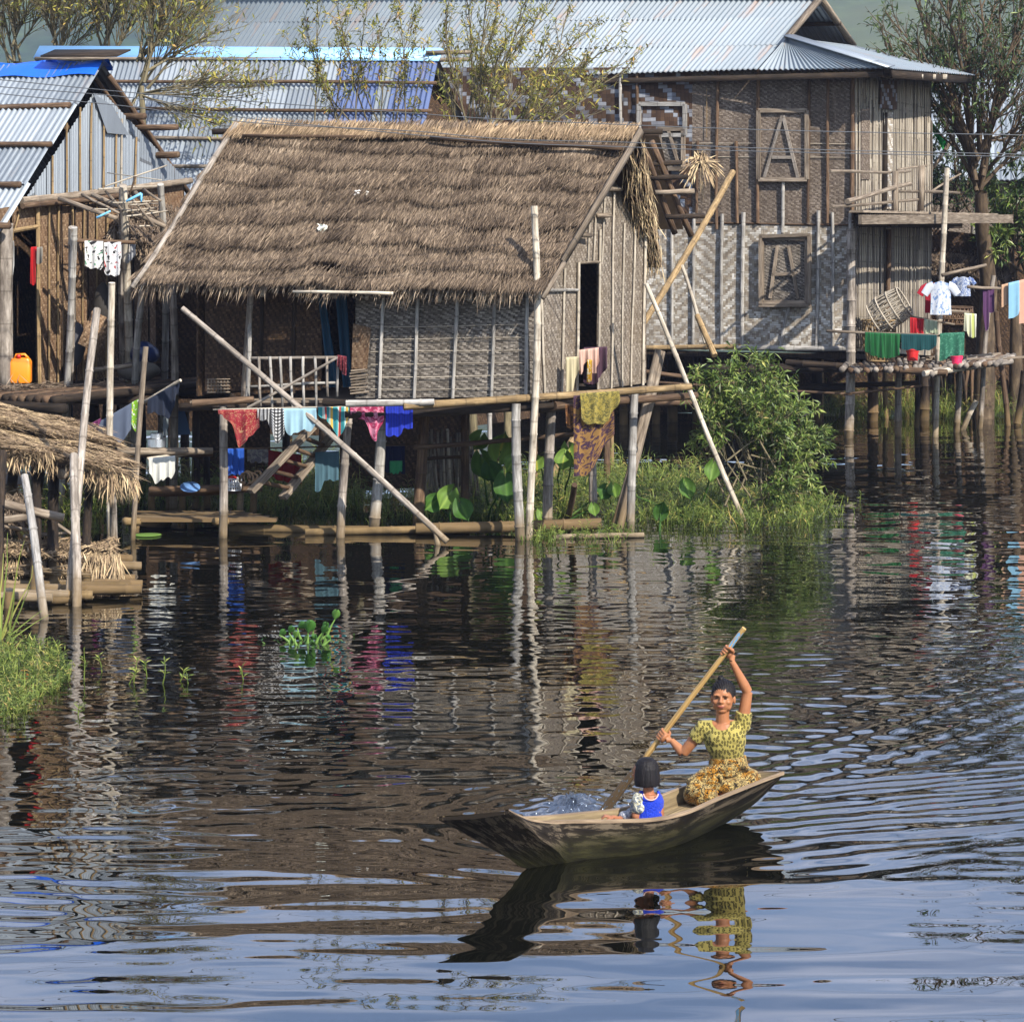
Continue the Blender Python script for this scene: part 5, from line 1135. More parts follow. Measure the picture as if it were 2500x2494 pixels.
for x,y in ((1545,140),(1500,190),(1470,215),(1420,240),(1380,262),(1300,230),(1330,190),(1250,180),(1210,210),(1440,280)):
    st.append((fk3+V((R.uniform(-.3,.3),R.uniform(-.2,.2),-.2)),P(x,y,42.2+R.uniform(-.6,.6)),.016))
tree('willow_shrub','low fan of pale bare stems spreading right over the thatch ridge',V((fk3.x,fk3.y,0)),[V((fk3.x,fk3.y,2.)),fk3+V((0,0,-.4))],st,5,'leaf_yel',.045,'twig',twigs=8,tl=.5,leaves=1,ll=.13,lw=.032,bow=.1,droop=.5,ang=.45)
# slim trees at the upper left
for k,(bx,Y,tops,lb) in enumerate((
    (40,50.5,((-60,-60),(-20,-80),(20,-90),(60,-60),(95,-40),(110,20),(0,30),(-40,40),(70,30)),'slim tree crowded at the far left behind the tarp ridge'),
    (134,50.0,((90,-60),(125,-90),(150,-80),(180,-50),(215,-20),(160,30),(110,20),(190,50),(235,60)),'forked pale trunk rising just behind the blue tarp'),
    (262,49.5,((215,-70),(250,-80),(290,-70),(320,-40),(280,20),(235,10),(330,30),(300,60)),'thin leaning tree above the dark ridge board'),
    (345,45.0,((330,-60),(372,-90),(420,-60),(470,-20),(500,20),(455,80),(400,0),(360,20),(520,80),(430,110)),'twiggy tree standing before the blue ridge cap'))):
    f=P(bx,150 if k<3 else 210,Y); rr=random.Random(60+k)
    st=[(f+V((rr.uniform(-.1,.1),rr.uniform(-.3,.3),rr.uniform(-.2,.5))),P(x,y,Y+rr.uniform(-.8,.8)),.026) for x,y in tops]
    if k==3: st+=[(P(338,230,Y),P(x,y,Y+rr.uniform(-.5,.2)),.018) for x,y in ((300,330),(470,280),(560,190),(600,215),(470,220),(310,265),(520,300),(580,240))]
    tree('willow_tree',lb,V((f.x,f.y,0)),[V((f.x-.1,f.y,2)),V((f.x+.1,f.y,4)),f],st,20+k,'leaf_yel',.055,'twig','trees behind the roofs on the left',twigs=16,tl=.95,leaves=1,ll=.13,lw=.034,bow=.12,droop=.3,ang=.6)
# tree on the right
f=P(2395,470,55.5); rr=random.Random(9)
tops=((2190,60),(2160,110),(2215,-30),(2270,-40),(2330,-60),(2390,-70),(2440,-50),(2500,-40),(2540,40),(2560,150),(2480,80),(2420,40),(2350,60),(2290,90),(2240,140),(2300,170),(2440,170),(2510,250),(2360,150),(2540,300),(2480,330),(2290,260))
st=[(f.lerp(P(2370,330,55.5),rr.random())+V((rr.uniform(-.1,.1),rr.uniform(-.3,.3),0)),P(x,y,55.5+rr.uniform(-1.5,1.5)),.05) for x,y in tops]
tree('shade_tree','dark leaning tree with feathery grey green crown right of the big house',Wt(2400,1022)+V((0,0,.1)),[P(2405,860,56),P(2415,700,56),P(2398,560,55.7),f],st,10,'leaf_dark',.15,'bark',twigs=12,tl=1.15,leaves=3,ll=.2,lw=.042,bow=.12,droop=.5,ang=.6)
f=P(2480,640,56.5); st=[(f+V((rr.uniform(-.3,.3),0,rr.uniform(-.6,.3))),P(x,y,56.5+rr.uniform(-1,1)),.03) for x,y in ((2420,450),(2480,400),(2530,420),(2440,520),(2500,520),(2560,560),(2430,600),(2520,640),(2470,560),(2545,480))]
tree('shade_tree','bright green bushy sapling hanging over the towels at the right edge',V((f.x,f.y,0)),[V((f.x,f.y,1.4)),f+V((0,0,-.4))],st,11,'leaf',.1,'bark',twigs=9,tl=.7,leaves=8,ll=.2,lw=.05,droop=.6)
f=P(2310,560,58.5); st=[(f+V((rr.uniform(-.6,.6),0,rr.uniform(-.8,.3))),P(x,y,58.5+rr.uniform(-1,1)),.03) for x,y in ((2290,330),(2300,400),(2340,380),(2370,420),(2290,470),(2350,470),(2400,450),(2320,300))]
tree('shade_tree','shadowy tree filling the gap between big house and trunk',V((f.x,f.y,0)),[V((f.x,f.y,1.4)),f+V((0,0,-.4))],st,12,'leaf_dark',.1,'bark',twigs=9,tl=.8,leaves=4,ll=.2,lw=.05,droop=.5)
# willow bush in the water
f=Wt(1830,1268); rr=random.Random(15); st=[]
for x,y,Y in ((1769,914,38),(1802,900,38.3),(1837,897,38.2),(1867,914,38),(1888,937,38.1),(1726,933,38),(1708,961,37.9),(1750,961,37.8),(1900,989,37.9),(1938,984,38.2),(1966,1016,38.2),(1980,1063,38),(1990,1100,38.2),(1975,1137,38.1),(1952,1165,37.7),(1919,1082,37.6),(1858,1012,37.5),(1802,989,37.6),(1877,1119,37.5),(1933,1128,37.6),(1839,1072,37.5),(1778,1035,37.6),(1708,1007,37.8),(1900,1035,38.2),(1952,1082,37.8),(1849,961,37.9),(1722,1082,37.9),(1961,1202,37.7),(1896,1193,37.4),(1764,989,38.4),(1914,1026,37.6),(1877,979,37.6)):
    st.append((f+V((rr.uniform(-.35,.35),rr.uniform(-.25,.25),rr.uniform(.05,.9))),P(x,y,Y+rr.uniform(-.35,.35)),.014))
tree('willow_bush','rounded green willow bush standing in the water right of the hut',f,None,st,16,'leaf',.05,'twig',twigs=11,tl=.42,leaves=6,ll=.125,lw=.03,t0=.42,bow=.08,droop=.45,ang=.7)
# marsh grass: uncountable
def grass(name,zones,mat,seed,h=(.12,.35),w=.012,side=True):
    rr=random.Random(seed); m=MB()
    for (pts,n,hs) in zones:
        xs=[p[0] for p in pts]; ys=[p[1] for p in pts]
        cnt=0
        while cnt<n:
            x=rr.uniform(min(xs),max(xs)); y=rr.uniform(min(ys),max(ys))
            ins=False; j=len(pts)-1
            for i in range(len(pts)):
                if (ys[i]>y)!=(ys[j]>y) and x<(xs[j]-xs[i])*(y-ys[i])/(ys[j]-ys[i])+xs[i]: ins=not ins
                j=i
            if not ins: continue
            cl=mnoise.noise(V((x/38,y/12,seed))); 
            cnt+=1
            if cl<-.30+.35*rr.random(): continue
            p=Wt(x,y)+V((0,0,-.03)); H=rr.uniform(*h)*hs*(1+.8*cl)*(1+.6*rr.random()**4)
            d=V((rr.gauss(0,.4),rr.gauss(0,.4),1)).normalized(); tone=min(.99,max(0,.5+.35*cl+rr.gauss(0,.2)))
            k=rr.random()
            if k<.5: m.leaf(p,d,V((rr.gauss(0,1),-1,0)),H,w*rr.uniform(.6,1.4),(tone,rr.random()),.12)
            else:
                q=p+d*H; m.leaf(p,d,V((0,-1,0)),H,w*.45,(tone*.8,rr.random()))
                for _ in range(6):
                    t=rr.uniform(.35,1); m.leaf(p.lerp(q,t),V((rr.gauss(0,1),rr.gauss(0,1),rr.uniform(-.1,.7))),V((0,-.2,1)),H*.38,w*1.25,(min(.99,max(0,tone+rr.gauss(0,.12))),rr.random()),.1)
    o=m.build(name,mat,smooth=False,origin=(0,0,0)); return tag(o,None,None,None,'stuff')
grass('marsh_grass',[([(1130,1165),(1700,1165),(1760,1230),(1720,1280),(1560,1285),(1250,1290),(1140,1270)],5000,1.0),([(1690,1205),(2010,1225),(2060,1262),(1960,1292),(1700,1300),(1600,1285)],1700,.9),([(1240,1300),(1560,1300),(1500,1330),(1300,1335)],420,.55),
    ([(570,1170),(860,1165),(900,1255),(560,1250)],2200,1.3),([(330,1185),(560,1185),(560,1240),(330,1245)],900,1.2),([(70,1190),(330,1190),(330,1260),(60,1280)],700,1.2),([(900,1200),(1180,1195),(1200,1280),(900,1285)],900,.9)],MT['grass'],41)
grass('water_weed',[([(-20,1580),(60,1560),(150,1590),(175,1650),(120,1700),(-20,1720)],1500,.38),([(-20,1700),(90,1700),(60,1760),(-20,1770)],260,.5),([(2010,985),(2500,990),(2500,1022),(2010,1025)],4200,1.5),([(1490,1100),(1570,1095),(1560,1130),(1480,1130)],60,.5)],MT['grass'],42,w=.010)
def reed(label,x,y,tops,Y=None,seed=1,mat='grass'):
    rr=random.Random(seed); b=Wt(x,y); m=MB()
    for tx,ty in tops:
        p=b+V((rr.uniform(-.06,.06),rr.uniform(-.05,.05),-.05)); q=P(tx,ty,b.y+rr.uniform(-.3,.3)); pts=stem_pts(p,q,rr,.06,8)
        n=len(pts); tn=(rr.uniform(.4,.9),rr.random())
        for i in range(n-1):
            w0=.012*(1-i/n); w1=.012*(1-(i+1)/n)+.001; k=len(m.v); m.v+=[pts[i]-V((w0,0,0)),pts[i]+V((w0,0,0)),pts[i+1]+V((w1,0,0)),pts[i+1]-V((w1,0,0))]; m.face((k,k+1,k+2,k+3),[tn]*4)
    return tag(m.build('reed_clump',MT[mat],smooth=False),label,'reeds')
reed('tall arching reed blades at the left edge before the raft',8,1560,((60,1320),(22,1300),(70,1430),(100,1490),(40,1400),(118,1500),(10,1350),(85,1380)),seed=3)
# single sprigs standing out of the calm water
for k,(x,y,h) in enumerate(((205,1660,75),(325,1665,60),(360,1650,38),(393,1668,55),(430,1662,30),(460,1668,28),(311,1670,32),(598,1660,30),(190,1745,28),(250,1640,40),(1980,1300,30),(2090,1255,30),(2098,1225,22))):
    rr=random.Random(80+k); b=Wt(x,y); H=h*b.y/F_; mw=MB(); q=b+V((rr.uniform(-.05,.12),0,H)); pts=stem_pts(b+V((0,0,-.05)),q,rr,.15,6)
    mw.tube(pts,[.006,.006,.005,.005,.004,.003],4,False)
    for f_ in mw.u:
        for i in range(len(f_)): f_[i]=(.6,.5)
    for j in range(7): 
        t=rr.uniform(.4,1)*5; i=min(4,int(t)); mw.leaf(pts[i].lerp(pts[i+1],t-i),V((rr.gauss(0,1),rr.gauss(0,.7),.6)),V((0,-.4,1)),.07,.016,(rr.uniform(.4,.9),rr.random()),.1)
    o=mw.build('water_sprig',MT['grass'],smooth=False)
    tag(o,['tallest weed stem bending over water right of the grassy patch','short leafy sprig standing in open water'][0 if k==0 else 1],'water plant','leafy sprigs standing in the open water' if k else None)
# taro plants
def taro(label,leaves,base,seed,mat='taro',cat='taro plant',name='taro_plant',group=None):
    rr=random.Random(seed); b=V(base); t=thing(name,label,cat,b,group)
    for (x,y,Y,L,ang,tilt) in leaves:
        c=P(x,y,Y); m=MB(); m.tube(stem_pts(b+V((rr.uniform(-.08,.08),rr.uniform(-.05,.05),-.05)),c,rr,.06,6),[.018,.016,.014,.012,.010,.008],6,False)
        for f_ in m.u:
            for i in range(len(f_)): f_[i]=(.45,.5)
        m.build('stalk',MT[mat],t)
        # heart shaped blade, drooping from the stalk tip
        m=MB(); tn=rr.uniform(.3,.85); dn=V((math.sin(ang)*math.cos(tilt),-math.sin(tilt),-math.cos(ang)*math.cos(tilt))); rt=V((math.cos(ang),0,math.sin(ang))); n=rt.cross(dn)
        def outline(s):   # half width along the blade, s from back lobe to tip
            return (math.sin(PI*min(1,s*1.05+.02))**.75)*(1-.45*s)*.62
        def fn(u,v):
            s_=v; x_=(u-.5)*2; L_=L*.8; w_=outline(s_)*L_*.85; back=.22*L*(1-s_)**3*abs(x_)
            return c+dn*((s_-.18)*L_-back)+rt*x_*w_+n*(-.16*L_*abs(x_)**1.5+.07*L_*math.sin(s_*9+x_*2)*abs(x_)-.2*L_*s_*s_)
        m.grid(fn,8,10,lambda u,v:(min(.99,tn+.18*(abs(u-.5)<.07)),.5+.3*math.sin(u*30)))
        m.build('leaf',MT[mat],t)
    return t
taro('big sunlit taro with upright pointed leaves left of the silver stilt',[(1222,1100,37.0,.50,2.9,.3),(1200,1150,36.7,.42,.4,.7),(1168,1075,37.2,.4,-.5,.8)],Wt(1215,1262),1)
taro('dark taro in shade behind the brown stilt',[(1180,1130,37.2,.5,.3,.5),(1235,1180,36.4,.48,.1,.4),(1250,1130,36.6,.36,-.6,.7)],Wt(1190,1268),2)
taro('pair of taro leaves beside the grey stilt',[(1376,1120,37.0,.36,-.2,.6),(1392,1105,37.2,.42,.3,.5),(1310,1130,37,.34,.1,.8)],Wt(1370,1240),3)
taro('low shady taro leaves over the floating log',[(1095,1210,36.2,.42,-.6,.5),(1130,1240,36,.4,.5,.6),(1060,1225,36.2,.36,-.9,.6)],Wt(1110,1285),4)
taro('single broad pale taro leaf standing in the water right of the planks',[(1612,1252,36.2,.30,2.9,.25)],Wt(1606,1295),5)
taro('tall dark taro stems in the marsh grass by the hut',[(1676,1185,37.2,.32,.3,.2),(1740,1140,37.4,.32,-.2,.15),(1500,1195,37,.28,.2,.7)],Wt(1690,1262),6)
taro('yellowing taro leaf low between stilts',[(1325,1255,36.2,.25,.6,.5),(1475,1200,37,.3,-.5,.7),(1450,1240,36.4,.22,.2,.5)],Wt(1335,1285),7)
# water hyacinth clump floating in the open water
b=Wt(748,1568); hy=thing('water_hyacinth','floating clump of glossy green water hyacinth in open water','water plant',b); rr=random.Random(5)
for k,(x,y,L,ang,tilt) in enumerate(((682,1550,.08,2.3,.5),(705,1545,.085,2.6,.5),(727,1533,.10,2.2,.6),(752,1545,.13,2.9,.4),(765,1540,.11,-2.8,.4),(786,1545,.09,2.6,.5),(800,1548,.09,-2.7,.4),(817,1512,.10,2.9,.35),(740,1562,.08,2.0,.7),(775,1560,.08,-2.2,.7),(700,1562,.07,1.9,.8),(808,1560,.06,-2.3,.7),(720,1558,.08,2.9,.5),(790,1535,.08,2.7,.5))):
    Y=b.y+rr.uniform(-.25,.25); c=P(x,y,Y); p=b+V(((x-748)*.6*b.y/F_,Y-b.y,0)); m=MB(); m.tube(stem_pts(p+V((0,0,-.03)),c,rr,.15,5),[.012,.016,.012,.008,.006],6,False)
    for f_ in m.u:
        for i in range(len(f_)): f_[i]=(.85,.6)
    m.build('stalk',MT['hyacinth'],hy)
    m=MB(); up=V((math.sin(ang)*math.cos(tilt),-math.sin(tilt),-math.cos(ang)*math.cos(tilt))); rt=V((math.cos(ang),0,math.sin(ang))); n=rt.cross(up); tn=rr.uniform(.2,.8)
    m.grid(lambda u,v:c+up*(v*L)+rt*((u-.5)*L*.8*math.sin(PI*min(1,max(.02,v*.93+.04)))**.6)+n*(.25*L*(2*u-1)**2),8,8,lambda u,v:(tn,rr.random()*.3+.4)); m.build('leaf',MT['hyacinth'],hy)
m=MB(); 
for k in range(60):
    p=b+V((rr.gauss(0,.22),rr.gauss(0,.15),0)); m.leaf(p,V((rr.gauss(0,1),rr.gauss(0,1),rr.uniform(.1,1))),V((0,0,1)),.05,.02,(rr.random(),rr.random()))
m.build('root_mat',MT['hyacinth'],hy,smooth=False)
# lily pads and dead plant in the plant pot under the roof
for k,(x,y,lb) in enumerate(((360,1308,'green lily leaf floating flat beside the thin brown pole'),(112,1204,'yellow lily leaf floating behind the shed posts'),(40,1250,'small yellow green lily leaf by the left shed post'))):
    m=MB(); c=Wt(x,y)+V((0,0,.015)); m.lathe([(0.001,0),(.1,.0),(.17,.006),(.175,.0)],c,18); 
    for f_ in m.u:
        for i in range(len(f_)): f_[i]=((.9,.35,.8)[k],.5)
    tag(m.build('lily_leaf',MT['hyacinth']),lb,'lily leaf')
dp=thing('hanging_plant','dry straw coloured orchid tuft hanging on the woven wall','plant',P(1715,400,52.2))
m=MB(); c=P(1710,392,52.0); rr=random.Random(6)
m.ell(c+V((0,.1,0)),(.14,.1,.14),None,8,6)
m.build('root_ball',MT['dark'],dp); m=MB()
for k in range(90):
    d=V((rr.gauss(0,.7),rr.gauss(-.3,.4),rr.gauss(.2,.8))).normalized(); pts=[c+d*t*.42*rr.uniform(.6,1.1)+V((0,0,-.5*t*t*.5)) for t in (0,.33,.66,1)]
    tn=(rr.uniform(.35,1),rr.random())
    for i in range(3): 
        m.leaf(pts[i],pts[i+1]-pts[i],V((0,-1,.2)),(pts[i+1]-pts[i]).length*1.1,.022,tn)
m.build('strands',MT['thatch_gold'],dp,smooth=False)
# dark lean-to roof frame right behind the hut's gable
sk_=thing('sagging_lean_to','sagging dark lean-to with exposed rafters behind the hut gable','lean-to',P(1620,600,44))
m=MB(); m.slab(P(1570,560,45),P(1668,560,45),P(1608,330,44),P(1548,330,44),.04); m.build('mat',MT['thatch_under'],sk_,smooth=False)
for p,q,r in ((P(1590,345,43.6),P(1688,575,44.2),.05),(P(1560,340,43.5),P(1648,570,44.1),.05)):
    m=MB(); m.pole(p,q,r,r,.01,8); m.build('rafter',MT['brown'],sk_)
for y in (400,435,470,530):
    m=MB(); x=1565+(y-340)*.42; m.pole(P(x-20,y,43.7),P(x+75,y-3,43.8),.04,.04,.01,7); m.build('batten',MT['dark' if y!=470 else 'plank'],sk_)
# background to the right
rt_=thing('iron_shed','pale corrugated iron shed behind the tree on the right','shed',P(2400,700,64)*1); rt_.location.z=0; ORG[rt_.name]=V(rt_.location)
m=MB(); corr(m,P(2262,440,63),P(2640,440,63),P(2640,196,65),P(2262,196,65),.12,.018,5); m.build('roof',MT['tin'],rt_)
m=MB(); m.slab(V((P(2262,1,63.4).x,63.4,0)),V((P(2640,1,63.4).x,63.4,0)),P(2640,436,63.4),P(2262,436,63.4),.05); m.build('wall',MT['weave_brown'],rt_,smooth=False)
bs=thing('reed_shed','shadowed reed walled shed behind the washing deck','shed',P(2420,1010,57.5)*1); bs.location.z=0; ORG[bs.name]=V(bs.location)
m=MB(); m.slab(V((P(2278,1,57.6).x,57.6,.2)),V((P(2640,1,57.2).x,57.2,.2)),P(2640,600,57.2),P(2278,560,57.6),.05); m.build('wall',MT['weave_dark'],bs,smooth=False)
m=MB(); a_,b_2,c_2,d_2=P(2270,690,56.9),P(2470,690,56.7),P(2470,590,58),P(2270,575,58.2); m.slab(a_,b_2,c_2,d_2,.05); m.build('thatch',MT['thatch_under'],bs,smooth=False)
m=MB(); straws(m,a_,b_2,c_2,d_2,1300,.4,.03,.15,3,.08,None,51,(0,.8),.4,200); m.build('straw',MT['thatch'],bs,smooth=False)
for k in range(24):
    m=MB(); x=2290+k*9+R.uniform(-3,3); m.pole(P(x,1005,56.6),P(x+R.uniform(-14,14),R.uniform(880,930),56.8),.035,.035,.02,6); m.build('stake',MT['brown' if k%2 else 'dark'],bs)
gs=thing('cloth_awning','green cloth awning leaning beside the big house corner','awning',P(2290,330,57))
m=MB(); m.grid(lambda u,v:P(lerp(2268,2310,u),lerp(285,345,u)+v*(18+18*u),57)+V((0,.05*math.sin(u*8),.02*math.sin(v*6))),10,6); m.build('cloth',CL('awning_green','1d9a48'),gs)
m=MB(); m.pole(P(2272,420,57),P(2330,330,57),.04,.04,.01,7); m.build('pole',MT['plank'],gs)

# ------------------------------------------------------------------ small household things
jc=thing('jerrycan','orange plastic jerrycan with red cap on the left deck','jerrycan',P(51,934,37.0)); mo=m_flat('orange_plastic','e8871a',.4,0,.08,6)
m=MB(); c=P(51,934,37.0); 
for (s_,z0,z1) in ((1,0,.30),):
    prof=[(0,.0),(.13,.0),(.14,.02),(.14,.27),(.12,.31),(.04,.325),(.0,.325)]
    base=len(m.v); nn=24
    for r,z in prof:
        for j in range(nn):
            t=2*PI*j/nn; cx=math.copysign(abs(math.cos(t))**.35,math.cos(t)); sy=math.copysign(abs(math.sin(t))**.35,math.sin(t)); m.v.append(c+V((cx*r*.98,sy*r*.62,z)))
    for k in range(len(prof)-1):
        for j in range(nn): m.face((base+k*nn+j,base+k*nn+(j+1)%nn,base+(k+1)*nn+(j+1)%nn,base+(k+1)*nn+j),[(0,0)]*4)
m.build('can',mo,jc,sharp=40)
m=MB(); m.tube([c+V((-.08,0,.31)),c+V((-.06,0,.36)),c+V((.05,0,.365)),c+V((.10,0,.31))],.017,8); m.build('handle',mo,jc)
m=MB(); m.lathe([(0,.055),(.028,.055),(.03,0),(.0,0)],c+V((-.02,-.05,.315)),12); m.build('cap',m_flat('red_cap','b81e14',.4),jc)
pt=thing('cooking_pot','dented aluminium pot with smaller lid pot on top, on the kitchen shelf','pot',P(383,1094,36.6)); c=P(383,1094,36.6)
m=MB(); m.lathe([(0,0),(.10,.0),(.118,.02),(.12,.12),(.128,.125),(.12,.128),(.0,.128)],c,24); m.build('pot',MT['alu'],pt,sharp=40)
m=MB(); m.lathe([(0,.13),(.08,.13),(.082,.19),(.088,.192),(.0,.186)],c,20); m.build('lid',MT['alu'],pt,sharp=40)
def basket(name,label,c,ax,prof,mat,nr,group='cane baskets on the right deck',rot=.5,strand=.012):
    t=thing(name,label,'basket',c,group); q=V((0,0,1)).rotation_difference(V(ax).normalized()).to_matrix(); m=MB()
    zs=[p[1] for p in prof]; rs=[p[0] for p in prof]
    for sgn in (-1,1):
        for k in range(nr):
            pts=[]
            for z in np.linspace(zs[0],zs[-1],9):
                th=2*PI*k/nr+sgn*rot*(z-zs[0])/(zs[-1]-zs[0])*2; r=float(np.interp(z,zs,rs)); pts.append(c+q@V((r*math.cos(th),r*math.sin(th),z)))
            m.tube(pts,strand,4,False)
    m.build('lattice',mat,t); 
    for z in np.linspace(zs[0],zs[-1],4):
        m=MB(); r=float(np.interp(z,zs,rs)); m.tube([c+q@V(((r+.01)*math.cos(a),(r+.01)*math.sin(a),z)) for a in np.linspace(0,2*PI,22)],strand*1.3,5,False); m.build('hoop',mat,t)
    return t
basket('cane_basket','large pale cane basket lying tilted on top with open mouth right',P(2135,778,51.0),V((.85,-.25,.52)),[(.26,0),(.31,.2),(.30,.45),(.27,.62)],MT['pale'],22,rot=.15,strand=.012)
basket('cane_basket','golden lattice basket standing upright under the tilted one',P(2146,880,51.2),V((0,0,1)),[(.20,0),(.27,.25),(.30,.5),(.29,.72)],MT['yellow'],16,rot=.5,strand=.013)
basket('cane_basket','low brown round basket behind the white shirt',P(2325,790,52.5),V((0,0,1)),[(.3,0),(.38,.15),(.36,.3)],MT['brown'],26,rot=.2,strand=.014)
def bucket(label,c,r,h,col,name='bucket'):
    t=thing(name,label,'bucket',c); mt=m_flat('plastic_'+col,col,.35,0,.06,8)
    m=MB(); m.lathe([(0,0),(r*.8,0),(r,h),(r*1.06,h),(r*1.06,h-.02),(r*.97,h-.02),(r*.78,.02),(0,.02)],c,20); m.build('body',mt,t,sharp=40)
    m=MB(); m.tube([c+V((r*1.02*math.cos(a),-.0,h-.03-.16*math.sin(a)*.4)) for a in np.linspace(0,PI,12)],.006,5); m.build('handle',mt,t)
bucket('pink plastic bucket standing at the deck edge below lace cloth',P(2336,892,50.0),.10,.17,'e0305c')
bucket('red plastic tub on the deck behind the lattice basket',P(2228,880,50.6),.11,.20,'c02a2a')
wb=thing('washing_basket','white plastic slotted basket with red lid piece on the pole shelf','basket',P(571,1196,36.9)); c=P(571,1196,36.9); mw_=m_flat('white_plastic_basket','dcdfe4',.4)
m=MB()
for k in range(18):
    th=2*PI*k/18; m.beam(c+V((.085*math.cos(th),.085*math.sin(th),0)),c+V((.10*math.cos(th),.10*math.sin(th),.15)),.018,.006)
m.build('slats',mw_,wb); 
for z,r in ((0,.088),(.05,.093),(.10,.097),(.15,.103)):
    m=MB(); m.tube([c+V((r*math.cos(a),r*math.sin(a),z)) for a in np.linspace(0,2*PI,20)],.008,5,False); m.build('rim',mw_,wb)
m=MB(); m.ell(c+V((-.02,0,.15)),(.06,.05,.035),None,10,6); m.build('red_scrubber',m_flat('red_plastic','c02020',.4),wb)
m=MB(); m.lathe([(0,0),(.1,0),(.13,.02),(.128,.025),(.0,.006)],P(464,1192,36.8),20,V((.1,-.5,1)).normalized()); tag(m.build('plate',m_flat('blue_enamel','5b7fae',.3)),'blue enamel plate leaning on the pole shelf','plate')
def sack(label,c,r,mt,seed):
    m=MB(); m.ell(c,r,None,18,12); rr=random.Random(seed)
    for i,v in enumerate(m.v): m.v[i]=v+ (v-c)*(.18*mnoise.noise(v*5+V((seed,0,0))))
    tag(m.build('sack',mt),label,'sack')
sack('navy plastic bundle on the left deck behind the pole',P(352,862,38.3),(.20,.18,.16),m_flat('navy_plastic','1c2d58',.3,0,.2),1)
sack('grey rice sack slumped low on the left deck',P(338,905,38.2),(.30,.2,.13),m_flat('grey_sack','5a5650',.8,0,.2),2)
sack('dark hanging bag on the tan wall above the deck',P(250,745,38.4),(.12,.10,.30),m_flat('dark_bag','2c2824',.8,0,.2),3)
sack('dusky cloth bundle leaning on the left deck wall',P(185,840,38.0),(.13,.12,.28),m_flat('dusk_bundle','3a3a40',.8,0,.2),4)
m=MB(); m.beam(P(215,850,37.6),P(250,770,37.8),.3,.02,V((.3,-1,.1))); tag(m.build('bamboo_mat',MT['weave_tan']),'small tan woven panel leaning on the deck in sunlight','panel')
for k in range(3):
    m=MB(); p=P(210+k*22,905-k*3,37.4); m.pole(p,p+V((.35,.1,.03)),.03,.03,.02,7); tag(m.build('firewood',MT['plank']),'stick of firewood on the left deck','firewood','firewood on the left deck')
bx=thing('basket','square lattice crate at the left end of the hut veranda','crate',P(530,960,36.0)); 
for k in range(7):
    m=MB(); m.beam(P(508+k*8,960,35.7),P(508+k*8,925,35.7),.02,.01); m.build('slat',MT['plank'],bx)
for k in range(5):
    m=MB(); m.beam(P(505,958-k*8,35.68),P(562,957-k*8,35.68),.02,.01); m.build('slat',MT['plank'],bx)
for k,(x,y) in enumerate(((385,818),(402,838))): pass
m=MB(); c=P(135,912,37.4)
# overhead wires
def wire(label,pts,Y=33.5):
    m=MB(); ps=[P(x,y,Y) for x,y in pts]; out=[]
    for i in range(len(ps)-1):
        for t in np.linspace(0,1,8,endpoint=False):
            p0=ps[max(0,i-1)];p1=ps[i];p2=ps[i+1];p3=ps[min(len(ps)-1,i+2)]
            out.append(.5*((2*p1)+(p2-p0)*t+(2*p0-5*p1+4*p2-p3)*t*t+(3*p1-p0-3*p2+p3)*t**3))
    out.append(ps[-1]); m.tube(out,.0055,5,False); tag(m.build('overhead_wire',MT['wire']),label,'wire','overhead wires')
wire('highest overhead wire passing just above the thatch ridge',((-200,178),(0,195),(340,228),(640,250),(1000,276),(1240,292),(1860,317),(2500,330),(2700,333)))
wire('second overhead wire crossing the thatch ridge strip',((-200,192),(0,212),(330,240),(600,288),(830,312),(1220,347),(1500,358),(1860,370),(2500,383),(2700,386)),33.6)
wire('third overhead wire close above the lowest one',((-200,205),(0,229),(330,262),(620,300),(1000,320),(1240,340),(1540,348),(1860,362),(2500,377),(2700,380)),34.0)

# ------------------------------------------------------------------ the boat
def m_boat():
    s=NT('boat_hull_wood'); pos=s.pos(); uv=s.uv(); z=s.sep(pos)[2]
    g=s.noise(s.scale(uv,3,40),1,5,.65); p=s.noise(s.scale(uv,1.5,17),2,6,.7)
    c=s.ramp(g,[(.3,hexc('0f0c0a')),(.55,hexc('221d18')),(.75,hexc('3a332a'))])
    zz=s.math('ADD',z,s.math('MULTIPLY',p,.10))
    pale=s.math('MULTIPLY',s.ramp(p,[(.5,G(0)),(.56,G(1))]),s.ramp(zz,[(.12,G(.25)),(.2,G(1))]))
    c=s.mix(s.math('MULTIPLY',pale,.6),c,hexc('6e6252'))
    moss=s.ramp(z,[(.03,G(1)),(.13,G(.75)),(.19,G(0))]); c=s.mix(s.math('MULTIPLY',moss,.93),c,s.ramp(p,[(.4,hexc('14130c')),(.6,hexc('2e2d18'))]))
    s.bump(s.math('ADD',g,s.math('MULTIPLY',pale,.5)),.5,.008); return s.fin(c,.85,spec=.12)
mt_hull=m_boat(); mt_in=m_wood('boat_inside_wood','5c4f3b','8b7a5c','a6936f',.1,mud=False); mt_rim=m_wood('gunwale_wood','5e5042','8a7762','a8947a',.1,mud=False)
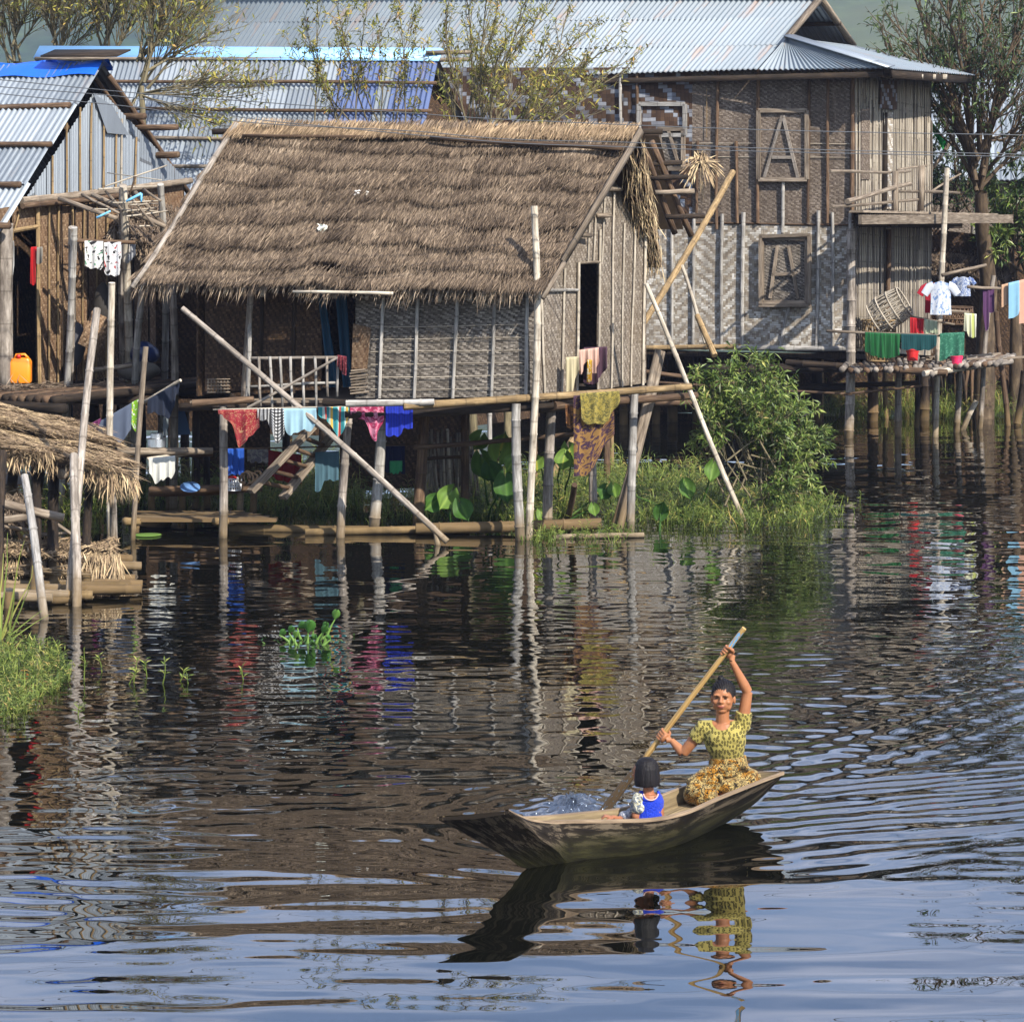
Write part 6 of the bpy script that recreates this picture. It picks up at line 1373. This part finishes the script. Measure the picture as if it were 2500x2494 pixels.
ST=dict(N=[(-.024,16.9,.48),(.035,17.08,.415),(.115,17.27,.345),(.24,17.49,.29),(.38,17.70,.25),(.63,17.80,.23),(.895,17.90,.22),(1.109,18.05,.235),(1.337,18.35,.264),(1.63,18.70,.30),(1.79,18.85,.325)],
 BN=[(-.02,16.905,.46),(.073,17.09,.35),(.17,17.28,.23),(.27,17.48,.115),(.366,17.67,.0),(.61,17.82,-.03),(.86,17.95,-.03),(1.06,18.19,-.02),(1.27,18.54,.0),(1.60,18.90,.12),(1.788,18.852,.31)],
 K=[(-.22,16.85,.44),(-.11,17.03,.335),(.0,17.22,.215),(.12,17.41,.10),(.24,17.6,-.01),(.5,17.86,-.08),(.72,18.05,-.1),(1.0,18.34,-.09),(1.26,18.68,-.05),(1.585,18.96,.08),(1.786,18.856,.305)],
 BF=[(-.425,16.795,.445),(-.295,16.97,.337),(-.164,17.155,.221),(-.03,17.34,.106),(.11,17.52,-.005),(.40,17.92,-.03),(.74,18.20,-.03),(.97,18.48,-.02),(1.22,18.76,.0),(1.55,18.97,.17),(1.784,18.86,.31)],
 F=[(-.427,16.79,.462),(-.335,17.02,.42),(-.21,17.28,.36),(-.04,17.57,.30),(.16,17.80,.255),(.43,18.03,.23),(.72,18.24,.22),(.95,18.53,.235),(1.2,18.83,.255),(1.56,19.02,.285),(1.786,18.858,.325)])
def cr(L,t):
    n=len(L)-1; i=min(n-1,int(t)); f=t-i; p=[V(L[max(0,min(n,i+k))]) for k in (-1,0,1,2)]
    return .5*((2*p[1])+(p[2]-p[0])*f+(2*p[0]-5*p[1]+4*p[2]-p[3])*f*f+(3*p[1]-p[0]-3*p[2]+p[3])*f**3)
boat=thing('canoe','narrow weathered wooden canoe with flat raised bow pointing left','boat',(.75,18.25,0))
NSt=80; secs=[{k:cr(L,10*i/NSt) for k,L in ST.items()} for i in range(NSt+1)]
def ring(sc): 
    out=[]
    for a,b,n in (('N','BN',5),('BN','K',4),('K','BF',4),('BF','F',5)):
        for j in range(n):
            t=j/n; p=sc[a].lerp(sc[b],t)
            if (a,b)in(('N','BN'),('BF','F')):     # flared, slightly bellied sides
                o=(sc['N']-sc['F']); o.z=0; o=o.normalized()*(1 if a=='N' else -1)*.018*math.sin(PI*t)*min(1,(sc['N']-sc['F']).length/.3); p=p+o
            out.append(p)
    out.append(sc['F'].copy()); return out
m=MB(); rings=[ring(s_) for s_ in secs]; base=0
L=0
for i,rg in enumerate(rings): m.v+=rg
nr=len(rings[0])
for i in range(NSt):
    for j in range(nr-1): m.face((i*nr+j,(i+1)*nr+j,(i+1)*nr+j+1,i*nr+j+1),[(i*.045,j*.03),((i+1)*.045,j*.03),((i+1)*.045,j*.03+.03),(i*.045,j*.03+.03)])
m.face(tuple(range(nr)),[(0,0)]*nr); m.build('hull',mt_hull,boat,sharp=35)
def inring(sc):
    w=(sc['F']-sc['N']); wl=max(1e-5,w.length); w.normalize(); t=min(.022,wl*.3); n=sc['N']+w*t; f=sc['F']-w*t; zb=max(.055,sc['K'].z+.03); zb=min(zb,n.z-.005)
    bn=sc['BN'].lerp(sc['BF'],.06); bf=sc['BF'].lerp(sc['BN'],.06); bn=V((bn.x,bn.y,max(zb,min(n.z-.004,bn.z+.03)))); bf=V((bf.x,bf.y,max(zb,min(f.z-.004,bf.z+.03)))); k=V((sc['K'].x,sc['K'].y,zb)); k=bn.lerp(bf,.5); k.z=zb
    o=[]
    for a,b in ((n,bn),(bn,k),(k,bf),(bf,f)):
        for j in range(4): o.append(a.lerp(b,j/4))
    return o+[f]
m=MB(); ir=[inring(s_) for s_ in secs]; ni=len(ir[0])
for rg in ir: m.v+=rg
for i in range(NSt):
    for j in range(ni-1): m.face((i*ni+j+1,(i+1)*ni+j+1,(i+1)*ni+j,i*ni+j),[(j*.04,i*.045),(j*.04,i*.045+.045),(j*.04+.04,i*.045+.045),(j*.04+.04,i*.045)])
m.build('inner_hull',mt_in,boat,sharp=35)
for key,ix in (('N',0),('F',-1)):
    m=MB(); rr=random.Random(4)
    for i in range(NSt):
        a0,a1=rings[i][ix],rings[i+1][ix]; b0,b1=ir[i][ix],ir[i+1][ix]; h=V((0,0,.006)); o0=(a0-b0)*.25; o1=(a1-b1)*.25
        m.quad(a0+o0+h,a1+o1+h,b1+h,b0+h,[(0,i*.045),(0,i*.045+.045),(.03,i*.045+.045),(.03,i*.045)]); m.quad(a0+o0-V((0,0,.014)),a1+o1-V((0,0,.014)),a1+o1+h,a0+o0+h,[(0,i*.045),(0,i*.045+.045),(.03,i*.045+.045),(.03,i*.045)]); m.quad(b0+h,b1+h,b1-V((0,0,.02)),b0-V((0,0,.02)),[(0,i*.045),(0,i*.045+.045),(.03,i*.045+.045),(.03,i*.045)])
    m.build('gunwale',mt_rim,boat,smooth=False)
for k in range(5):      # floor boards of the stern
    m=MB(); t0,t1=(.1+.165*k),(.1+.165*k+.15); nS=14
    for i in range(nS):
        q=[]
        for s_ in (i/nS,(i+1)/nS):
            sc={kk:cr(LL,lerp(6.3,9.3,s_)) for kk,LL in ST.items()}; z=lerp(.115,.20,s_); zt=lambda A,B:A.lerp(B,min(1,max(0,(A.z-z)/max(.01,A.z-B.z)))); nn_,ff_=zt(sc['N'],sc['BN']),zt(sc['F'],sc['BF']); q.append([nn_.lerp(ff_,t) for t in (t0,t1)]); 
            for v in q[-1]: v.z=z
        m.quad(q[0][0],q[1][0],q[1][1],q[0][1],[(0+k,i*.1),(k,i*.1+.1),(k+.08,i*.1+.1),(k+.08,i*.1)])
    m.build('floor_board',mt_in,boat,smooth=False)
m=MB(); sc=[{kk:cr(LL,t) for kk,LL in ST.items()} for t in (6.28,6.36)]
m.beam(sc[0]['N'].lerp(sc[0]['F'],.08)+V((0,0,-.06)),sc[0]['N'].lerp(sc[0]['F'],.92)+V((0,0,-.06)),.05,.04); m.build('thwart',mt_in,boat)
# ------------------------------------------------------------------ paddle
pT,pB=P(1817,1533,18.62),P(1480,1972,19.02)
pd=thing('paddle','long yellow wooden paddle with flaking blue paint held by the woman','paddle',pB)
def m_paddle():
    s=NT('paddle_wood'); u,v,_=s.sep(s.uv()); g=s.noise(s.scale(s.uv(),60,3),1,4)
    c=s.ramp(g,[(.3,hexc('8a6a3c')),(.6,hexc('bd9a5f')),(.8,hexc('d4b67c'))]); n=s.noise(s.scale(s.uv(),45,16),1,4,.7)
    band=s.ramp(v,[(.0,G(.55)),(.22,G(.45)),(.3,G(0)),(1,G(0))])
    z=s.sep(s.pos())[2]; top=s.ramp(s.math('MULTIPLY',z,.6),[(.68,G(0)),(.70,G(.5)),(.765,G(.5)),(.775,G(0))]); side=s.math('LESS_THAN',s.math('ABSOLUTE',s.math('SUBTRACT',u,.0)),.09)
    top=s.math('MULTIPLY',top,side); k=s.math('ADD',top,s.ramp(z,[(.22,G(.4)),(.42,G(.35)),(.5,G(0))])); m=s.math('GREATER_THAN',s.math('ADD',n,k),1.0)
    c=s.mix(m,c,hexc('4f9fd0')); c=s.mix(s.math('MULTIPLY',s.ramp(z,[(.12,G(1)),(.5,G(0))]),.7),c,hexc('4a3a24')); return s.fin(c,.6)
mp_=m_paddle(); mp_b=mp_.copy(); mp_b.name='worn_blade_wood'; rb_=[n for n in mp_b.node_tree.nodes if n.type=='VALTORGB'][0].color_ramp.elements
for e_,h_ in zip(rb_,('3a2c1c','5e4a30','86704c')): e_.color=hexc(h_)
m=MB(); ax=(pB-pT).normalized(); 
m.tube([pT,pT+ax*.25,pT.lerp(pB,.45),pT.lerp(pB,.72)],[.0165,.017,.0185,.0185],12); m.build('shaft',mp_,pd,sharp=50)
m=MB(); side=ax.cross(V((.25,1,.1))); side=(side-ax*side.dot(ax)).normalized(); nn=ax.cross(side)
rows=[(.70,.019,.018),(.74,.022,.016),(.82,.027,.012),(.91,.031,.010),(1.0,.032,.008),(1.12,.025,.006)]; b0=len(m.v); ns=12
for t,w_,th in rows:
    c=pT.lerp(pB,t)
    for j in range(ns): a=2*PI*j/ns; m.v.append(c+side*w_*math.cos(a)+nn*th*math.sin(a))
for k in range(len(rows)-1):
    for j in range(ns): m.face((b0+k*ns+j,b0+k*ns+(j+1)%ns,b0+(k+1)*ns+(j+1)%ns,b0+(k+1)*ns+j),[(j*.02,k*.2),(j*.02+.02,k*.2),(j*.02+.02,k*.2+.2),(j*.02,k*.2+.2)])
m.build('blade',mp_b,pd)

# ------------------------------------------------------------------ people
def blob(m,name,mats,parent,voxel=.006,it=4,cut=None,post_=None):
    off=ORG[parent.name]; me=m.mesh(name+'_raw',[],off,True); o=bpy.data.objects.new(name+'_raw',me); COL.objects.link(o)
    r=o.modifiers.new('r','REMESH'); r.mode='VOXEL'; r.voxel_size=voxel
    s=o.modifiers.new('s','SMOOTH'); s.factor=.5; s.iterations=it
    bpy.context.view_layer.update(); dg=bpy.context.evaluated_depsgraph_get(); ev=o.evaluated_get(dg)
    nm=bpy.data.meshes.new_from_object(ev); nm.name=name; bpy.data.objects.remove(o); bpy.data.meshes.remove(me)
    if cut or post_:
        bm=bmesh.new(); bm.from_mesh(nm)
        if post_: 
            for v in bm.verts: v.co=post_(v.co+off)-off
        if cut: bmesh.ops.delete(bm,geom=[v for v in bm.verts if cut(v.co+off)],context='VERTS')
        bm.to_mesh(nm); bm.free()
    nm.materials.clear()
    for x in (mats if isinstance(mats,list) else [mats]): nm.materials.append(x)
    nm.polygons.foreach_set('use_smooth',[True]*len(nm.polygons)); nm.update()
    ob=bpy.data.objects.new(name,nm); COL.objects.link(ob); ob.parent=parent; ORG[ob.name]=off; return ob
def m_skin(name,c1,c2):
    s=NT(name); n=s.noise(s.obj(),14,4); c=s.mix(s.ramp(n,[(.35,G(0)),(.7,G(.6))]),hexc(c1),hexc(c2)); s.fin(c,.5,spec=.35); s.b.inputs['Subsurface Weight'].default_value=.08; s.b.inputs['Subsurface Radius'].default_value=(.012,.005,.003); return s.mat
def m_hair():
    s=NT('black_hair'); q=s.sep(s.obj()); n=s.noise(s.comb(s.math('MULTIPLY',q[0],150),s.math('MULTIPLY',q[1],150),s.math('MULTIPLY',q[2],9)),1,3); c=s.ramp(n,[(.35,hexc('07060a')),(.7,hexc('1e1a1c'))]); s.bump(n,.8,.006); return s.fin(c,.55,spec=.22)
skin=m_skin('tanned_skin','9e6a47','825238'); hair=m_hair(); lip=m_skin('lips','8a4a40','74382f'); dark=m_flat('eye_dark','120d0b',.3)
YW=18.72; Q=lambda x,y,d=0.:P(x,y,YW+d)
def grip(m,c,axis,r,wrist,sgn=1,fr=.0085,flip=1):
    e1=(wrist-c); e1=(e1-axis*e1.dot(axis)).normalized(); e2=axis.cross(e1)*sgn; R_=r+fr*.8
    A=lambda t,rad=R_:e1*rad*math.cos(math.radians(t))+e2*rad*math.sin(math.radians(t))
    rot=Matrix((e1,axis,e2)).transposed()
    m.ell(c+A(28,r+.016),(.017,.040,.034),rot,14,10)
    m.tube([wrist,c+A(20,r+.03)],[.0185,.022],10)
    for i,(t1,k) in enumerate(((268,1),(290,1.08),(280,1.02),(250,.88))):
        o=axis*((i-1.5)*.0195)*flip
        m.tube([c+o+A(t,R_*(1.12 if t<70 else 1)) for t in (25,62,100,140,180,222,t1)],[fr*1.25*k,fr*1.2*k,fr*1.1*k,fr*1.08*k,fr*k,fr*.95*k,fr*.8*k],8)
    o=-axis*.034*flip; m.tube([c+o*.6+A(5,r+.022),c+o*1.1+A(-35,r+.014),c+o*1.2+A(-80,R_*1.05),c+o*.95+A(-125,R_)],[.013,.0115,.0105,.008],8)
def onpad(y):
    t=0.5
    for _ in range(30):
        p=pT.lerp(pB,t); yy=HZ+(CH-p.z)/p.y*F_; t+=(y-yy)/450
    return pT.lerp(pB,t)
wo=thing('person','woman in yellow spotted blouse and orange patterned wrap paddling cross-legged','person',Q(1780,1962,-.05))
hR=onpad(1793); hL=onpad(1590)
RS,RE_,RW=Q(1716,1778,.02),Q(1668,1838,.06),hR+V((.055,-.035,-.028))
LS,LE,LW=Q(1812,1768,.02),Q(1825,1688,.0),hL+V((.035,.0,-.062))
m=MB()
# trunk and neck
m.tube([Q(1778,1900,.02),Q(1776,1850,.02),Q(1770,1805,.01),Q(1766,1780,.01),Q(1764,1764,.01)],[.08,.068,.088,.085,.06],18,True,1.38)
m.tube([Q(1765,1775,.012),Q(1764,1752,.0),Q(1764,1725,-.005)],[.052,.044,.045],14)
for a,b,c,h,_ in ((RS,RE_,RW,hR,1),(LS,LE,LW,hL,-1)):
    m.tube([Q(1755 if _>0 else 1780,1775,.015),a,a.lerp(b,.35),a.lerp(b,.75),b],[.05,.047,.041,.036,.033],14); m.tube([b,b.lerp(c,.22),b.lerp(c,.5),c],[.033,.0345,.029,.019],14)
grip(m,hR,ax,.0185,RW,1); grip(m,hL,ax,.0175,LW,-1)
# head, slightly turned to her right
hc=Q(1765,1703,-.0); fy=math.radians(-14); Rz=Matrix.Rotation(fy,3,'Z')
H=lambda x,y,z: hc+Rz@V((x,y,z))
m.ell(H(0,.012,.018),(.071,.086,.083),Rz,22,16); m.ell(H(0,-.016,-.030),(.066,.061,.062),Rz,18,12); m.ell(H(0,-.040,-.074),(.036,.028,.02),Rz,12,8)
for sd in (-1,1):
    m.ell(H(.038*sd,-.048,-.018),(.024,.022,.02),Rz,10,8); m.ell(H(.028*sd,-.066,.027),(.026,.013,.011),Rz,10,6); m.ell(H(.074*sd,.012,-.012),(.009,.018,.028),Rz,10,8)
    m.ell(H(.0125*sd,-.078,-.018),(.0095,.009,.008),Rz,8,6); m.ell(H(.040*sd,-.03,-.05),(.021,.027,.026),Rz,10,8)
m.tube([H(0,-.070,.020),H(0,-.076,.002),H(0,-.088,-.014),H(0,-.078,-.024)],[.008,.009,.0115,.008],10)
m.ell(H(0,-.073,-.041),(.024,.010,.0065),Rz,10,6); m.ell(H(0,-.071,-.052),(.019,.010,.0065),Rz,10,6)
# feet
m.tube([Q(1742,1950,-.15),Q(1765,1953,-.12),Q(1788,1950,-.06)],[.03,.03,.026],12)
def facecut(p):   # sink the eye sockets a little
    l=Rz.transposed()@(p-hc)
    for sd in (-1,1):
        d=math.hypot((l.x-.029*sd)/.022,(l.z-.008)/.012)
        if l.y<-.03 and d<1: p=p+Rz@V((0,.0035*(1-d*d),0))
    return p
body=blob(m,'body',skin,wo,.0036,5,None,facecut)
for sd in (-1,1):
    m=MB(); m.ell(H(.029*sd,-.0655,.008),(.0135,.006,.0026),Rz,12,6); m.build('eye',dark,wo)
    m=MB(); m.tube([H(.013*sd,-.079,.0235),H(.030*sd,-.0775,.0265),H(.046*sd,-.067,.0225)],[.0016,.0024,.0012],6); m.build('eyebrow',hair,wo)
m=MB(); m.tube([H(-.029,-.070,-.0395),H(-.013,-.081,-.044),H(.013,-.081,-.044),H(.029,-.070,-.0395)],[.0014,.0040,.0040,.0014],8); m.ell(H(0,-.0795,-.0505),(.0175,.004,.0035),Rz,12,6); m.build('lips',lip,wo)
# hair drawn back to a small knot
m=MB(); m.ell(H(0,.023,.035),(.079,.088,.085),Rz,24,16); m.ell(H(0,.05,-.02),(.068,.06,.05),Rz,16,10); m.ell(H(-.02,.03,.122),(.022,.022,.020),Rz,12,8); m.tube([H(-.03,.0,.108),H(-.05,-.01,.118),H(-.035,.0,.13)],[.007,.005,.003],6)
def hcut(p):
    l=Rz.transposed()@(p-hc); return l.y<-.012 and l.z<.066-5.5*l.x*l.x

def strands(p):
    d=p-hc; a=math.atan2(d.x,d.z+.02); g=.0022*math.sin(46*a+6*d.y*9)+.004*mnoise.noise(V((d.x*40,d.y*14,d.z*30))); return p+d.normalized()*g
for k in range(26):
    a=R.uniform(-1.5,1.5); c0=H(.079*math.sin(a),.0+R.uniform(-.05,.06),.035+.084*math.cos(a)); m.tube([c0,c0+V((R.gauss(0,.012),R.gauss(0,.01),R.uniform(-.006,.014)))],[.0022,.0008],4)
blob(m,'hair',hair,wo,.0036,2,None,strands)
# blouse
m=MB(); m.tube([Q(1777,1862,.02),Q(1776,1845,.02),Q(1772,1818,.005),Q(1769,1796,-.0),Q(1766,1779,.005),Q(1765,1764,.008)],[.082,.079,.098,.104,.098,.066],22,True,1.36)
m.ell(Q(1751,1803,-.068),(.055,.034,.05)); m.ell(Q(1790,1800,-.068),(.055,.034,.05))
m.tube([Q(1740,1782,.01),RS,RS.lerp(RE_,.42)],[.07,.060,.053],16); m.tube([Q(1790,1782,.01),LS,LS.lerp(LE,.38)],[.07,.062,.056],16)
nk=Q(1762,1760,-.075)
def bcut(p):
    d=p-nk; return (d.x/.062)**2+(d.y/.16)**2+(d.z/(.055))**2<1 or (p-RS.lerp(RE_,.46)).dot((RE_-RS).normalized())>0 and (p-RE_).length<.20 and p.x<RS.x or (p-LS.lerp(LE,.42)).dot((LE-LS).normalized())>0 and abs(p.x-LE.x)<.1
blob(m,'blouse',CL('spotted_blouse','b3a458','2b2713','drops',1.55,obj=True),wo,.005,4,bcut)
# wrapped skirt over crossed legs
m=MB(); m.tube([Q(1776,1846,.02),Q(1777,1860,.02),Q(1779,1885,.02),Q(1782,1925,.03)],[.092,.095,.104,.115],22,True,1.34)
rk,lk=Q(1688,1926,-.10),Q(1840,1904,.07)
m.tube([Q(1765,1908,.0),Q(1728,1905,-.06),rk],[.10,.094,.070],16); m.tube([rk,Q(1716,1944,-.17),Q(1748,1948,-.2)],[.072,.072,.050],16)
m.tube([Q(1798,1908,.0),Q(1824,1900,.02),lk],[.095,.085,.066],16); m.tube([lk,Q(1822,1920,.03),Q(1792,1936,-.04)],[.066,.062,.04],16)
m.ell(Q(1778,1918,-.07),(.14,.11,.062)); m.ell(Q(1690,1940,-.08),(.06,.10,.06))
for k in range(8): 
    a=Q(1748+k*9,1868,-.10); b=(rk if k<4 else lk)+V((0,0,.03)); m.tube([a,a.lerp(b,.4)+V((0,-.035,.012)),a.lerp(b,.8)+V((0,-.02,.03))],[.007,.013,.006],6)
for k in range(4): m.tube([Q(1746,1866+k*8,-.09),Q(1778,1870+k*8,-.122),Q(1806,1864+k*8,-.09)],[.006,.010,.006],6)
m.tube([Q(1757,1890,-.13),Q(1768,1915,-.16),Q(1785,1930,-.15)],[.012,.016,.010],8)
blob(m,'wrap_skirt',CL('batik_wrap','bfa468','b07a24','batik',.8,'120d09',obj=True),wo,.0055,3)
# the girl, back turned, sitting low in the canoe
YG=18.10; q=lambda x,y,d=0.:P(x,y,YG+d)
gi=thing('person','small girl with black bob in blue dress sitting low in the canoe, back turned','person',P(1580,2085,YG))
gi.location.z=.06; ORG[gi.name]=V(gi.location)
gc=q(1574,1887,.0); Rg=Matrix.Rotation(math.radians(-118),3,'Z'); Hg=lambda x,y,z:gc+Rg@V((x,y,z))
m=MB(); m.tube([q(1582,2060),q(1583,2000,.0),q(1584,1960),q(1584,1937)],[.09,.085,.078,.06],16,True,1.2)
m.tube([q(1584,1940),q(1581,1900)],[.035,.033],12)
m.ell(Hg(0,.0,.012),(.064,.076,.074),Rg,18,14); m.ell(Hg(0,-.024,-.032),(.050,.048,.05),Rg,14,10); m.ell(Hg(0,-.078,-.018),(.010,.012,.011),Rg,8,6); m.ell(Hg(0,-.07,-.042),(.017,.008,.008),Rg,8,6)
m.tube([q(1566,1946,-.02),q(1553,1972,-.04),q(1552,1992,-.05),q(1557,2006,-.04)],[.036,.03,.026,.022],12)
m.tube([q(1596,1948,.02),q(1570,1985,.1),q(1515,1998,.02)],[.034,.028,.022],12); wr=q(1512,1999,-.06)
m.tube([q(1515,1998,.02),wr,q(1496,1996,-.12)],[.022,.018,.019],10); m.ell(q(1492,1995,-.13),(.026,.02,.013))
for k in range(4): m.tube([q(1488,1994,-.13)+V((0,(k-1.5)*.013,.004)),q(1476,1993,-.13)+V((0,(k-1.5)*.016,.006)),q(1468,1996,-.13)+V((0,(k-1.5)*.016,-.004))],[.0075,.007,.0055],8)
m.tube([q(1495,1997,-.15),q(1486,1999,-.17),q(1478,2000,-.17)],[.009,.008,.006],8)
blob(m,'body',m_skin('child_skin','9a6446','7e4f37'),gi,.004,4)
for sd in (-1,1):
    m=MB(); m.ell(Hg(.026*sd,-.063,.004),(.012,.006,.004),Rg,10,6); m.build('eye',dark,gi)
m=MB(); m.lathe([(.0005,.104),(.03,.101),(.055,.088),(.073,.066),(.083,.035),(.087,.0),(.089,-.035),(.086,-.066),(.078,-.080),(.05,-.084),(.0005,-.078)],gc+Rg@V((0,.014,0)),64)
for i,v in enumerate(m.v):
    d=v-gc; a=math.atan2(d.y,d.x); f=.95+.018*math.sin(31*a+d.z*22)+.012*math.sin(53*a+2); lw=.012*mnoise.noise(V((a*3,0,0)))*max(0,-d.z/.08); m.v[i]=V((gc.x+d.x*f,gc.y+d.y*f,v.z+lw*2))
def gcut(p):
    l=Rg.transposed()@(p-gc); return l.z<-.077 or (l.y<-.035 and l.z<.05 and abs(l.x)<.062) or (l.y<-.06 and l.z<.035)
blob(m,'hair',hair,gi,.0045,3,gcut)
mtb=m_cloth('blue_satin','1a3fd0','1430a8',None,1,rough=.38,obj=True)
nt_=mtb.node_tree; bn=[n for n in nt_.nodes if n.type=='BUMP'][0]; nz_=nt_.nodes.new('ShaderNodeTexNoise'); nz_.inputs['Scale'].default_value=22; nz_.inputs['Distortion'].default_value=1.5; nt_.links.new(nz_.outputs[0],bn.inputs['Height']); bn.inputs['Strength'].default_value=.9; bn.inputs['Distance'].default_value=.012
m=MB(); m.tube([q(1583,2070),q(1583,2005),q(1584,1975),q(1586,1952),q(1586,1940),q(1586,1932)],[.108,.092,.083,.082,.070,.045],18,True,1.12)
for x in (1567,1606): m.tube([q(x,1958,-.03),q(x-1,1934,-.0),q(x,1936,.05)],[.02,.018,.018],10)
nk2=q(1588,1932,-.03)
blob(m,'dress',mtb,gi,.0055,3,lambda p:((p-nk2).x/.044)**2+((p-nk2).z/.040)**2<1)
m=MB(); pts=[nk2+V((.046*math.cos(a),-.048-.012*abs(math.sin(a)),.041*math.sin(a))) for a in np.linspace(PI*1.02,PI*1.98,14)]; m.tube(pts,.0042,6); m.build('collar_trim',m_cloth('pink_trim','e8c0b8'),gi)
pf=m_cloth('puff_sleeve','d9d8c4','6a7484','floral',3.0,'c2b060',obj=True)
m=MB(); m.ell(q(1558,1953,-.03),(.042,.05,.05)); m.ell(q(1558,1972,-.045),(.046,.05,.038)); 
for k in range(9): a=k*.7; m.ell(q(1558,1966,-.035)+V((.038*math.cos(a),.042*math.sin(a),.02*math.sin(k*2.3))),(.017,.017,.03))
blob(m,'sleeve',pf,gi,.005,2)
m=MB(); m.ell(q(1527,1990,.03),(.045,.05,.03)); m.ell(q(1540,1985,.06),(.035,.05,.035)); blob(m,'sleeve',m_cloth('far_sleeve','b8b8c2','70788c','floral',3.,'d0d0c8',obj=True),gi,.005,2)
# spray thrown up by the paddle
m=MB(); rr=random.Random(12)
for k in range(60):
    a=rr.uniform(0,6.28); r=abs(rr.gauss(0,.22)); p=V((.55+r*math.cos(a)*1.2,18.95+r*math.sin(a),.005+abs(rr.gauss(0,.035)))); m.ell(p,(.004,.004,.003+rr.random()*.004),None,5,3)
o=m.build('water_spray',m_flat('water_drop','dfe8f0',.05,0,0,1,1.0),origin=(0,0,0)); tag(o,None,None,None,'stuff')

# the heap of water the blade throws up
def m_splash():
    s=NT('splashing_water'); uv=s.uv(); n=s.noise(s.scale(uv,26,5),1,4,.6,.6); s.bump(n,1.0,.03)
    s.fin(hexc('1c2838'),.06,spec=.6); s.b.inputs['IOR'].default_value=2.2  # reflected sky put into the colour: blue base, pale diffuse streaks
    f=s.t.nodes.new('ShaderNodeBsdfDiffuse'); f.inputs[0].default_value=hexc('c4d6ea')
    mx=s.n('MixShader',{0:s.math('MULTIPLY',s.ramp(n,[(.60,G(0)),(.74,G(1))]),.55),1:s.b.outputs[0],2:f.outputs[0]}); s.t.links.new(mx,s.out.inputs[0]); return s.mat
c=V((.40,19.25,0)); m=MB()
def heap(u,v):
    a=2*PI*u; r=v; st_=1+.10*math.sin(9*a)+.08*math.sin(17*a+1); x=r*.36*st_*math.cos(a); y=r*.62*st_*math.sin(a)
    z=.075*(1-r**1.4)*(.8+.3*math.exp(-((x-.05)/.2)**2))+.010*math.sin(26*a+9*r)*(1-r)+.035*mnoise.noise(V((x*16,y*8,2)))*(1-r)+.02*mnoise.noise(V((x*34,y*20,5)))*(1-r)
    return c+V((x,y,z-.012))
m.grid(heap,110,30,lambda u,v:(u*2,v))
o=m.build('water_splash',m_splash(),origin=(0,0,0)); tag(o,None,None,None,'stuff')

tag_missing=[o for o in scn.objects if o.parent is None and o.type in('MESH','EMPTY') and not o.get('label') and not o.get('kind')]
for o in tag_missing: print('UNTAGGED',o.name)
